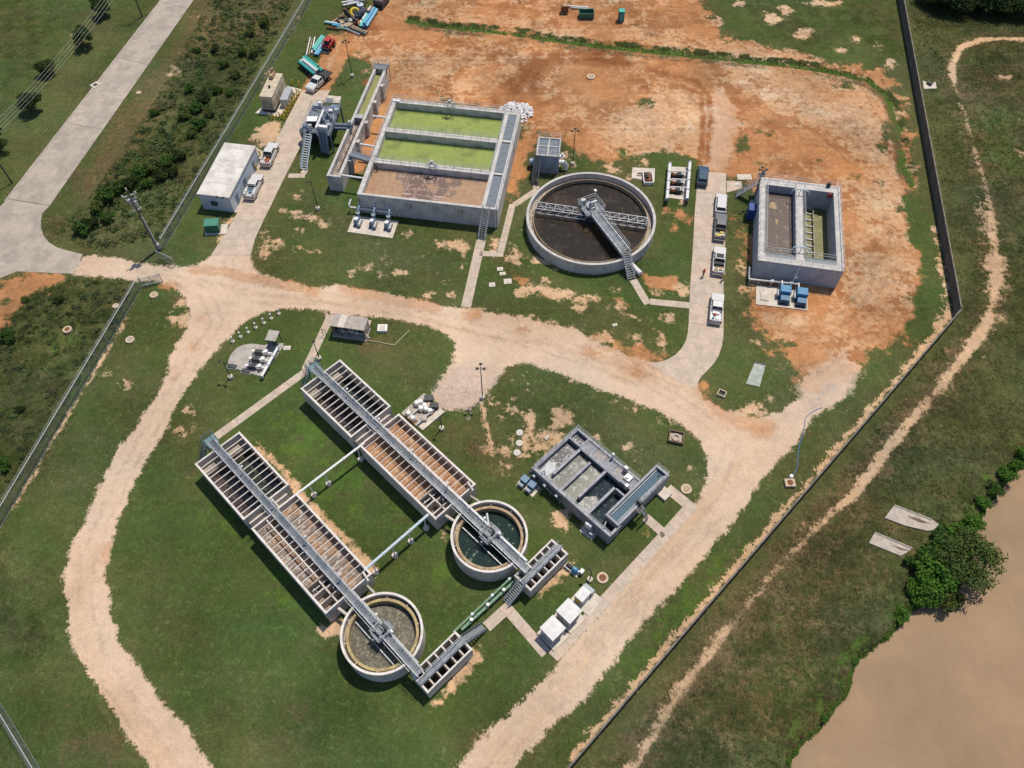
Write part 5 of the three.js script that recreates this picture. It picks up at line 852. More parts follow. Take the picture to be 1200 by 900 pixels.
  mesh('handrail', rail([[tx0 + .1, TH, tz0 + .1], [tx1 - .1, TH, tz0 + .1], [tx1 - .1, TH, -7.2]], 1, 1.2, .028), M.rail, q); mesh('landing', [bx(tx1, tx1 + .9, TH - .1, TH, -6.2, -5.0), bar(tx1 - .5, tx1 + .2, TH, TH + .8, -6.3, -5.9)], M.steelDark, q); mesh('outlet_slab', bx(tx1, tx1 + 1.5, -.2, .5, tz0 + .5, tz0 + 2.1), M.slabW, q);
  const s = fr.place(thing('steel_stairs', 'short grey steel stairs up to the raised trough', 'stairs')); const p = fr.at(756, 606, .05); stairs(s, [tx1 + .9, TH, -5.6], [p[0], .05, p[2]], .95, 10, M.galv, M.deck);
  const aw = fr.place(thing('air_manifold', 'thin black and white pipe run along the side of the churning cells', 'pipe')); mesh('pipe', [rod([-.8, 1.6, .25], [5.4, 1.6, .25], .12, 8)], M.steelDark, aw); for (const x of [.4, 2.4, 4.6]) mesh('valve', bar(x - .2, x + .2, 1.45, 1.85, .15, .5), M.railW, aw); for (const x of [-.2, 3.4, 5.2]) mesh('support', bx(x - .05, x + .05, 0, 1.5, .18, .3), M.galv, aw);
}
// ---------------------------------------------------------------- vehicles
const cache = {};
function geo(key, fn) { return cache[key] ??= mergeGeometries([fn()].flat(2).map(prep)); }
function frustum(x0, x1, z, y0, y1, f0, f1, zi) {             // glasshouse: base x0..x1, width 2z; the top is drawn in by f0 (rear), f1 (front), zi (sides)
  const b = [[x0, y0, -z], [x1, y0, -z], [x1, y0, z], [x0, y0, z]], t = [[x0 + f0, y1, -z + zi], [x1 - f1, y1, -z + zi], [x1 - f1, y1, z - zi], [x0 + f0, y1, z - zi]], p = [];
  const q = (a, c, d, e) => p.push(...a, ...d, ...c, ...a, ...e, ...d); for (let k = 0; k < 4; k++) q(b[k], b[(k + 1) % 4], t[(k + 1) % 4], t[k]); q(t[0], t[1], t[2], t[3]); q(b[3], b[2], b[1], b[0]);
  const g = new THREE.BufferGeometry(); g.setAttribute('position', new THREE.Float32BufferAttribute(p, 3)); g.computeVertexNormals(); return g;
}
function profile(pts, z, bevel = .07) { const s = new THREE.Shape(pts.map(p => new THREE.Vector2(...p))); const g = new THREE.ExtrudeGeometry(s, { depth: 2 * z - 2 * bevel, bevelEnabled: true, bevelSize: bevel, bevelThickness: bevel, bevelSegments: 3 }); g.translate(0, 0, -z + bevel); return g; }
const archPts = (cx, r, y) => { const o = []; for (let k = 0; k <= 8; k++) { const a = Math.PI * (1 - k / 8); o.push([cx + r * Math.cos(a), y + r * Math.sin(a)]); } return o; };
function wheels(t, xs, z, r = .4) {
  const gt = geo('tyre' + r, () => rod([0, 0, -.13], [0, 0, .13], r, 20)), gm = geo('rim' + r, () => rod([0, 0, -.14], [0, 0, .14], r * .58, 14));
  for (const x of xs) for (const s of [-1, 1]) { const w = put('wheel', gt, M.tyre, t, x, r, s * z); put('rim', gm, M.chrome, w); }
}
function paint(c) { return new THREE.MeshPhysicalMaterial({ color: new THREE.Color().setRGB(...c), roughness: .35, clearcoat: .6, clearcoatRoughness: .1, side: THREE.DoubleSide }); }
M.paintWhite = paint([.60, .60, .60]); M.paintGrey = paint([.16, .165, .17]); M.paintBlue = paint([.03, .075, .12]);
function vehicle(kind, label, mat, rear, front, load) {
  const t = thing(kind === 'suv' ? 'parked_suv' : kind === 'flatbed' ? 'flatbed_truck' : 'pickup_truck', label, kind === 'suv' ? 'car' : 'truck', 'parked vehicles');
  const r = P(...rear), f = P(...front), m = r.clone().add(f).multiplyScalar(.5); t.position.set(m.x, .03, m.z); t.rotation.y = Math.atan2(-(f.z - r.z), f.x - r.x);
  if (kind === 'suv') {
    put('body', geo('suv_body', () => profile([[-2.3, .45], ...archPts(-1.4, .45, .4), ...archPts(1.4, .45, .4), [2.3, .45], [2.35, .75], [2.2, .95], [1.2, 1.08], [-2.25, 1.08], [-2.35, .8]], .95, .08)), mat, t);
    put('windows', geo('suv_glass', () => frustum(-2.2, 1.25, .87, 1.05, 1.68, .35, .75, .16)), M.glass, t); put('roof', geo('suv_roof', () => bar(-1.9, .55, 1.64, 1.73, -.74, .74, .04)), mat, t);
    put('pillars', geo('suv_pil', () => [-1, 1].map(s => [rod([1.23, 1.07, .87 * s], [.5, 1.68, .71 * s], .05, 5), rod([-.1, 1.06, .88 * s], [-.15, 1.68, .72 * s], .05, 5), rod([-1.25, 1.06, .88 * s], [-1.2, 1.68, .72 * s], .06, 5), rod([-2.2, 1.06, .86 * s], [-1.85, 1.68, .71 * s], .07, 5)])), mat, t);
    for (const s of [-1, 1]) put('bumper', geo('suv_bump' + s, () => bar(s > 0 ? 2.25 : -2.45, s > 0 ? 2.45 : -2.25, .42, .72, -.85, .85)), M.steelDark, t);
  } else {
    const flat = kind === 'flatbed';
    put('body', geo('pk_body' + flat, () => profile([[flat ? -.3 : -2.8, .55], ...(flat ? [] : archPts(-1.85, .5, .5)), ...archPts(1.85, .5, .45), [2.8, .5], [2.85, .95], [2.7, 1.1], [1.3, 1.2], [-.75, 1.2], [-.8, .78], ...(flat ? [[-.8, .55]] : [[-2.8, .78]])], .98, .06)), mat, t);
    put('windows', geo('pk_glass', () => frustum(-.72, 1.35, .9, 1.18, 1.8, .16, .75, .17)), M.glass, t); put('roof', geo('pk_roof', () => bar(-.58, .66, 1.77, 1.87, -.76, .76, .045)), mat, t);
    put('pillars', geo('pk_pil', () => [-1, 1].map(s => [rod([1.33, 1.2, .9 * s], [.62, 1.8, .74 * s], .055, 5), rod([.3, 1.19, .91 * s], [.2, 1.8, .75 * s], .06, 5), rod([-.7, 1.19, .9 * s], [-.57, 1.8, .74 * s], .08, 5)])), mat, t);
    if (flat) { put('flat_bed', geo('fl_bed', () => [bar(-3.6, -.9, .95, 1.1, -1.15, 1.15), bx(-1.0, -.9, 1.1, 1.9, -1.1, 1.1), bx(-3.6, -.9, .6, .95, -.35, .35)]), M.black, t); }
    else {
      for (const s of [-1, 1]) put('bed_side', geo('pk_side' + s, () => bar(-2.82, -.78, .78, 1.22, s > 0 ? .85 : -.97, s > 0 ? .97 : -.85, .03)), mat, t);
      put('tailgate', geo('pk_tail', () => bar(-2.88, -2.77, .78, 1.2, -.84, .84, .03)), mat, t); put('bed_floor', geo('pk_floor', () => bx(-2.77, -.8, .79, .83, -.85, .85)), M.steelDark, t);
    }
    for (const s of flat ? [1] : [-1, 1]) put('bumper', geo('pk_bump' + s, () => bar(s > 0 ? 2.8 : -3.05, s > 0 ? 3.0 : -2.86, .5, .76, -.93, .93)), M.chrome, t);
    if (load) load(t);
  }
  const fx = kind === 'suv' ? 2.32 : 2.84, bz = kind === 'suv' ? -2.33 : -2.87;
  for (const s of [-1, 1]) { put('headlight', geo('hl' + fx, () => bar(fx - .06, fx + .05, .8, .98, -.14, .14, .02)), M.lamp, t, 0, 0, s * .68); if (kind !== 'flatbed') put('tail_light', geo('tl' + bz, () => bar(bz - .05, bz + .05, .8, 1.1, -.09, .09, .02)), M.redLamp, t, 0, 0, s * .86); put('mirror', geo('mir' + kind, () => bar(kind === 'suv' ? .9 : 1.0, kind === 'suv' ? 1.08 : 1.2, 1.12, 1.32, -.1, .1, .02)), M.black, t, 0, 0, s * 1.06); }
  wheels(t, kind === 'suv' ? [-1.4, 1.4] : kind === 'flatbed' ? [-2.3, 1.85] : [-1.85, 1.85], kind === 'suv' ? .85 : .88);
  return t;
}
const cargo = (list) => t => { for (const [n, m, ...g] of list) mesh(n, g.flat(), m, t); };
vehicle('pickup', 'white pickup truck with an open bed of tools, nose towards the generator', M.paintWhite, [311, 199], [323.5, 171], cargo([['tool_chest', M.black, bar(-1.3, -.85, .83, 1.35, -.8, .8)], ['orange_bucket', std([.6, .14, .03], .6), cyl(-1.7, .83, .4, .18, .4), cyl(-1.7, .83, -.1, .18, .4)], ['pipe_bundle', M.railW, rod([-2.7, 1.1, -.5], [-.9, 1.25, -.5], .08), rod([-2.7, 1.1, -.3], [-.9, 1.25, -.3], .08)], ['hose', M.red, cyl(-2.3, .83, .2, .3, .2)], ['ladder_rack', M.black, rod([-2.7, 1.2, -.9], [-2.7, 1.8, -.9], .05), rod([-2.7, 1.2, .9], [-2.7, 1.8, .9], .05), rod([-2.7, 1.8, -.9], [-2.7, 1.8, .9], .05)]]));
vehicle('pickup', 'white service pickup with a rack and toolboxes beside the white building', M.paintWhite, [292, 238], [305.5, 207.5], cargo([['side_box', M.paintWhite, bar(-2.7, -.85, 1.1, 1.5, .55, .98), bar(-2.7, -.85, 1.1, 1.5, -.98, -.55)], ['rack', M.galv, rod([-2.6, 1.2, -.9], [-2.6, 1.95, -.9], .05), rod([-2.6, 1.2, .9], [-2.6, 1.95, .9], .05), rod([-1, 1.2, .9], [-1, 1.95, .9], .05), rod([-1, 1.2, -.9], [-1, 1.95, -.9], .05), rod([-2.6, 1.95, -.9], [-2.6, 1.95, .9], .05), rod([-1, 1.95, -.9], [-1, 1.95, .9], .05)], ['cooler', M.blue, bar(-1.9, -1.4, .83, 1.3, -.3, .3)]]));
vehicle('flatbed', 'white truck with a black flat bed beside the trailer of teal pipes', M.paintWhite, [384, 90], [362.5, 110]);
vehicle('suv', 'dark blue estate car alone on the left of the driveway', M.paintBlue, [821.5, 221], [823.5, 199]);
vehicle('suv', 'white estate car parked ahead of the grey pickup', M.paintWhite, [843, 254], [844.5, 232]);
vehicle('pickup', 'grey pickup truck with yellow boards in its bed', M.paintGrey, [842, 284], [844, 255.5], cargo([['board', std([.55, .42, .12], .7), bar(-2.5, -1.9, .83, 1.05, -.7, .2), bar(-1.7, -1.0, .83, 1.0, 0, .7)], ['sack', M.slabW, bar(-2.4, -2, .9, 1.15, .3, .7)], ['toolbox', M.black, bar(-1.2, -.85, .85, 1.3, -.8, .8)]]));
vehicle('pickup', 'white pickup with a dark cab roof rack beside the worker in yellow', M.paintWhite, [840, 324], [842.5, 294.5], cargo([['cover', M.black, bar(-1.4, -.82, .85, 1.36, -.82, .82)], ['crate', M.tan, bar(-2.5, -1.7, .83, 1.15, -.6, 0), bar(-2.3, -1.6, .83, 1.05, .15, .7)], ['roof_rack', M.black, bar(-.4, .5, 1.88, 1.93, -.6, .6)]]));
vehicle('pickup', 'white pickup with red and white gear in its bed beyond the path end', M.paintWhite, [837, 381], [840, 349], cargo([['red_can', M.red, bar(-1.8, -1.4, .83, 1.25, -.4, 0)], ['white_bag', M.whitePlain, bar(-2.5, -1.9, .83, 1.1, 0, .6), bar(-1.4, -.95, .83, 1.1, -.6, .5)], ['pail', M.blue, cyl(-2.3, .83, -.4, .17, .35)]]));

// ---------------------------------------------------------------- buildings and plant in the west yard
{
  const H = 3.6, fr = new Frame([263, 167], [299, 171], H), X = 5.9, Z = 13.45, t = fr.place(thing('white_building', 'long white block building with a pale flat roof', 'building'));
  for (const [a, b, c, d] of [[.15, X - .15, .15, .35], [.15, X - .15, Z - .35, Z - .15], [.15, .35, .35, Z - .35], [X - .35, X - .15, .35, Z - .35]]) mesh('wall', bx(a, b, -.3, H - .18, c, d), M.wallBlue ??= streaky([.50, .56, .62], [.45, .50, .56], [.38, .42, .47], 6), t);
  const rf = mesh('roof', bx(0, X, H - .18, H, 0, Z), M.roofWhite, t), n = 9; for (let k = 0; k < n; k++) mesh('roof_panel', bx(.05, X - .05, H, H + .035, k * Z / n + .012, (k + 1) * Z / n - .012), k % 3 ? M.roofWhite : M.roofWhite2 ??= mottled([.62, .60, .56], [.50, .47, .43], 7, 1, .6), rf);
  for (const z of [2, 6.5, 10.5]) { const d = mesh('door', bx(X - .15, X - .1, 0, 2.15, z, z + 1), M.pumpBlue, t); mesh('handle', bx(X - .1, X - .04, 1, 1.06, z + .1, z + .25), M.chrome, d); }
  mesh('air_conditioner', bar(2.2, 3.2, 1.5, 2.2, Z - .15, Z + .3), M.steelDark, t); for (const x of [3.6, 4.7]) mesh('wall_lamp', [bx(x, x + .3, H - .1, H + .12, Z + .02, Z + .35)], M.black, t);
  mesh('downpipe', rod([X - .05, 0, Z - .05], [X - .05, H - .2, Z - .05], .06, 6), M.railW, t); mesh('downpipe', rod([X - .05, 0, .1], [X - .05, H - .2, .1], .06, 6), M.railW, t);
}
{
  const H = 3.5, fr = new Frame([318, 114], [331, 86], H), L = fr.len, t = fr.place(thing('generator', 'tan metal generator enclosure with an exhaust stack on a concrete pad', 'generator'));
  mesh('enclosure', bar(0, L, .55, H - .15, -2.4, 0, .05), M.beige, t); const n = 5; for (let k = 0; k < n; k++) mesh('roof_panel', bar(k * L / n + .02, (k + 1) * L / n - .02, H - .15, H, -2.45, .05, .03), M.beige, t);
  for (let k = 0; k < 4; k++) { const d = mesh('side_door', bar(.4 + k * L / 4.3, .2 + (k + 1) * L / 4.3, .75, 2.7, 0, .05, .02), M.beige2 ??= mottled([.50, .43, .32], [.44, .37, .27], 2, .6, .6), t); mesh('latch', bx(.5 + k * L / 4.3, .56 + k * L / 4.3, 1.6, 1.8, .05, .1), M.black, d); }
  mesh('exhaust', [bar(L - 2.2, L - .4, H, H + .8, -2.0, -1.2, .1), cyl(L - .8, H + .7, -1.6, .22, .8, 14)], M.rustTan ??= mottled([.40, .27, .16], [.32, .2, .12], 1, 1, .6), t); mesh('vent_cap', [cyl(L - 4.6, H, -1.2, .16, .35), cyl(L - 4.6, H + .3, -1.2, .25, .1)], M.black, t);
  mesh('fuel_tank', bx(-.1, L + .1, .12, .55, -2.5, .1), M.black, t); mesh('end_louvre', bx(-.06, 0, .9, 2.6, -2.1, -.3), M.concOld, t);
  const rd = fr.place(thing('switchgear', 'grey ribbed electrical cabinet beside the tan generator', 'cabinet')); mesh('body', bar(1.6, 5.4, .12, 1.9, .7, 2.1, .05), M.galv, rd); for (let k = 0; k < 6; k++) mesh('door', bar(1.7 + k * .61, 2.25 + k * .61, .3, 1.8, 2.1, 2.15, .015), M.galv, rd);
  const pad = thing('generator_pad', 'concrete pad under the tan generator', 'pad'); mesh('slab', slab(pxz([[299, 133], [327.5, 137.5], [354, 105.5], [336, 101]]), -.2, .12), M.slabW, pad);
  const b0 = thing('bollard', 'yellow steel bollard beside the tan generator pad', 'bollard', 'yellow bollards by the generator'); mesh('post', cyl(0, -.2, 0, .13, 1.25, 12), M.yellow, b0); mesh('cap', new THREE.SphereGeometry(.13, 12, 6, 0, 6.283, 0, 1.571).translate(0, 1.05, 0), M.yellow, b0);
  const spots = []; for (let k = 0; k < 8; k++) { spots.push([331 + k * 2.45, 139 - k * 4.2]); spots.push([334 + k * 2.4, 140 - k * 4.2]); } spots.push([317, 138.5], [321, 139], [325, 139.5], [328, 137], [343, 99], [351, 101]);
  spots.forEach((s, i) => { const o = i ? copy(b0) : b0, p = P(...s); o.position.set(p.x, 0, p.z); });
  let first; for (const s of [[298.5, 182], [305, 182], [299, 194], [301, 199], [297, 200], [295, 204]]) { const o = copy(b0, 'yellow steel bollard at the corner of the white building'); o.userData.group = 'yellow bollards by the white building'; const p = P(...s); o.position.set(p.x, 0, p.z); }
}
{
  const t = thing('transformer', 'dark green transformer box south of the white building', 'transformer'), fr = new Frame([240, 257], [255, 256], 1.8); fr.place(t);
  mesh('body', bar(0, 2.3, .15, 1.8, 0, 1.7, .06), M.greenBox, t); mesh('lid', bar(-.06, 2.36, 1.78, 1.9, -.06, 1.76, .03), M.greenBox2 ??= mottled([.06, .24, .17], [.05, .2, .14], 1, .6, .5), t); mesh('door', bar(.15, 1.1, .3, 1.6, 1.7, 1.75, .02), M.greenBox, t); mesh('door', bar(1.2, 2.15, .3, 1.6, 1.7, 1.75, .02), M.greenBox, t); mesh('pad', bx(-.3, 3.4, -.2, .14, -.3, 2.1), M.slabW, t);
}
// screen platform (headworks)
{
  const H = 4, fr = new Frame([366, 123.4], [400, 123.4], H), t = fr.place(thing('screen_platform', 'dark blue steel screening platform with inclined conveyors beside the channel', 'platform')), c = [[366, 123.4], [400, 123.4], [387, 159], [353, 153]].map(p => fr.L(...p));
  mesh('deck', slab(c, H - .18, H), M.steelBlue, t); mesh('deck_plate', slab(c.map((p, i) => lerp2(p, fr.L(380, 133), .12)), H, H + .02), M.grateSlate, t);
  mesh('handrail', rail([...c, c[0]].map(p => [p[0], H, p[1]]), 1.05, 1.1, .035), M.steelBlueRail ??= std([.34, .39, .45], .5, .3), t);
  for (const p of c) { const q = lerp2(p, fr.L(378, 138), .06); mesh('leg', bx(q[0] - .14, q[0] + .14, -.2, H - .18, q[1] - .14, q[1] + .14), M.steelBlue, t); }
  const at = (x, y, h) => fr.at(x, y, h); const b = at(366, 139, 5.2);
  mesh('control_cabinet', bar(b[0] - .9, b[0] + .9, H, 5.3, b[2] - .4, b[2] + .9), M.steelDark, t); mesh('cabinet_lid', bar(b[0] - .95, b[0] + .95, 5.3, 5.4, b[2] - .45, b[2] + .95), M.whitePlain, t);
  const l0 = at(379, 129, 5.6), l1 = at(370, 150, 5.6); mesh('lifting_beam', [rod(l0, l1, .2, 8), rod([l0[0], H, l0[2]], l0, .12, 6), rod([l1[0], H, l1[2]], l1, .12, 6)], M.railW, t);
  for (let k = 0; k < 3; k++) { const a = at(373 + k * 4.2, 150 + k * .6, 4.9), e = at(378.5 + k * 3.2, 178 + k * 1, .6); const s = mesh('conveyor', [rod(a, e, .33, 10)], M.steelBlue, t); mesh('motor', [bar(a[0] - .35, a[0] + .35, a[1] - .1, a[1] + .45, a[2] - .5, a[2] + .1)], M.whitePlain, s); mesh('cover', [rod([a[0], a[1] + .3, a[2]], [e[0], e[1] + .3, e[2]], .14, 8)], M.paleBlue, s); }
  for (const [x, y] of [[384, 135], [389, 140], [383, 145], [378, 140]]) { const q = at(x, y, 4.6); mesh('gearbox', [bar(q[0] - .35, q[0] + .35, H, 4.7, q[2] - .3, q[2] + .3), cyl(q[0], 4.6, q[2], .16, .5)], M.pumpBlue, t); }
  const r0 = at(379, 130, 5.6), r1 = at(391, 144, 4.5); mesh('brace', [rod(r0, r1, .08, 6), rod(at(383, 137, 5.2), at(390, 145, 4.4), .07, 6)], M.black, t);
  const p0 = at(388, 146, 3.6), p1 = at(413, 147, 3.6); mesh('outlet_pipe', [rod(p0, p1, .38, 14), rod(at(390, 150, 3.2), at(412, 151, 3.2), .3, 14)], M.steelBlue, t); mesh('valve', [bar(p1[0] - .7, p1[0] - .2, 3.4, 4.6, p1[2] - .3, p1[2] + .3)], M.galv, t);
  for (const [x, y, m, w, h] of [[371, 127, M.galv, .5, .9], [376, 126, M.whitePlain, .3, 1.2], [392, 128, M.pumpBlue, .6, .7], [395, 133, M.galv, .4, 1.0], [388, 131, M.whitePlain, .35, .5], [358, 150, M.pumpBlue, .4, .8], [364, 152, M.galv, .35, 1.1], [380, 152, M.whitePlain, .3, .6], [386, 150, M.galv, .4, .9]]) { const q = at(x, y, H); mesh('equipment_box', bar(q[0] - w, q[0] + w, H + .02, H + h, q[2] - w * .8, q[2] + w * .8, .04), m, t); }
  mesh('cable_rack', [rod(at(368, 128, 4.4), at(392, 131, 4.4), .09, 6), rod(at(369, 131, 4.3), at(360, 150, 4.3), .07, 6), rod(at(392, 131, 4.4), at(386, 154, 4.4), .08, 6)], M.galv, t); mesh('diagonal_brace', [rod(at(354, 153, H - .3), at(366, 152, .2), .09, 6), rod(at(386, 158, H - .3), at(374, 164, .2), .09, 6), rod(at(386, 158, H - .3), at(398, 130, .2), .09, 6)], M.steelBlueRail, t);
  for (let k = 0; k < 4; k++) { const q = at(360 + k * 8, 163 - k * 1, .4); mesh('grit_tank', [cyl(q[0], 0, q[2], .8, 2.4, 16, 1.1)], M.steelDark, t); }
  const s = fr.place(thing('steel_stairs', 'pale blue steel stairs up to the dark blue screening platform', 'stairs')); const e = fr.at(356, 199, .05), u = fr.at(361.5, 156, H); stairs(s, [u[0], H, u[2]], e, 1.1, 15, M.paleBlue, M.galv);
  const sl = thing('side_slab', 'tan concrete slab with a floor grate beside the screening platform', 'pad'); mesh('slab', slab(pxz([[384, 112], [400, 113.5], [398, 121], [380, 120]]), -.15, .08), M.slabW, sl); mesh('grate', slab(pxz([[383, 115], [391, 116], [390, 121], [381, 120]]), .08, .1), M.deck, sl);
}
// ---------------------------------------------------------------- return sludge pumps
{
  const fr = new Frame([785.5, 195.5], [804, 196.5], .1), t = thing('pump_pad', 'pale concrete pad under three pumps between two header pipes', 'pad'); mesh('slab', slab(pxz([[785.5, 195.5], [805, 196.5], [802, 234.5], [782.5, 232]]), -.2, .1), M.slabW, t);
  for (const [a, b, l] of [[[785, 192], [781.5, 234], 'white header pipe along the pad of three pumps, on the side of the large clarifier'], [[808.5, 190.5], [805, 234], 'white header pipe along the pad of three pumps, on the driveway side']]) {
    const A = P(...a, 1.1), B = P(...b, 1.1), d = B.clone().sub(A), h = thing('header_pipe', l, 'pipe'); h.position.set(A.x, 0, A.z); mesh('pipe', rod([0, 1.1, 0], [d.x, 1.1, d.z], .3, 14), M.railW, h); for (const f of [0, .25, .5, .75, 1]) mesh('flange', rod([d.x * f - .01, 1.1, d.z * f - .06], [d.x * f, 1.1, d.z * f + .06], .42, 14), M.galv, h); for (const f of [.12, .62, .9]) mesh('support', bx(d.x * f - .14, d.x * f + .14, 0, .85, d.z * f - .14, d.z * f + .14), M.steelDark, h); mesh('end_cap', cyl(d.x, .3, d.z, .3, .8, 12), M.steelDark, h);
  }
  const mk = () => {
    const p = thing('transfer_pump', 'dark motor and red pump head on the pad between two white header pipes', 'pump', 'three pumps between the header pipes');
    mesh('base', bar(-1.4, 1.1, .1, .25, -.45, .45), M.steelDark, p); mesh('motor', [rod([-.35, .7, 0], [.75, .7, 0], .38, 16), bar(-.2, .4, .9, 1.25, -.25, .25)], M.steelDark, p); mesh('motor_fin', [bx(-.2, .6, 1.0, 1.06, -.32, .32)], M.railW, p); mesh('pump_head', [rod([-1.1, .6, 0], [-.4, .6, 0], .28, 14), cyl(-1.2, .3, 0, .2, .7)], M.rust, p); mesh('suction', [rod([-2.0, .9, .1], [-1.1, .7, .1], .14, 10)], M.rust, p); mesh('discharge', [rod([-1.2, .95, -.5], [1.9, 1.0, -.5], .13, 10)], M.railW, p); return p;
  };
  const a = mk(); [[795, 208], [794, 217.3], [793, 226.5]].forEach((s, i) => { const o = i ? copy(a) : a, p = P(...s); o.position.set(p.x, 0, p.z); o.rotation.y = fr.turn; });
}
{
  const pd = thing('valve_pad', 'pale concrete pad with a small pit beside the large clarifier', 'pad'), y = .12; mesh('slab', slab(pxz([[741, 196.7], [767.5, 198], [766.7, 213], [762.5, 218], [755, 217], [755, 211.7], [740, 209]]), -.2, y), M.slabW, pd);
  const v = thing('pit_pump', 'rusty pump in a white frame on the small pad by the clarifier', 'pump'), p = P(759, 209, .2); v.position.set(p.x, 0, p.z); mesh('frame', [bx(-.9, -.75, .1, .7, -1.5, 1.6), bx(.75, .9, .1, .7, -1.5, 1.6), bx(-.75, .75, .1, .7, 1.45, 1.6)], M.railW, v); mesh('pump', [bar(-.55, .5, .12, .8, -1, 1.1), rod([-1.8, .5, -1], [-.4, .5, -1], .14, 8)], M.rust, v); mesh('motor', rod([-.2, 1, -.4], [-.2, 1, .7], .26, 12), M.steelDark, v);
}
// ---------------------------------------------------------------- lamp posts
function lampPost(base, H, heads, label, arm = .55) {
  const t = thing('lamp_post', label, 'lamp post'), p = P(...base); t.position.set(p.x, 0, p.z);
  mesh('footing', cyl(0, -.2, 0, .36, .75, 16), M.slabW, t); mesh('pole', cyl(0, .5, 0, .085, H - .5, 10, .06), M.poleDark, t);
  heads.forEach(([a], i) => { const c = Math.cos(a), s = Math.sin(a), h = mesh('lamp_head', [rod([0, H - .15, 0], [c * arm, H - .05, s * arm], .035, 5), bar(c * arm - .22, c * arm + .22, H - .1, H + .08, s * arm - .16, s * arm + .16, .03)], M.black, t); mesh('lens', bx(c * arm - .15, c * arm + .15, H - .14, H - .1, s * arm - .1, s * arm + .1), M.lamp, h); });
  return t;
}
lampPost([413, 90], 7.7, [[0], [3.1], [4.6]], 'dark lamp post on the grass beside the end of the west driveway');
lampPost([373, 245.5], 6.6, [[2.6]], 'dark lamp post on bare grass below the screening platform');
lampPost([671, 193], 7.6, [[0], [3.1], [4.7]], 'dark lamp post beside the tall splitter box');
lampPost([271, 443], 4.2, [[3.4], [.2]], 'short lamp post beside the round pump pad');
lampPost([565.5, 466.5], 8, [[.5], [2.7], [4.7]], 'tall three headed lamp post on the grey gravel');
lampPost([518, 503], 3.6, [[1.8]], 'short lamp post beside the white blowers');
lampPost([881.5, 238], 7.6, [[0], [3.1], [4.7]], 'dark lamp post beside the two cell tank');
lampPost([374.5, 421], 3.9, [[4.4]], 'short lamp post beside the long path by the tank of black water');
lampPost([691, 680], 3.2, [[4]], 'short lamp post beside the smallest white cabinet');
// ---------------------------------------------------------------- white cabinets by the path
for (const [pts, H, l] of [[[[647.8, 720.9], [662.8, 736]], 2.5, 'white roofed metal cabinet at the end of the row, by the path corner'], [[[666.1, 700.9], [682, 715.8]], 2.5, 'white roofed metal cabinet in the middle of the row of three']]) {
  const fr = new Frame(pts[0], pts[1], H), t = fr.place(thing('equipment_cabinet', l, 'cabinet', 'white roofed cabinets')), L = fr.len, Z = 2.2;
  mesh('body', bar(.1, L - .1, .25, H - .08, .1, Z - .1, .04), M.cabWall ??= mottled([.42, .43, .45], [.36, .37, .39], 3, .6, .6), t); const rf = mesh('roof', bar(-.05, L + .05, H - .1, H, -.05, Z + .05, .03), M.white, t); for (let k = 0; k < 3; k++) mesh('roof_rib', bx(L * (k + .5) / 3 - .02, L * (k + .5) / 3 + .02, H, H + .03, 0, Z), M.white, rf);
  for (let k = 0; k < 2; k++) { const d = mesh('door', bar(.2 + k * (L / 2 - .1), L / 2 - .05 + k * (L / 2 - .1), .4, H - .3, Z - .1, Z - .05, .015), M.cabWall, t); mesh('sign', bx(.35 + k * .8, .6 + k * .8, 1.3, 1.7, Z - .05, Z - .03), M.whitePlain, d); } mesh('side_vent', bx(L - .1, L - .06, 1, 1.9, .5, Z - .5), M.steelDark, t); mesh('plinth', bx(-.25, L + .6, -.2, .25, -.25, Z + .25), M.slabW, t);
}
{
  const H = 2, fr = new Frame([683.5, 686.2], [692.9, 694.2], H), t = fr.place(thing('chemical_skid', 'smallest white topped cabinet with a grey side tank beside the long path', 'cabinet')), L = fr.len;
  mesh('body', bar(.05, L - .05, .2, H - .1, .05, 1.65, .04), M.cabWall, t); mesh('roof', bar(0, L, H - .12, H, 0, 1.75, .03), M.white, t); mesh('side_tank', bar(-.1, L + .1, .3, 1.4, -.75, -.05, .08), M.troughPaint ??= std([.30, .36, .40], .5), t); mesh('door', bar(L - .05, L, .4, 1.7, .3, 1.3, .02), M.white, t); mesh('panel', bar(.2, .9, .5, 1.5, 1.65, 1.72, .02), M.yellow, t); mesh('pad', bx(-.4, L + 1.4, -.2, .12, -.9, 2), M.slabW, t);
}
{ // little blue pump by the outlet box of the green tank
  const t = thing('small_pump', 'small blue pump with a black motor beside the outlet box', 'pump'), p = P(672, 669); t.position.set(p.x, 0, p.z); t.rotation.y = -.7;
  mesh('base', bar(-1.3, .9, -.1, .12, -.5, .5), M.slabW, t); mesh('motor', [rod([-1.1, .55, 0], [-.3, .55, 0], .3, 14)], M.black, t); mesh('pump', [new THREE.SphereGeometry(.45, 16, 10).translate(.2, .6, 0), cyl(.2, .6, 0, .2, .6)], M.blue, t); mesh('pipe', [rod([.2, .6, 0], [1.1, .6, -.3], .16, 10), rod([-1.3, .4, .35], [-.3, .4, .35], .12, 8)], M.railW, t); mesh('valve_box', bar(.75, 1.25, .3, .95, -.7, -.1), M.whitePlain, t);
}
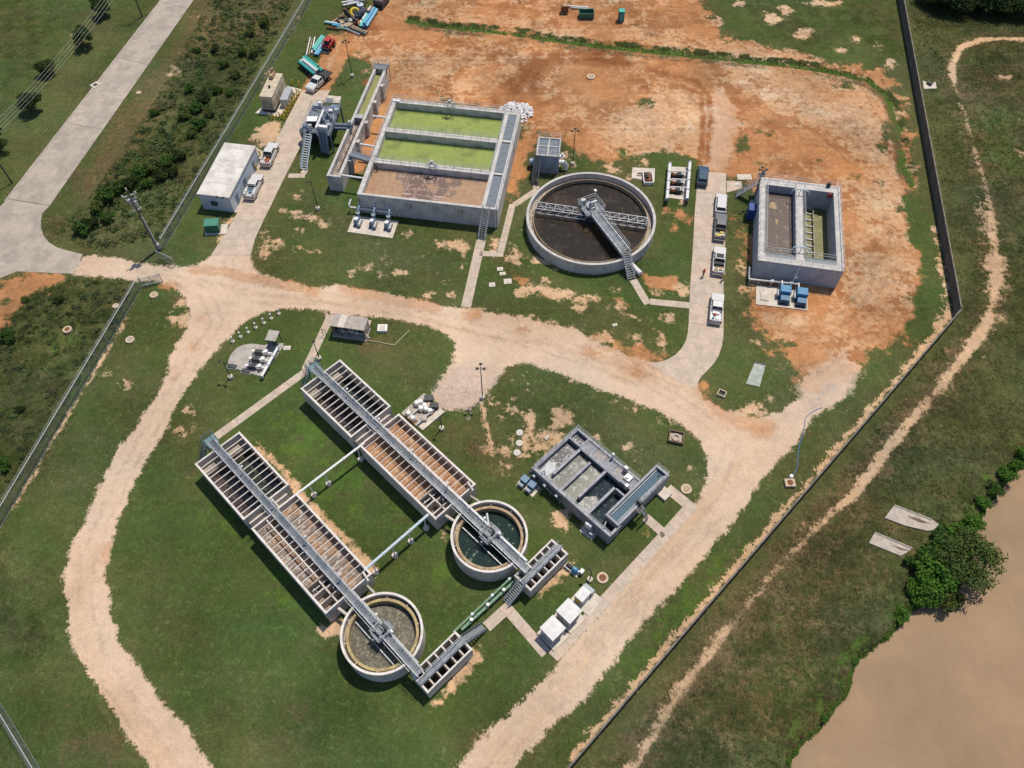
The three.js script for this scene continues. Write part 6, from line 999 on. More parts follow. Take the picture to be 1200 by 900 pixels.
{ // two little blowers at the west corner of the compact unit
  const pd = thing('small_blower_pad', 'pale concrete pad with two little blue blowers', 'pad'); mesh('slab', slab(pxz([[614.7, 557], [634, 571.7], [624, 583], [606, 566.5]]), -.15, .1), M.slabW, pd);
  const fr = new Frame([614.7, 557], [634, 571.7], .1), mk = () => { const b = thing('small_blower', 'little slate blue blower on the pad by the churning cells', 'blower', 'little slate blue blowers'); mesh('housing', bar(-.5, .5, .1, 1.15, -.5, .45, .06), M.blue3 ??= mottled([.10, .21, .32], [.08, .17, .27], 1, .8, .5), b); mesh('lid', bar(-.53, .53, 1.13, 1.2, -.53, .48, .03), M.blue3, b); mesh('motor', bar(-.4, .4, .1, .75, .47, 1.1, .05), M.steelBlue, b); mesh('pipe', [tube([[0, 1, -.5], [0, 1.2, -.9], [0, 1.3, -1.6]], .1)], M.steelDark, b); return b; };
  const a = mk(), b = copy(a); for (const [o, s] of [[a, [615, 565.5]], [b, [623.3, 571.8]]]) { const p = P(...s); o.position.set(p.x, 0, p.z); o.rotation.y = fr.turn; }
  const c = thing('control_post', 'white control box on a post beside the churning cells', 'cabinet'), q = P(689, 621); c.position.set(q.x, 0, q.z); c.rotation.y = -.7; mesh('post', bx(-.6, -.5, 0, 1.8, -.05, .05), M.galv, c); mesh('post', bx(.5, .6, 0, 1.8, -.05, .05), M.galv, c); mesh('box', bar(-.45, .45, .9, 1.9, -.2, .25), M.whitePlain, c); mesh('meter', bar(.55, 1.1, .3, .9, .2, .6), M.galv, c); mesh('footing', bx(-.8, 1.3, -.1, .1, -.5, .9), M.slabW, c);
}
// ---------------------------------------------------------------- round pump pad with three valve lines
{
  const pd = thing('round_pump_pad', 'rounded concrete pad with three valve lines inside the gravel loop', 'pad'); mesh('slab', slab(pxz([[267, 426], [270, 417], [277, 408.5], [285, 404.5], [295, 403], [310, 405], [318, 402], [332, 402.5], [332, 407], [326, 415], [308, 442], [283, 434.5], [275, 432]]), -.2, .1), M.padGrey ??= mottled([.42, .39, .35], [.34, .31, .28], 4, 1.2), pd);
  const hd = thing('header_pipe', 'white header pipe along the edge of the rounded pad', 'pipe'), A = P(325.5, 407, .7), B = P(306.5, 441, .7), d = B.clone().sub(A); hd.position.set(A.x, 0, A.z); mesh('pipe', rod([0, .7, 0], [d.x, .7, d.z], .22, 12), M.whitePlain, hd); for (const f of [0, .3, .62, 1]) mesh('flange', rod([d.x * f, .7, d.z * f], [d.x * (f + .02), .7, d.z * (f + .02)], .36, 14), M.paleBlue, hd); for (const f of [.15, .8]) mesh('support', bx(d.x * f - .1, d.x * f + .1, 0, .55, d.z * f - .1, d.z * f + .1), M.steelDark, hd);
  const mk = () => { const v = thing('valve_line', 'white pipe with a black check valve on the rounded pad', 'pipe', 'three valve lines on the rounded pad'); mesh('pipe', rod([0, .6, 0], [3.0, .6, 0], .16, 10), M.whitePlain, v); mesh('check_valve', [bar(.3, 1.4, .35, .9, -.3, .3, .06)], M.steelDark, v); mesh('gate_valve', [cyl(2.1, .6, 0, .26, .5), cyl(2.1, 1.1, 0, .3, .06)], M.whitePlain, v); mesh('riser', cyl(0, 0, 0, .22, .8), M.whitePlain, v); return v; };
  const fr = new Frame([298, 411], [318, 413.5], .6), a = mk(); [[297, 411.5], [293.5, 420], [289.5, 428.5]].forEach((s, i) => { const o = i ? copy(a) : a, p = P(...s, .6); o.position.set(p.x, 0, p.z); o.rotation.y = fr.turn; });
  const fc = new Frame([316, 386.5], [327, 388], 2.4), cn = fc.place(thing('canopy', 'small tan canopy on posts at the edge of the rounded pad', 'canopy')); mesh('roof', [bar(-.1, fc.len + .1, 2.35, 2.45, 0, 2.0, .03)], M.padGrey, cn); for (const x of [.1, fc.len - .1]) for (const z of [.15, 1.85]) mesh('post', bx(x - .05, x + .05, 0, 2.36, z - .05, z + .05), M.steelDark, cn);
  const pn = fc.place(thing('electrical_cabinet', 'dark electrical panel under the small tan canopy', 'cabinet')); mesh('panel', bar(.1, fc.len - .2, .5, 1.8, 1.2, 1.6), M.steelDark, pn); mesh('door', bar(.2, fc.len / 2, .6, 1.7, 1.6, 1.64, .01), M.steelBlue, pn); mesh('legs', [bx(.2, .3, 0, .5, 1.3, 1.4), bx(fc.len - .4, fc.len - .3, 0, .5, 1.3, 1.4)], M.galv, pn);
  for (const [px, l] of [[[289, 435.5], 'black rounded valve lid at the edge of the rounded pad'], [[272.5, 430], 'small dark hatch at the edge of the rounded pad beside the lamp']]) { const h = thing('hatch', l, 'hatch'), p = P(...px); h.position.set(p.x, 0, p.z); h.rotation.y = -.2; mesh('lid', bar(-.7, .7, .1, .3, -.35, .35, .05), M.steelDark, h); mesh('frame', bx(-.8, .8, -.1, .14, -.45, .45), M.galv, h); }
  const pl = thing('path_light_slab', 'white square slab beside the rounded pad', 'slab'), pp = P(336.5, 408); pl.position.set(pp.x, 0, pp.z); mesh('slab', bar(-.55, .55, -.1, .1, -.4, .4), M.slabW, pl); mesh('cover', bar(-.2, .2, .1, .14, -.15, .15, .01), M.conc, pl);
  // white vent posts along the road
  const c = thing('vent_post', 'short white vent post on a stake beside the gravel loop', 'post', 'row of white vent posts'); mesh('post', [cyl(0, -.1, 0, .07, 1.1, 8)], M.whitePlain, c); mesh('cap', [new THREE.SphereGeometry(.16, 10, 8).translate(0, 1.05, 0)], M.whitePlain, c); mesh('collar', cyl(0, -.05, 0, .28, .12, 12), M.slabW, c);
  [[273, 400], [282, 394.5], [291, 389.3], [300, 383.7], [309.5, 378.5], [318, 373], [327, 367.5]].forEach((s, i) => { const o = i ? copy(c) : c, p = P(...s); o.position.set(p.x, 0, p.z); });
}
// open pump shelter
{
  const H = 2.6, fr = new Frame([387.5, 381], [426, 386.5], H), L = fr.len, t = fr.place(thing('pump_shelter', 'open fronted shelter with a flat grey roof beside the gravel road', 'shelter'));
  const rf = mesh('roof', bx(-.1, L + .1, H - .12, H - .02, -2.3, .1), M.padGrey, t); for (let k = 0; k < 5; k++) mesh('roof_sheet', bx(-.1 + k * (L + .2) / 5 + .01, -.1 + (k + 1) * (L + .2) / 5 - .01, H - .02, H + .02, -2.35, .15), k === 1 ? M.slabW : M.padGrey2 ??= mottled([.40, .36, .32], [.33, .30, .27], 3, 1), rf);
  mesh('back_wall', bx(0, L, 0, H - .12, -2.3, -2.2), M.concOld, t); mesh('side_wall', bx(0, .1, 0, H - .12, -2.2, 0), M.concOld, t); mesh('side_wall', bx(L - .1, L, 0, H - .12, -2.2, 0), M.concOld, t); mesh('floor', bx(-.1, L + .1, -.1, .1, -2.3, .3), M.padGrey, t); for (const x of [1.4, L / 2, L - .15]) mesh('post', bx(x - .05, x + .05, .1, H - .12, -.1, 0), M.steelDark, t);
  const e = fr.place(thing('chlorinator', 'white drums and pipework inside the open shelter', 'equipment')); for (let k = 0; k < 4; k++) mesh('drum', [cyl(1.1 + k * 1.2, .1, -.9 - (k % 2) * .3, .3, .9, 14)], k === 2 ? M.beige : M.whitePlain, e); mesh('pipework', [rod([.8, 1, -.4], [5.6, .8, -.4], .08, 8), tube([[3, .9, -.4], [3.2, 1.5, -.6], [3.6, 1.4, -.9], [3.8, .6, -.8]], .07), rod([4.8, .3, -.4], [5.8, .5, -.2], .1, 8)], M.railW, e); mesh('manifold', bar(2.2, 2.7, .1, 1.4, -1.9, -1.5), M.galv, e);
  const sp = thing('pipe_hoop', 'thin black pipe frame beside the open shelter', 'frame'), a = P(379, 393), b = P(383, 394); sp.position.set(a.x, 0, a.z); const d = b.sub(a); mesh('upright', rod([0, 0, 0], [0, 1.6, 0], .05, 6), M.black, sp); mesh('upright', rod([d.x, 0, d.z], [d.x, 1.6, d.z], .05, 6), M.black, sp); mesh('top_bar', rod([0, 1.6, 0], [d.x, 1.6, d.z], .05, 6), M.black, sp);
  const vb = thing('white_vault', 'low white vault with a recessed lid on the grass by the shelter', 'vault'), p = P(448.5, 386); vb.position.set(p.x, 0, p.z); mesh('vault', bar(-.75, .75, -.1, .5, -.65, .65), M.whitePlain, vb); mesh('lid', bar(-.5, .5, .5, .55, -.45, .45, .02), M.slabW, vb);
  const gp = thing('surface_pipe', 'thin pale pipe lying on the grass from the shelter', 'pipe'); const q = [[427, 398], [462, 404.5], [468, 398.5], [480, 387]].map(s => P(...s, .08)); gp.position.set(q[0].x, 0, q[0].z); const r = q.map(v => [v.x - q[0].x, .08, v.z - q[0].z]); mesh('pipe', [0, 1, 2].map(k => rod(r[k], r[k + 1], .07, 6)), M.tanPipe ??= std([.45, .40, .28], .7), gp); mesh('elbow', [new THREE.SphereGeometry(.1, 8, 6).translate(...r[1]), new THREE.SphereGeometry(.1, 8, 6).translate(...r[2])], M.tanPipe, gp);
}
// blowers beside the rust-brown tank
{
  const fr = new Frame([497, 461], [521.5, 483.5], .12), W = 5.2, t = thing('blower_pad', 'old grey pad of white blowers beside the rusty brown tank', 'pad'); mesh('slab', slab(pxz([[497, 461], [521, 483], [495, 505], [470, 484.5]]), -.2, .12), M.padGrey, t); mesh('kerb', slab(pxz([[516, 479.5], [521.5, 483.5], [495.5, 505.5], [491, 501]]), .12, .3), M.slabW, t);
  fr.place(new THREE.Group()); const spots = [[488.5, 474], [493, 472.5], [493.5, 480], [498, 477], [499.5, 481], [479, 486], [484, 491.5], [504, 483]];
  const a = thing('blower', 'white topped blower on the old grey pad by the rusty tank', 'blower', 'white topped blowers'); mesh('base', bar(-.6, .6, .12, .3, -.4, .4), M.rust, a); mesh('cover', [cyl(0, .3, 0, .42, .6, 16, .36)], M.whitePlain, a); mesh('dome', new THREE.SphereGeometry(.36, 14, 6, 0, 6.283, 0, 1.57).scale(1, .5, 1).translate(0, .9, 0), M.whitePlain, a); mesh('motor', rod([.4, .5, 0], [.95, .5, 0], .2, 12), M.beige, a);
  spots.forEach((s, i) => { const o = i ? copy(a) : a, p = P(...s, .3); o.position.set(p.x, 0, p.z); o.rotation.y = -.8 + i * .5; });
  const m = thing('air_manifold', 'orange and grey pipework among the white topped blowers', 'pipe'), o = P(486, 486, .5); m.position.set(o.x, 0, o.z); const L = (x, y, h) => { const q = P(x, y, h).sub(o); return [q.x, h, q.z]; }; mesh('pipe', [rod(L(478, 490, .5), L(497, 473, .5), .12, 8), rod(L(489, 497, .6), L(508, 480, .6), .14, 8)], M.galv, m); mesh('pipe', [rod(L(475, 486, .3), L(483, 494, .3), .16, 8), rod(L(481, 487, .4), L(490, 480, .4), .12, 8)], M.orange ??= mottled([.50, .28, .08], [.38, .2, .06], 1, 1), m); mesh('inlet_box', [bar(...(([x, , z]) => [x - .7, x + .6, .12, 1.0, z - .5, z + .5])(L(503, 468, .5)))], M.steelDark, m); mesh('box', [bar(...(([x, , z]) => [x - .4, x + .4, .12, .8, z - .5, z + .5])(L(497, 490, .5)))], M.padGrey, m); mesh('inlet_box', [bar(...(([x, , z]) => [x - .5, x + .6, .12, .9, z - .4, z + .4])(L(509, 476, .5)))], M.steelDark, m);
}
// ---------------------------------------------------------------- small things in the ground
function manhole(px, r, label, h = .25, lidMat = M.rust, name = 'manhole') { const t = thing(name, label, 'manhole'), p = P(...px); t.position.set(p.x, 0, p.z); mesh('collar', ring(0, 0, r * .62, r, -.2, h, 24), M.manTan ??= mottled([.58, .46, .34], [.48, .38, .28], 1.5, 1.2), t); mesh('lid', cyl(0, -.2, 0, r * .63, h + .16, 20), lidMat, t); }
manhole([706, 677.5], .75, 'round manhole with a rust red lid beside the smallest white cabinet', .2);
manhole([804, 573.5], .75, 'round tan manhole on grass by the bend of the long path', .2, M.tan);
manhole([80, 387.5], .68, 'manhole with a rusty lid among the weeds', .4, M.rust);
manhole([153, 399], .68, 'manhole with a dark lid on the mown grass beside the chain link fence', .3, M.concOld);
manhole([181, 346.5], .65, 'manhole with a pale lid close to the gate', .3, M.tan);
manhole([136, 359], .5, 'small stony manhole on the far side of the chain link fence', .2, M.stone);
manhole([163, 109], .5, 'small manhole on the verge of the concrete road', .15, M.stone);
manhole([692.5, 90.5], .85, 'concrete ring half buried in the clay yard', .25, M.tan, 'concrete_ring');
for (const [px, w, d, h, l, n, r] of [[[112, 100], 1.6, 1.6, .15, 'square kerb inlet slab at the edge of the concrete road', 'kerb_inlet', .9], [[595, 330], 1.3, 1.1, .12, 'largest white square cover near the large clarifier', 'cover_slab', .1], [[576.7, 334], 1, .9, .12, 'white square cover closest to the straight path', 'cover_slab', .1], [[589, 321], 1, .7, .12, 'white cover between the straight path and the large clarifier', 'cover_slab', .1], [[586, 315.5], 1, .8, .12, 'greyish cover just below the bent path', 'cover_slab', .1], [[720.5, 381], .8, .5, .12, 'small white cover on the grass by the gravel road', 'cover_slab', .3], [[609, 507.5], 1.1, 1, .2, 'round pale pad at the top of the row of three by bare soil', 'round_pad', .3], [[608.7, 519.7], 1.1, 1, .2, 'round pale pad in the middle of the row of three by bare soil', 'round_pad', .5], [[606, 531], 1.1, 1, .2, 'round pale pad closest to the two little blue blowers', 'round_pad', .2], [[641, 513], .9, .6, .2, 'pale stone block beside the churning cells', 'stone_block', .7], [[872, 208], 2.6, 1.4, .15, 'white concrete slab beside the stairs of the two cell tank', 'cover_slab', 0]]) {
  const t = thing(n, l, n === 'round_pad' ? 'pad' : 'slab'), p = P(...px); t.position.set(p.x, 0, p.z); t.rotation.y = r;
  if (n === 'round_pad') { mesh('pad', cyl(0, -.1, 0, .6, h + .1, 9, .52), M.slabW, t); mesh('cover', cyl(0, h, 0, .25, .03, 12), M.conc, t); } else { mesh('slab', bar(-w / 2, w / 2, -.1, h, -d / 2, d / 2, .03), n === 'stone_block' ? M.stone : M.slabW, t); mesh('lid', bar(-w / 4, w / 4, h, h + .03, -d / 4, d / 4, .01), n === 'kerb_inlet' ? M.steelDark : M.slabW, t); }
}
{ // pits and boxes
  const t = thing('timber_pit', 'square pit boxed in with dark planks beside the gravel road', 'pit'), p = P(792, 513.5); t.position.set(p.x, 0, p.z); t.rotation.y = -.25; for (const [a, b, c, d] of [[-1.1, 1.1, -1, -.8], [-1.1, 1.1, .8, 1], [-1.1, -.9, -.8, .8], [.9, 1.1, -.8, .8]]) mesh('plank', bx(a, b, -.1, .55, c, d), M.wood, t); mesh('ring', ring(0, 0, .35, .62, 0, .35, 20), M.stone, t); mesh('gravel', bx(-.9, .9, -.1, .12, -.8, .8), M.stone, t);
  const u = thing('junction_box', 'small open junction box on the grass inside the driveway bend', 'box'), q = P(845.5, 462); u.position.set(q.x, 0, q.z); u.rotation.y = -.5; for (const [a, b, c, d] of [[-.6, .6, -.55, -.43], [-.6, .6, .43, .55], [-.6, -.48, -.43, .43], [.48, .6, -.43, .43]]) mesh('side', bx(a, b, -.1, .4, c, d), M.manTan, u); mesh('base', bx(-.48, .48, -.1, .05, -.43, .43), M.black, u);
  const v = thing('valve_box', 'tan square valve box with a rusty lid beside the flood wall', 'box'), r = P(925, 567); v.position.set(r.x, 0, r.z); mesh('box', bar(-.7, .7, -.1, .45, -.6, .6), M.manTan, v); mesh('lid', cyl(0, .45, 0, .42, .04, 18), M.rust, v); mesh('riser', [cyl(.3, 0, -.9, .24, .7, 14)], M.whitePlain, v);
  const h = thing('garden_hose', 'thin blue hose trailing from the tan valve box across the gravel', 'hose'), o = P(928, 560, .05); h.position.set(o.x, 0, o.z); const pt = [[928, 560], [934, 548], [935, 535], [936.5, 523], [940, 510], [942.5, 500], [944, 490], [950, 484], [958, 479.5], [964, 477.5]].map(s => { const q = P(...s, .05).sub(o); return [q.x, .06, q.z]; }); mesh('hose', tube(pt, .05, 6, 60), M.hoseBlue ??= std([.05, .16, .40], .5), h); mesh('coupling', new THREE.SphereGeometry(.09, 8, 6).translate(...pt[0]), M.chrome, h);
  const s = thing('floor_slab', 'weathered grey slab lying on grass inside the driveway bend', 'slab'); mesh('slab', slab(pxz([[884, 425.5], [897, 428], [890, 453.5], [874, 450]]), -.1, .1), M.slabGreen ??= mottled([.30, .34, .29], [.40, .43, .38], 3, 1.4), s); mesh('edge', slab(pxz([[884, 424.5], [897, 427], [896.7, 428.2], [883.7, 425.7]]), -.1, .22), M.steelDark, s);
  const b = thing('splash_pad', 'pale notched concrete pad just beyond the flood wall', 'pad'); mesh('slab', slab(pxz([[1081, 95], [1087, 97], [1091, 100], [1096, 96], [1097.5, 104], [1082.5, 104.5]]), -.15, .1), M.slabW, b); mesh('pipe_mouth', rod([...(p => [p.x, .3, p.z])(P(1086, 98))], [...(p => [p.x, .25, p.z])(P(1091, 101))], .35, 12), M.steelDark, b);
  const ps = thing('stair_base_pad', 'tan slab with a drain at the foot of the two cell tank stairs', 'pad'); mesh('slab', slab(pxz([[851.5, 212], [869, 213], [869.5, 221], [851.5, 226]]), -.12, .06), M.walk, ps); mesh('drain', bx(...(p => [p.x - .4, p.x + .4, .06, .1, p.z - .3, p.z + .3])(P(863, 216))), M.galv, ps);
  for (const [out, cut, l] of [[[[1048, 592], [1092, 609], [1100, 615], [1094, 621], [1087, 622.5], [1060, 616], [1036.5, 607]], [[1062, 605], [1075, 607.5], [1090, 614], [1078, 613]], 'larger concrete outfall apron with a long slot near the river'], [[[1025, 624], [1069, 642.5], [1062, 648], [1055, 651.5], [1018, 636.5]], [[1044, 639], [1056, 642.5], [1066, 646], [1055, 645]], 'smaller concrete outfall apron with a long slot near the river']]) {
    const t2 = thing('outfall_apron', l, 'slab', 'outfall aprons'); mesh('slab', slab(pxz(out), -.4, .1), M.apron ??= mottled([.46, .40, .35], [.38, .33, .29], 3, 1.4), t2); mesh('slot', slab(pxz(cut), .1, .112), M.wood, t2); const c = P(...out[0], .1), e = P(...out[1], .1); mesh('headwall', rod([c.x, .12, c.z], [e.x, .12, e.z], .12, 5), M.apron, t2);
  }
}
{ // white rubble at the corner of the basin
  const t = thing('rubble_heap', 'heap of white broken stone at the corner of the large basin', 'rubble'), o = P(606, 132); t.position.set(o.x, 0, o.z); const shapes = [0, 1, 2, 3].map(() => { const g = new THREE.IcosahedronGeometry(.3, 0), p = g.attributes.position; for (let i = 0; i < p.count; i++) { const k = .7 + .5 * nz(NF, p.getX(i) * 1.7 + .3, p.getY(i) * 1.9 + p.getZ(i)); p.setXYZ(i, p.getX(i) * k, p.getY(i) * k * .7, p.getZ(i) * k); } g.computeVertexNormals(); return prep(g); });
  for (let k = 0; k < 230; k++) { const a = rr(0, 6.283), r = Math.sqrt(rnd()) * 1.0, q = P(604 + Math.cos(a) * r * 20, 133 + Math.sin(a) * r * 12).sub(o); const m = put('stone', shapes[k % 4], M.rubble ??= mottled([.74, .73, .74], [.60, .59, .60], 1, 1.2), t, q.x, .12 + .55 * (1 - r) * rnd(), q.z, rr(0, 6)); m.scale.setScalar(rr(.6, 1.9)); m.rotation.x = rr(0, 3); }
}
// ---------------------------------------------------------------- builders' materials
function stack(name, label, a, b, list, y0 = .15) {           // pipes lying between the two ends a and b (pixels); list: [across, up, radius, material, start, end]
  const A = P(...a), B = P(...b), t = thing(name, label, 'pipes'), d = B.sub(A), L = Math.hypot(d.x, d.z); t.position.set(A.x, 0, A.z); t.rotation.y = Math.atan2(-d.z, d.x);
  for (const [w, u, r, m, s = 0, e = 1] of list) { const p = mesh('pipe', new THREE.CylinderGeometry(r, r, L * (e - s), 14, 1, true).rotateZ(Math.PI / 2).translate(L * (s + e) / 2, y0 + u + r, w), m, t); }
  mesh('bearer', bx(L * .15, L * .15 + .12, 0, y0, -1.4, 1.4), M.wood, t); mesh('bearer', bx(L * .8, L * .8 + .12, 0, y0, -1.4, 1.4), M.wood, t); return t;
}
{
  const t = stack('pipe_trailer', 'black trailer loaded with teal and white pipes beside the flatbed truck', [356.5, 76], [375, 91], [[-1, 0, .25, M.teal], [-.5, 0, .25, M.tealPale], [0, 0, .25, M.teal], [.5, 0, .25, M.whitePlain], [1, 0, .25, M.teal], [-.7, .45, .25, M.teal, 0, .8], [-.2, .45, .25, M.tealPale], [.3, .45, .25, M.whitePlain, .1, 1]], .95); t.userData.category = 'trailer';
  const A = P(356.5, 76), B = P(375, 91), L = A.distanceTo(B); mesh('bed', bar(-.3, L + .5, .7, .9, -1.3, 1.3), M.black, t); mesh('drawbar', [rod([L + .5, .7, -.6], [L + 1.6, .6, 0], .07, 6), rod([L + .5, .7, .6], [L + 1.6, .6, 0], .07, 6)], M.black, t); const g = geo('tw', () => rod([0, 0, -.12], [0, 0, .12], .38, 18)); for (const x of [L * .3, L * .5]) for (const z of [-1.15, 1.15]) put('wheel', g, M.tyre, t, x, .38, z);
}
stack('pipe_stack', 'stack of pale teal and blue pipes on the grass beside the red loader', [368, 66], [383, 45], [[-1.0, 0, .28, M.tealPale, .25, 1], [-.4, 0, .28, M.tealPale, .2, .95], [.2, 0, .26, M.pipeSky, 0, .9], [.75, 0, .26, M.pipeBlue, 0, .7], [-.1, .45, .24, M.tealPale, .1, .8], [1.3, 0, .26, M.pipeSky, .3, .9]]);
stack('pipe_stack', 'few thin white pipes on the grass at the edge of the pale teal stack', [361.5, 66], [366, 45], [[-.4, 0, .12, M.railW], [.1, 0, .12, M.tan, 0, .9], [.6, 0, .14, M.railW, .1, 1]]);
stack('pipe_stack', 'long stack of sky blue pipes beside the clay yard', [424, 34], [438, 12], [[-.9, 0, .2, M.whitePlain, .2, 1], [-.4, 0, .3, M.tealPale, 0, .7], [.2, 0, .35, M.pipeSky], [.9, 0, .35, M.pipeSky, .05, .95], [.55, .55, .32, M.pipeBlue, .05, .9], [-.6, .5, .16, M.whitePlain, .3, 1]]);
stack('pipe_stack', 'row of mixed blue and orange pipes edging the material heap', [379, 30.5], [407, 35], [[-.9, 0, .2, M.pipeSky], [-.4, 0, .2, M.pipeBlue, .35, 1], [.2, 0, .16, M.tealPale, .6, 1.1], [.7, 0, .2, M.rust, .2, .75], [-1.3, 0, .15, M.whitePlain, 0, .5]]);
stack('pipe_stack', 'row of dull grey pipes edging the material heap', [408, 34], [428, 42], [[-.9, 0, .17, M.concOld], [-.4, 0, .17, M.galv, .1, 1], [.1, 0, .2, M.steelDark], [.6, 0, .17, M.galv, 0, .8], [-.1, .35, .15, M.tan, .2, .9]]);
stack('pipe_stack', 'pale pipes crossed on top of the material heap', [402, 9], [432, 3], [[-.6, 0, .2, M.railW], [0, 0, .16, M.galv, .2, 1], [.5, 0, .2, M.railW, 0, .6]], .6);
{
  const t = thing('beam_heap', 'heap of brown steel beams and timbers with crates', 'building materials'), o = P(412, 22); t.position.set(o.x, 0, o.z); const L = (x, y, h) => { const q = P(x, y, h).sub(o); return [q.x, h, q.z]; };
  for (let k = 0; k < 7; k++) { const a = L(402 + k * 1.8, 10 + k * 1.6, .25), b = L(413 + k * 1.3, 24 + k * .9, .25); mesh('beam', [rod([a[0], .25 + (k % 3) * .3, a[2]], [b[0], .25 + (k % 3) * .3, b[2]], .17, 4)], k % 2 ? M.brownSteel ??= mottled([.13, .10, .10], [.09, .07, .07], 1, 1) : M.wood, t); }
  for (let k = 0; k < 14; k++) { const q = L(rr(397, 424), rr(18, 32), .4), s = rr(.5, 1.2); const m = mesh('crate', bar(-s * .6, s * .6, 0, s * .7, -s * .5, s * .5, .04), [M.wood, M.tan, M.steelDark, M.rust, M.galv][k % 5], t); m.position.set(q[0], 0, q[2]); m.rotation.y = rr(0, 3); }
  for (const [a, b] of [[[386, 28], [400, 18]], [[389, 27], [403, 15]], [[414, 30], [422, 38]]]) mesh('timber', [rod(L(...a, .2), L(...b, .2), .12, 4)], M.tan, t);
  const r = thing('cable_drum', 'yellow ring shaped coil leaning on the material heap', 'coil'), p = P(416, 15, .9); r.position.set(p.x, .95, p.z); r.rotation.set(-.9, .3, 0); mesh('coil', new THREE.TorusGeometry(.85, .32, 12, 28), M.yellow, r); mesh('hub', new THREE.CylinderGeometry(.3, .3, .3, 16).rotateX(Math.PI / 2), M.black, r);
  for (const [px, l] of [[[420.5, 4], 'white plastic tank on the far side of the material heap'], [[423, 12], 'pale blue plastic tank beside the yellow coil']]) { const w = thing('plastic_tank', l, 'tank'), q = P(...px); w.position.set(q.x, 0, q.z); mesh('tank', [cyl(0, .1, 0, .75, 1.2, 18), new THREE.SphereGeometry(.75, 18, 6, 0, 6.283, 0, 1.57).scale(1, .35, 1).translate(0, 1.3, 0)], px[1] < 8 ? M.whitePlain : M.paleBlue, w); mesh('cap', cyl(0, 1.5, 0, .2, .12), M.steelDark, w); mesh('pallet', bx(-.8, .8, 0, .1, -.8, .8), M.wood, w); }
  const c = thing('dark_container', 'dark blue tarpaulin bundle beside the sky blue pipes', 'bundle'), s = P(424, 19); c.position.set(s.x, 0, s.z); c.rotation.y = .6; mesh('bundle', [bar(-1.7, 1.6, 0, 1.0, -.9, .9, .2), bar(-1, 1.2, .9, 1.3, -.6, .7, .15)], M.tarp ??= mottled([.03, .035, .06], [.05, .055, .09], 1.5, 1.5), c); mesh('strap', bx(-.1, .1, 0, 1.32, -.93, .93), M.black, c);
}
{ // red skid loader
  const t = thing('skid_loader', 'red skid steer loader with a bucket at the edge of the clay yard', 'loader'), p = P(386, 56); t.position.set(p.x, 0, p.z); t.rotation.y = Math.atan2(-(P(380, 62).z - P(392, 48).z), P(380, 62).x - P(392, 48).x);
  mesh('body', [profile([[-1.5, .45], [1.0, .45], [1.1, .9], [.7, 1.1], [-1.2, 1.25], [-1.55, 1]], .75, .08)], M.red, t); mesh('cab', [bar(-.6, .7, 1.1, 2.0, -.55, .55, .06)], M.black, t); mesh('roof', bar(-.7, .75, 1.98, 2.08, -.6, .6, .03), M.red, t); for (const s of [-1, 1]) mesh('lift_arm', [rod([-1.4, 1.5, .82 * s], [.9, 1.4, .82 * s], .13, 6), rod([.9, 1.4, .82 * s], [1.5, .6, .82 * s], .12, 6)], M.red, t); mesh('bucket', [profile([[1.4, .15], [2.2, .12], [2.0, .25], [1.55, .35], [1.6, .85], [1.45, .8]], .95, .03)], M.steelDark, t); wheels(t, [-.85, .65], .85, .42);
}
{ // far side of the yard
  const d = thing('skip_bin', 'dark green skip bin at the far edge of the clay yard', 'bin'), p = P(687, 20); d.position.set(p.x, 0, p.z); mesh('bin', [bx(-1.6, 1.6, .1, .2, -.8, .8), bx(-1.6, 1.6, .2, 1.3, -.85, -.75), bx(-1.6, 1.6, .2, 1.3, .75, .85), bx(-1.6, -1.5, .2, 1.3, -.75, .75), bx(1.5, 1.6, .2, 1.3, -.75, .75)], M.greenBox, d); mesh('rim', [bar(-1.7, 1.7, 1.3, 1.4, -.95, -.8), bar(-1.7, 1.7, 1.3, 1.4, .8, .95)], M.greenBox, d);
  const u = thing('portable_toilet', 'teal portable toilet at the far edge of the clay yard', 'toilet'), q = P(727.5, 24); u.position.set(q.x, 0, q.z); mesh('cabin', bar(-.6, .6, .1, 2.1, -.6, .6, .04), M.steelDark, u); mesh('roof', [bar(-.65, .65, 2.1, 2.4, -.65, .65, .15)], M.tealPale2 ??= std([.03, .42, .36], .5), u); mesh('door', bar(-.4, .4, .2, 1.95, .6, .64, .01), M.teal, u);
  stack('pipe_stack', 'white pipes lying alone at the far edge of the clay yard', [664, 9.5], [690, 11.5], [[-.3, 0, .18, M.railW], [.2, 0, .16, M.galv, .2, 1]]);
  const e = thing('site_generator', 'small rusty brown machine beside the far white pipes', 'machine'), s = P(661.5, 15); e.position.set(s.x, 0, s.z); mesh('body', bar(-.8, .8, .4, 1.6, -.5, .5, .06), M.rust, e); mesh('hood', bar(-.5, .8, 1.6, 1.8, -.45, .45, .05), M.tan, e); wheels(e, [-.5, .5], .5, .3);
  const x = thing('excavator', 'dark brown tracked excavator at the far edge beside the material heap', 'excavator'), w = P(447, 6); x.position.set(w.x, 0, w.z); x.rotation.y = 1.2; for (const z of [-.9, .9]) mesh('track', [profile([[-1.6, .15], [1.6, .15], [1.8, .45], [1.6, .75], [-1.6, .75], [-1.8, .45]], .25, .05).translate(0, 0, z)], M.black, x); mesh('body', [bar(-1.5, 1.2, .8, 1.8, -1.1, 1.1, .1), bar(0, 1.2, 1.7, 2.8, .2, 1.1, .1)], M.brownSteel, x); mesh('boom', [rod([1, 1.6, -.3], [3.2, 3.2, -.3], .2, 4), rod([3.2, 3.2, -.3], [4.2, 1, -.3], .15, 4), bar(3.8, 4.7, .2, 1, -.8, .2, .08)], M.brownSteel, x);
}
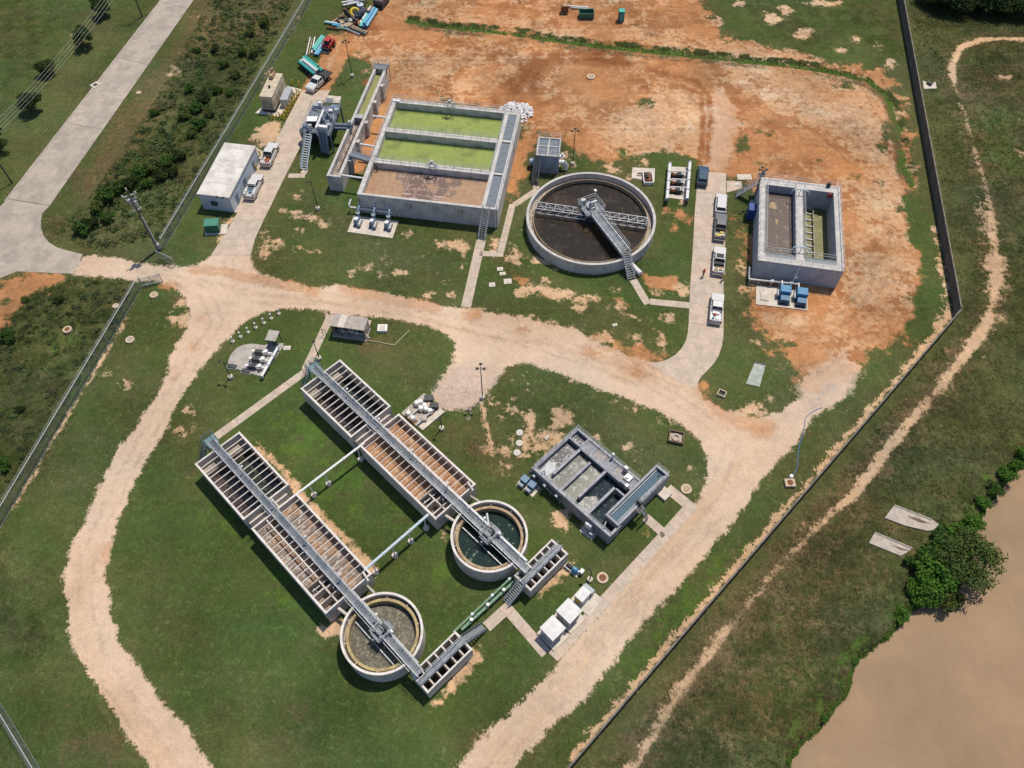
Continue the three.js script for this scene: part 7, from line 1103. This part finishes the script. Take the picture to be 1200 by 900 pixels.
// ---------------------------------------------------------------- utility pole, power lines, fences
{
  const t = thing('utility_pole', 'tall grey utility pole with stacked crossarms beside the gate', 'utility pole'), p = P(185.5, 292.5); t.position.set(p.x, 0, p.z); const H = 13.3; mesh('pole', cyl(0, -.5, 0, .22, H + .5, 14, .13), M.poleGrey ??= mottled([.15, .14, .13], [.10, .095, .09], 1, 1.2), t); mesh('conduit', rod([.26, 0, .05], [.24, 7.5, .05], .09, 8), M.railW, t); mesh('riser_box', bar(.1, .6, .2, 1.4, -.25, .3), M.galv, t);
  for (const [y, w] of [[12.2, 1.1], [11.3, .8], [9.1, .75]]) { const a = mesh('crossarm', bar(-w, w, y - .08, y + .08, -.08, .08, .02), M.galv, t); a.rotation.y = .5; for (const x of [-w + .1, w - .1, 0]) mesh('insulator', [cyl(x, y + .08, 0, .09, .32, 8)], M.whitePlain, a); }
  mesh('transformer_can', [cyl(.45, 10.2, .1, .3, 1.0, 14), cyl(-.45, 10.3, -.1, .3, .9, 14)], M.galv, t); mesh('top_insulator', cyl(0, H, 0, .09, .4, 8), M.whitePlain, t); mesh('jumper', tube([[.9, 12.5, .4], [.5, 11.8, .3], [.4, 11.2, .1]], .03), M.black, t);
  const H2 = 9; let prev = null; const tops = [];
  for (const [px, l] of [[[167, 19.5], 'slim dark power pole on the verge beside the far tree'], [[14.5, 214.5], 'slim dark power pole on the verge near the road junction']]) { const g = thing('power_pole', l, 'utility pole', 'power poles along the road'), q = P(...px); g.position.set(q.x, 0, q.z); mesh('pole', cyl(0, -.4, 0, .17, H2 + .6, 10, .1), M.poleDark, g); const a = mesh('crossarm', bar(-1.3, 1.3, H2 - .1, H2 + .05, -.07, .07, .02), M.wood, g); a.rotation.y = .35; for (const x of [-1.2, -.4, .4, 1.2]) mesh('insulator', cyl(x, H2 + .05, 0, .07, .25, 8), M.galv, a); tops.push(V3(q.x, H2 + .3, q.z)); }
  const d = tops[1].clone().sub(tops[0]), u = d.clone().normalize(), n = V3(-u.z, 0, u.x);
  [-1.2, -.4, .4, 1.2].forEach((k, i) => { const w = thing('power_line', ['overhead wire on the outer end of the crossarms', 'overhead wire second from the outer end of the crossarms', 'overhead wire second from the road end of the crossarms', 'overhead wire on the road end of the crossarms'][i], 'wire', 'overhead wires'); w.position.copy(tops[0]).setY(0); const pts = []; for (let j = -4; j <= 8; j++) { const f = j / 4, s = f - Math.floor(f), sag = -1.1 * 4 * s * (1 - s); pts.push([d.x * f + n.x * k, H2 + .3 + sag, d.z * f + n.z * k]); } mesh('wire', tube(pts, .02, 5, 60), M.wire ??= std([.45, .45, .45], .4, .5), w); for (const f of [-1, 0, 1, 2]) mesh('clamp', new THREE.SphereGeometry(.06, 6, 5).translate(d.x * f + n.x * k, H2 + .3, d.z * f + n.z * k), M.galv, w); });
}
{
  const a = new Uint8Array(64 * 64 * 4); for (let j = 0; j < 64; j++) for (let i = 0; i < 64; i++) { const x = (i + j) % 16, y = (i - j + 64) % 16, on = x < 3 || y < 3 ? 255 : 0, k = (j * 64 + i) * 4; a[k] = a[k + 1] = a[k + 2] = on; a[k + 3] = 255; }
  const at = new THREE.DataTexture(a, 64, 64); at.wrapS = at.wrapT = THREE.RepeatWrapping; at.magFilter = THREE.LinearFilter; at.repeat.set(1 / .3, 1 / .3); at.needsUpdate = true;
  M.link = new THREE.MeshStandardMaterial({ color: new THREE.Color().setRGB(.34, .36, .36), roughness: .5, metalness: .4, alphaMap: at, transparent: true, side: THREE.DoubleSide });
  M.linkGreen = new THREE.MeshStandardMaterial({ color: new THREE.Color().setRGB(.14, .20, .18), roughness: .6, metalness: .2, alphaMap: at, transparent: true, side: THREE.DoubleSide });
  const fence = (label, a, b, H, link, name = 'chain_link_fence', gap = 3) => {
    const A = P(...a), B = P(...b), L = A.distanceTo(B), d = B.clone().sub(A), t = thing(name, label, 'fence'); t.position.set(A.x, 0, A.z); t.rotation.y = Math.atan2(-d.z, d.x); const n = Math.max(1, Math.round(L / gap)), gp = prep(cyl(0, -.3, 0, .05, H + .35, 8));
    for (let k = 0; k <= n; k++) put('post', gp, M.galv, t, L * k / n); mesh('top_rail', rod([0, H, 0], [L, H, 0], .045, 8), M.rail, t); mesh('bottom_wire', rod([0, .08, 0], [L, .08, 0], .015, 5), M.galv, t);
    const pn = (w) => { const g = new THREE.PlaneGeometry(w, H - .05); g.translate(w / 2, H / 2, 0); return g; }; const gg = prep(pn(L / n)); for (let k = 0; k < n; k++) put('mesh_panel', gg, link, t, L * k / n);
    if (name === 'chain_link_fence') { mesh('barbed_wire', [.12, .24, .36].map(h => rod([0, H + h * .8, h * .6], [L, H + h * .8, h * .6], .012, 4)), M.galv, t); }
    return t;
  };
  fence('long chain link fence between the weedy strip and the west driveway', [410, -75], [193, 291], 2.2, M.link);
  fence('long chain link fence from the gate down through the weeds', [168, 335], [-22, 657], 2.3, M.linkGreen);
  fence('short run of chain link fence at the corner of the mown grass', [-35, 765], [62, 925], 2.2, M.link);
  const g1 = fence('pale gate leaf standing open at the end of the lower fence', [167, 336], [191, 330], 1.9, M.link, 'gate_leaf', 1.8), g2 = fence('green meshed gate leaf standing open beside the tall utility pole', [187, 303], [206, 312], 1.9, M.linkGreen, 'gate_leaf', 1.8);
  mesh('frame', [rod([0, .1, 0], [3.2, 1.8, 0], .04, 6), rod([0, .1, 0], [0, 1.9, 0], .06, 6), rod([0, .2, 0], [3.2, .2, 0], .05, 6)], M.railW, g1); mesh('frame', [rod([0, .1, 0], [3, 1.8, 0], .04, 6)], M.galv, g2);
}
// ---------------------------------------------------------------- two workers
function person(px, label, top, legs, skin, hat, pose) {
  const t = thing('person', label, 'person'), p = P(...px); t.position.set(p.x, .03, p.z); t.rotation.y = pose.turn;
  const N = 64, S = 1.0, sw = pose.stride, bones = [   // joints in metres: a, b, radius at a, radius at b, colour
    [[0, .95, 0], [0, 1.18, 0], .145, .15, 0], [[0, 1.18, 0], [0, 1.40, 0], .155, .13, 0], [[0, 1.42, 0], [0, 1.52, .01], .06, .055, 2], [[0, 1.60, .02], [0, 1.68, .02], .095, .1, 2], [[0, 1.63, .12], [0, 1.61, .135], .02, .018, 2]];
  for (const s of [-1, 1]) {
    const k = s * sw; bones.push([[.09 * s, .93, 0], [.10 * s, .50, .05 + k * .22], .09, .062, 1], [[.10 * s, .50, .05 + k * .22], [.10 * s, .08, k * .32 - .04], .06, .04, 1], [[.10 * s, .05, k * .32 - .06], [.11 * s, .04, k * .32 + .14], .045, .035, 3]);
    const e = [.25 * s, 1.12, -k * .12 + pose.reach * .1], h = [.24 * s, .90 + pose.reach * .22, -k * .22 + .06 + pose.reach * .28]; bones.push([[.17 * s, 1.38, 0], e, .055, .043, 0], [e, h, .04, .03, 2]);
    bones.push([h, [h[0], h[1] - .07, h[2] + .02], .036, .03, 2]); for (let f = 0; f < 4; f++) bones.push([[h[0] + (f - 1.5) * .006, h[1] - .07, h[2] + (f - 1.5) * .018 + .02], [h[0] + (f - 1.5) * .006, h[1] - .15 + Math.abs(f - 1.2) * .012, h[2] + (f - 1.5) * .02 + .03], .011, .009, 2]); bones.push([[h[0], h[1] - .03, h[2] + .04], [h[0] - .02 * s, h[1] - .08, h[2] + .075], .012, .01, 2]);
  }
  const dist = (x, y, z) => { let m = 9, c = 0, acc = 0; for (const [a, b, r, q, col] of bones) { const dx = b[0] - a[0], dy = b[1] - a[1], dz = b[2] - a[2], l = dx * dx + dy * dy + dz * dz, u = cl(((x - a[0]) * dx + (y - a[1]) * dy + (z - a[2]) * dz) / l), d = Math.hypot(x - a[0] - u * dx, y - a[1] - u * dy, z - a[2] - u * dz) - (r + (q - r) * u); if (d < m) { m = d; c = col; } acc += Math.exp(-d * 60); } return [-Math.log(acc) / 60, c]; };
  const mc = new MarchingCubes(N, new THREE.MeshBasicMaterial(), false, false, 60000); mc.isolation = 0; const half = N / 2, pt = (i) => (i - half) / half * S;
  for (let k = 0; k < N; k++) for (let j = 0; j < N; j++) for (let i = 0; i < N; i++) mc.field[k * N * N + j * N + i] = -dist(pt(i) * .5, pt(j) * .95 + .9, pt(k) * .5)[0]; mc.update();
  const n = mc.count, pos = new Float32Array(n * 3), col = new Float32Array(n * 3), C = [top, legs, skin, [.03, .025, .02]];
  for (let i = 0; i < n; i++) { const x = mc.positionArray[3 * i] * .5, y = mc.positionArray[3 * i + 1] * .95 + .9, z = mc.positionArray[3 * i + 2] * .5; pos.set([x, y, z], 3 * i); col.set(C[dist(x, y, z)[1]], 3 * i); }
  let g = new THREE.BufferGeometry(); g.setAttribute('position', new THREE.BufferAttribute(pos, 3)); g.setAttribute('color', new THREE.BufferAttribute(col, 3)); g = mergeVertices(g, .002); g.computeVertexNormals();
  const b = new THREE.Mesh(g, new THREE.MeshStandardMaterial({ vertexColors: true, roughness: .85 })); b.name = 'body'; b.castShadow = true; t.add(b);
  mesh('hard_hat', [new THREE.SphereGeometry(.125, 16, 8, 0, 6.283, 0, 1.5).translate(0, 1.69, .015), cyl(0, 1.68, .04, .15, .02, 16)], std(hat, .4), t);
  for (const s of [-1, 1]) mesh('eye', new THREE.SphereGeometry(.012, 6, 5).translate(.035 * s, 1.64, .112), M.black, t);
}
person([823.5, 324], 'person in a red shirt and dark trousers walking on the driveway', [.45, .03, .03], [.03, .035, .05], [.35, .2, .14], [.55, .04, .03], { turn: 2.6, stride: .9, reach: 0 });
person([846.5, 329], 'person in a yellow safety vest standing behind a white pickup', [.55, .6, .08], [.16, .11, .07], [.35, .2, .14], [.7, .68, .6], { turn: 3.6, stride: .15, reach: 1 });

// ---------------------------------------------------------------- trees, shrubs, weeds
function leafCrown(lobes, count, size, up = .35) {            // leaf faces spread through the lobes, denser towards their skins
  const pos = [], col = [], nrm = [], a = V3(), b = V3(), n = V3();
  const vol = lobes.map(l => l[3] * l[4] * l[5]), sum = vol.reduce((x, y) => x + y);
  for (let q = 0; q < count; q++) {
    let r = rnd() * sum, k = 0; while ((r -= vol[k]) > 0 && k < lobes.length - 1) k++; const L = lobes[k];
    const th = rr(0, 6.2832), cz = rr(-1, 1), sz = Math.sqrt(1 - cz * cz), rad = Math.pow(rnd(), .45) * rr(.82, 1.08), x = L[0] + L[3] * rad * sz * Math.cos(th), y = L[1] + L[4] * rad * cz, z = L[2] + L[5] * rad * sz * Math.sin(th);
    n.set(rr(-1, 1) + sz * Math.cos(th) * .6, rr(-.4, 1) + up + cz * .4, rr(-1, 1) + sz * Math.sin(th) * .6).normalize(); a.set(rr(-1, 1), rr(-1, 1), rr(-1, 1)).cross(n).normalize(); b.crossVectors(n, a);
    const s = size * rr(.6, 1.3), w = s * .55, t = rr(.75, 1.3), ye = rr(.85, 1.25), c = [.9 * t * ye, t, .9 * t];
    const P4 = [[-s, 0], [0, -w], [s, 0], [0, w]].map(([u, v]) => [x + a.x * u + b.x * v, y + a.y * u + b.y * v, z + a.z * u + b.z * v]);
    for (const i of [0, 1, 2, 0, 2, 3]) { pos.push(...P4[i]); col.push(...c); nrm.push(n.x, n.y, n.z); }
  }
  const g = new THREE.BufferGeometry(); g.setAttribute('position', new THREE.Float32BufferAttribute(pos, 3)); g.setAttribute('normal', new THREE.Float32BufferAttribute(nrm, 3)); g.setAttribute('color', new THREE.Float32BufferAttribute(col, 3)); return g;
}
const leafMat = c => { const m = new THREE.MeshPhysicalMaterial({ vertexColors: true, roughness: .8, specularIntensity: .25, side: THREE.DoubleSide }); m.color.setRGB(...c); return m; };
M.leafOak = leafMat([.034, .058, .016]); M.leafBush = leafMat([.045, .088, .018]); M.leafLush = leafMat([.065, .135, .020]); M.leafDark = leafMat([.026, .044, .013]); M.leafOlive = leafMat([.075, .095, .026]);
function lobesFor(R, H, n, y0) { const o = []; for (let k = 0; k < n; k++) { const a = k / n * 6.283 + rr(-.4, .4), d = R * rr(.3, .8) * (k ? 1 : 0); o.push([Math.cos(a) * d, y0 + H * rr(.3, .75), Math.sin(a) * d, R * rr(.28, .5), H * rr(.16, .3), R * rr(.28, .5)]); } return o; }
const crownG = [0, 1, 2].map(() => leafCrown(lobesFor(2.5, 3.2, 15, .9), 4200, .16));
const trunkG = mergeGeometries([cyl(0, -.2, 0, .16, 1.6, 8, .11), rod([0, 1.3, 0], [.7, 2.6, .3], .09, 6, .04), rod([0, 1.3, 0], [-.6, 2.7, .3], .09, 6, .04), rod([0, 1.2, 0], [.1, 3.1, -.6], .1, 6, .04), rod([0, 1.3, 0], [-.2, 2.3, .9], .07, 6, .03)].map(prep));
function plant(name, label, px, cg, s, mat, tg, group, cat) { const t = thing(name, label, cat, group), p = P(...px); t.position.set(p.x, Math.min(0, groundH(p.x, p.z)), p.z); t.rotation.y = rr(0, 6.28); t.scale.set(s * rr(.92, 1.1), s * rr(.9, 1.1), s * rr(.92, 1.1)); put('crown', cg, mat, t); put(cat === 'shrub' ? 'stem' : 'trunk', tg, M.wood, t); return t; }
[[[121, 19], 1.0], [[100.5, 55], .97], [[57, 87], .85], [[42, 131], 1.02], [[-1, 176], 1.05]].forEach(([p, s], i) => plant('young_tree', ['round dark young tree on the verge beside the far power pole', 'round dark young tree second along the road verge from the far power pole', 'smallest round dark young tree on the road verge, under the wires', 'round dark young tree on the verge between the smallest tree and the near power pole', 'round dark young tree closest to the power pole near the junction'][i], p, crownG[i % 3], s, M.leafOak, trunkG, 'young trees along the road', 'tree'));
const bushG = [0, 1, 2, 3].map(() => leafCrown(lobesFor(1.25, 1.7, 10, -.1), 1100, .13)), stemG = mergeGeometries([rod([0, -.2, 0], [.4, .9, .2], .05, 5, .02), rod([0, -.2, 0], [-.4, .9, .1], .05, 5, .02), rod([0, -.2, 0], [0, 1, -.4], .05, 5, .02)].map(prep));
const bushes = [[224, 106, 1.3], [240, 118, 1.6], [232, 129, 1.5], [216, 139, 1.3], [233, 149, 1.7], [252, 60, 1.2], [285, 64, 1.2], [276, 90, 1.2], [181, 134, 1.0], [212, 185, 1.5], [197, 193, 1.7], [180, 199, 1.8], [166, 206, 1.8], [153, 217, 1.8], [126, 235, 2.0], [117, 246, 1.6], [97, 271, 1.9], [110, 264, 1.4], [128, 259, 1.4], [312, 28, 1.5], [262, 78, 1.1], [299, 66, 1.1], [232, 60, .9], [226, 160, 1.1], [140, 225, 1.5], [190, 210, 1.4], [172, 218, 1.3], [246, 135, 1.2], [255, 108, 1.1], [204, 204, 1.3], [270, 110, 1.0], [296, 40, 1.2], [12, 396, 1.4], [70, 352, .9], [134, 376, .7], [30, 352, .7], [8, 545, 1.2], [25, 480, .8]];
const bl = ['bright green bushy shrub', 'dark green bushy shrub', 'olive green loose shrub'];
bushes.forEach(([x, y, s], i) => { const k = [0, 1, 0, 2][i % 4]; plant('shrub', bl[k] + (y > 330 ? ' among the weeds west of the lower fence' : ' in the weedy strip beside the concrete road'), [x, y], bushG[i % 4], s * .85, [M.leafBush, M.leafDark, M.leafOlive][k], stemG, y > 330 ? 'shrubs west of the lower fence' : 'shrubs in the weedy strip', 'shrub'); });
// river bank
{
  const big = leafCrown(lobesFor(5.6, 5.2, 24, .4), 7600, .24), tg = mergeGeometries([cyl(0, -1.5, 0, .3, 3.2, 9, .2), rod([0, 1.4, 0], [2.4, 4, .8], .17, 6, .06), rod([0, 1.4, 0], [-2.2, 4.2, .6], .17, 6, .06), rod([0, 1.2, 0], [.3, 4.8, -2], .18, 6, .06), rod([0, 1.4, 0], [.4, 3.8, 2.2], .15, 6, .05)].map(prep));
  plant('river_tree', 'large dark leafy tree leaning over the muddy river', [1123, 662], big, .76, M.leafTree ??= leafMat([.068, .098, .027]), tg, null, 'tree');
  const sh = [[1104, 643, 2.0, 1], [1088, 650, 1.7, 1], [1094, 668, 2.1, 0], [1078, 672, 1.6, 0], [1101, 684, 2.0, 0], [1084, 690, 1.7, 0], [1104, 702, 1.6, 2], [1116, 700, 1.4, 2], [1072, 662, 1.2, 1], [1090, 704, 1.3, 0], [1076, 705, 1.0, 0], [1117, 632, 1.7, 0], [1130, 622, 1.5, 0], [1140, 615, 1.2, 0], [1108, 628, 1.3, 2], [1068, 690, 1.1, 0], [1150, 592, 1.0, 0], [1166, 575, 1.1, 1], [1178, 560, 1.2, 0], [1190, 548, 1.1, 0], [1058, 722, 1.0, 0], [1003, 775, .5, 0], [966, 842, .5, 0], [1200, 535, 1.2, 0]];
  sh.forEach(([x, y, s, k], i) => plant('bank_shrub', ['bright green shrub', 'dark green shrub', 'yellowish green shrub'][k] + (x > 1062 && y > 610 && y < 715 ? ' crowded round the large river tree' : ' at the edge of the muddy river'), [x, y], bushG[i % 4], s * .95, [M.leafLush, M.leafBush, M.leafOlive][k], stemG, x > 1062 && y > 610 && y < 715 ? 'shrubs round the river tree' : 'shrubs along the river edge', 'shrub'));
  [[1092, 2], [1112, 6], [1134, 4], [1158, 9], [1180, 12], [1203, 9], [1122, -12], [1150, -14], [1185, -14], [1215, -4]].forEach((p, i) => plant('wood_tree', 'dark leafy tree in the clump at the far end of the river bank', p, big, [.8, .9, .85, 1.0, .95, .9][i % 6] * 1.05, i % 3 ? M.leafDark : M.leafOak, tg, 'far clump of trees', 'tree'));
}
// weeds and rank grass: too many to count
{
  const blade = []; for (let k = 0; k < 7; k++) { const a = k * .9, x = .13 * Math.cos(a * 2.1), z = .13 * Math.sin(a * 2.1), lx = Math.cos(a) * .2, lz = Math.sin(a) * .2, w = .07; blade.push(x - Math.sin(a) * w, 0, z + Math.cos(a) * w, x + Math.sin(a) * w, 0, z - Math.cos(a) * w, x + lx * 1.25, .13 + .07 * (k % 3), z + lz * 1.25); }
  const g = new THREE.BufferGeometry(); g.setAttribute('position', new THREE.Float32BufferAttribute(blade, 3)); g.computeVertexNormals();
  const mat = new THREE.MeshPhysicalMaterial({ roughness: .9, specularIntensity: .15, side: THREE.DoubleSide });
  const sow = (name, label, polys, tones, geom = g, mt = mat) => {
    const spots = []; for (const [pts, dens, smin, smax, full] of polys) { const w = pxz(pts), xs = w.map(p => p[0]), zs = w.map(p => p[1]), x0 = Math.max(GX0 + 1, Math.min(...xs)), x1 = Math.min(GX0 + GNX * CELL - 1, Math.max(...xs)), z0 = Math.max(GZ0 + 1, Math.min(...zs)), z1 = Math.min(GZ0 + DEP - 1, Math.max(...zs)), n = (x1 - x0) * (z1 - z0) * dens; for (let i = 0; i < n; i++) { const x = rr(x0, x1), z = rr(z0, z1); if (!inPoly(w, x, z) || !full && nz(NB, x / 26, z / 26) + .35 * nz(NA, x / 70, z / 70) < .58 + rr(-.12, .12) || sampleMap(riverMap, x, z) > (full ? .62 : .4) || sampleMap(wts[SAND], x, z) > .35) continue; spots.push([x, z, rr(smin, smax)]); } }
    const m = new THREE.InstancedMesh(geom, mt, spots.length), o = new THREE.Object3D(), c = new THREE.Color(); spots.forEach(([x, z, s], i) => { o.position.set(x, groundH(x, z) - .02, z); o.rotation.set(rr(-.2, .2), rr(0, 6.28), rr(-.2, .2)); o.scale.set(s, s * rr(.6, 1.2), s); o.updateMatrix(); m.setMatrixAt(i, o.matrix); const t = nz(NC, x / 33 + .2, z / 33) + rr(-.25, .25), k = tones[cl(Math.floor(t * tones.length), 0, tones.length - 1)], v = rr(.75, 1.25); c.setRGB(k[0] * v, k[1] * v, k[2] * v); m.setColorAt(i, c); });
    m.name = name; m.castShadow = m.receiveShadow = true; scene.add(m); tag(m, label, 'weeds', null, 'stuff');
  };
  sow('tall_weeds', 'tall rank weeds in the strip beside the concrete road', [[[[235, 20], [250, -10], [350, -10], [195, 280], [110, 296], [62, 272], [110, 225], [180, 120]], 11, .45, 1.0]], [[.03, .055, .012], [.045, .08, .018], [.06, .10, .02], [.075, .085, .03], [.11, .085, .045]]);
  sow('rank_weeds', 'rank dark weeds west of the lower fence', [[[[88, 326], [160, 332], [140, 372], [0, 595], [-30, 640], [-30, 420], [10, 372], [45, 342]], 14, .4, .9]], [[.03, .05, .014], [.045, .07, .018], [.06, .085, .022], [.07, .085, .03], [.10, .085, .04]]);
  sow('bank_grass', 'rough uncut grass between the flood wall and the river', [[[[1064, 0], [1220, 30], [1230, 500], [1180, 560], [1070, 710], [930, 880], [890, 945], [690, 930], [1130, 372], [1110, 250]], 9, .35, .75], [[[1150, 590], [1195, 545], [1160, 560], [1070, 660], [1040, 720], [960, 820], [900, 900], [925, 900], [975, 845], [1015, 768], [1060, 725], [1100, 650]], 12, .4, .9]], [[.035, .047, .015], [.052, .06, .02], [.06, .07, .024], [.09, .072, .034], [.115, .076, .04]]);
  sow('shore_grass', 'lush green growth along the edge of the muddy river', [[[...RIVER_OUT.slice(1, 21).map(p => [p[0] - 5, p[1] - 4]), ...RIVER_OUT.slice(1, 21).map(p => [p[0] + 1, p[1] + 1]).reverse()], 34, .45, 1.0, 1]], [[.035, .075, .012], [.05, .10, .016], [.07, .13, .02], [.08, .12, .025]]);
  const clump = leafCrown([[0, .25, 0, .5, .35, .5], [.3, .15, .2, .35, .25, .35]], 46, .13, .5), cm = new THREE.MeshStandardMaterial({ roughness: .85, side: THREE.DoubleSide, vertexColors: true });
  sow('leafy_weeds', 'tangle of leafy weeds and brambles in the strip beside the concrete road', [[[[240, 30], [255, -10], [350, -10], [195, 280], [110, 296], [68, 272], [110, 228], [185, 125]], .9, .45, 1.5, 0, .1]], [[.025, .045, .012], [.035, .068, .015], [.055, .10, .02], [.045, .08, .018], [.09, .085, .035]], clump, cm);
  sow('bramble_weeds', 'tangle of dark leafy weeds west of the lower fence', [[[[88, 326], [160, 332], [140, 372], [0, 595], [-30, 640], [-30, 420], [10, 372], [45, 342]], 1.0, .35, 1.1, 0, .1]], [[.02, .036, .011], [.03, .055, .014], [.045, .08, .018], [.035, .06, .02], [.07, .07, .03]], clump, cm);
  sow('ditch_grass', 'long grass along the ditch of the clay yard', [[[...DITCH.map(p => [p[0] - 1, p[1] - 5]), ...DITCH.map(p => [p[0], p[1] + 2]).reverse()], 14, .4, .9]], [[.05, .08, .02], [.07, .11, .025], [.09, .10, .035], [.13, .10, .05]]);
}
renderer.render(scene, camera);
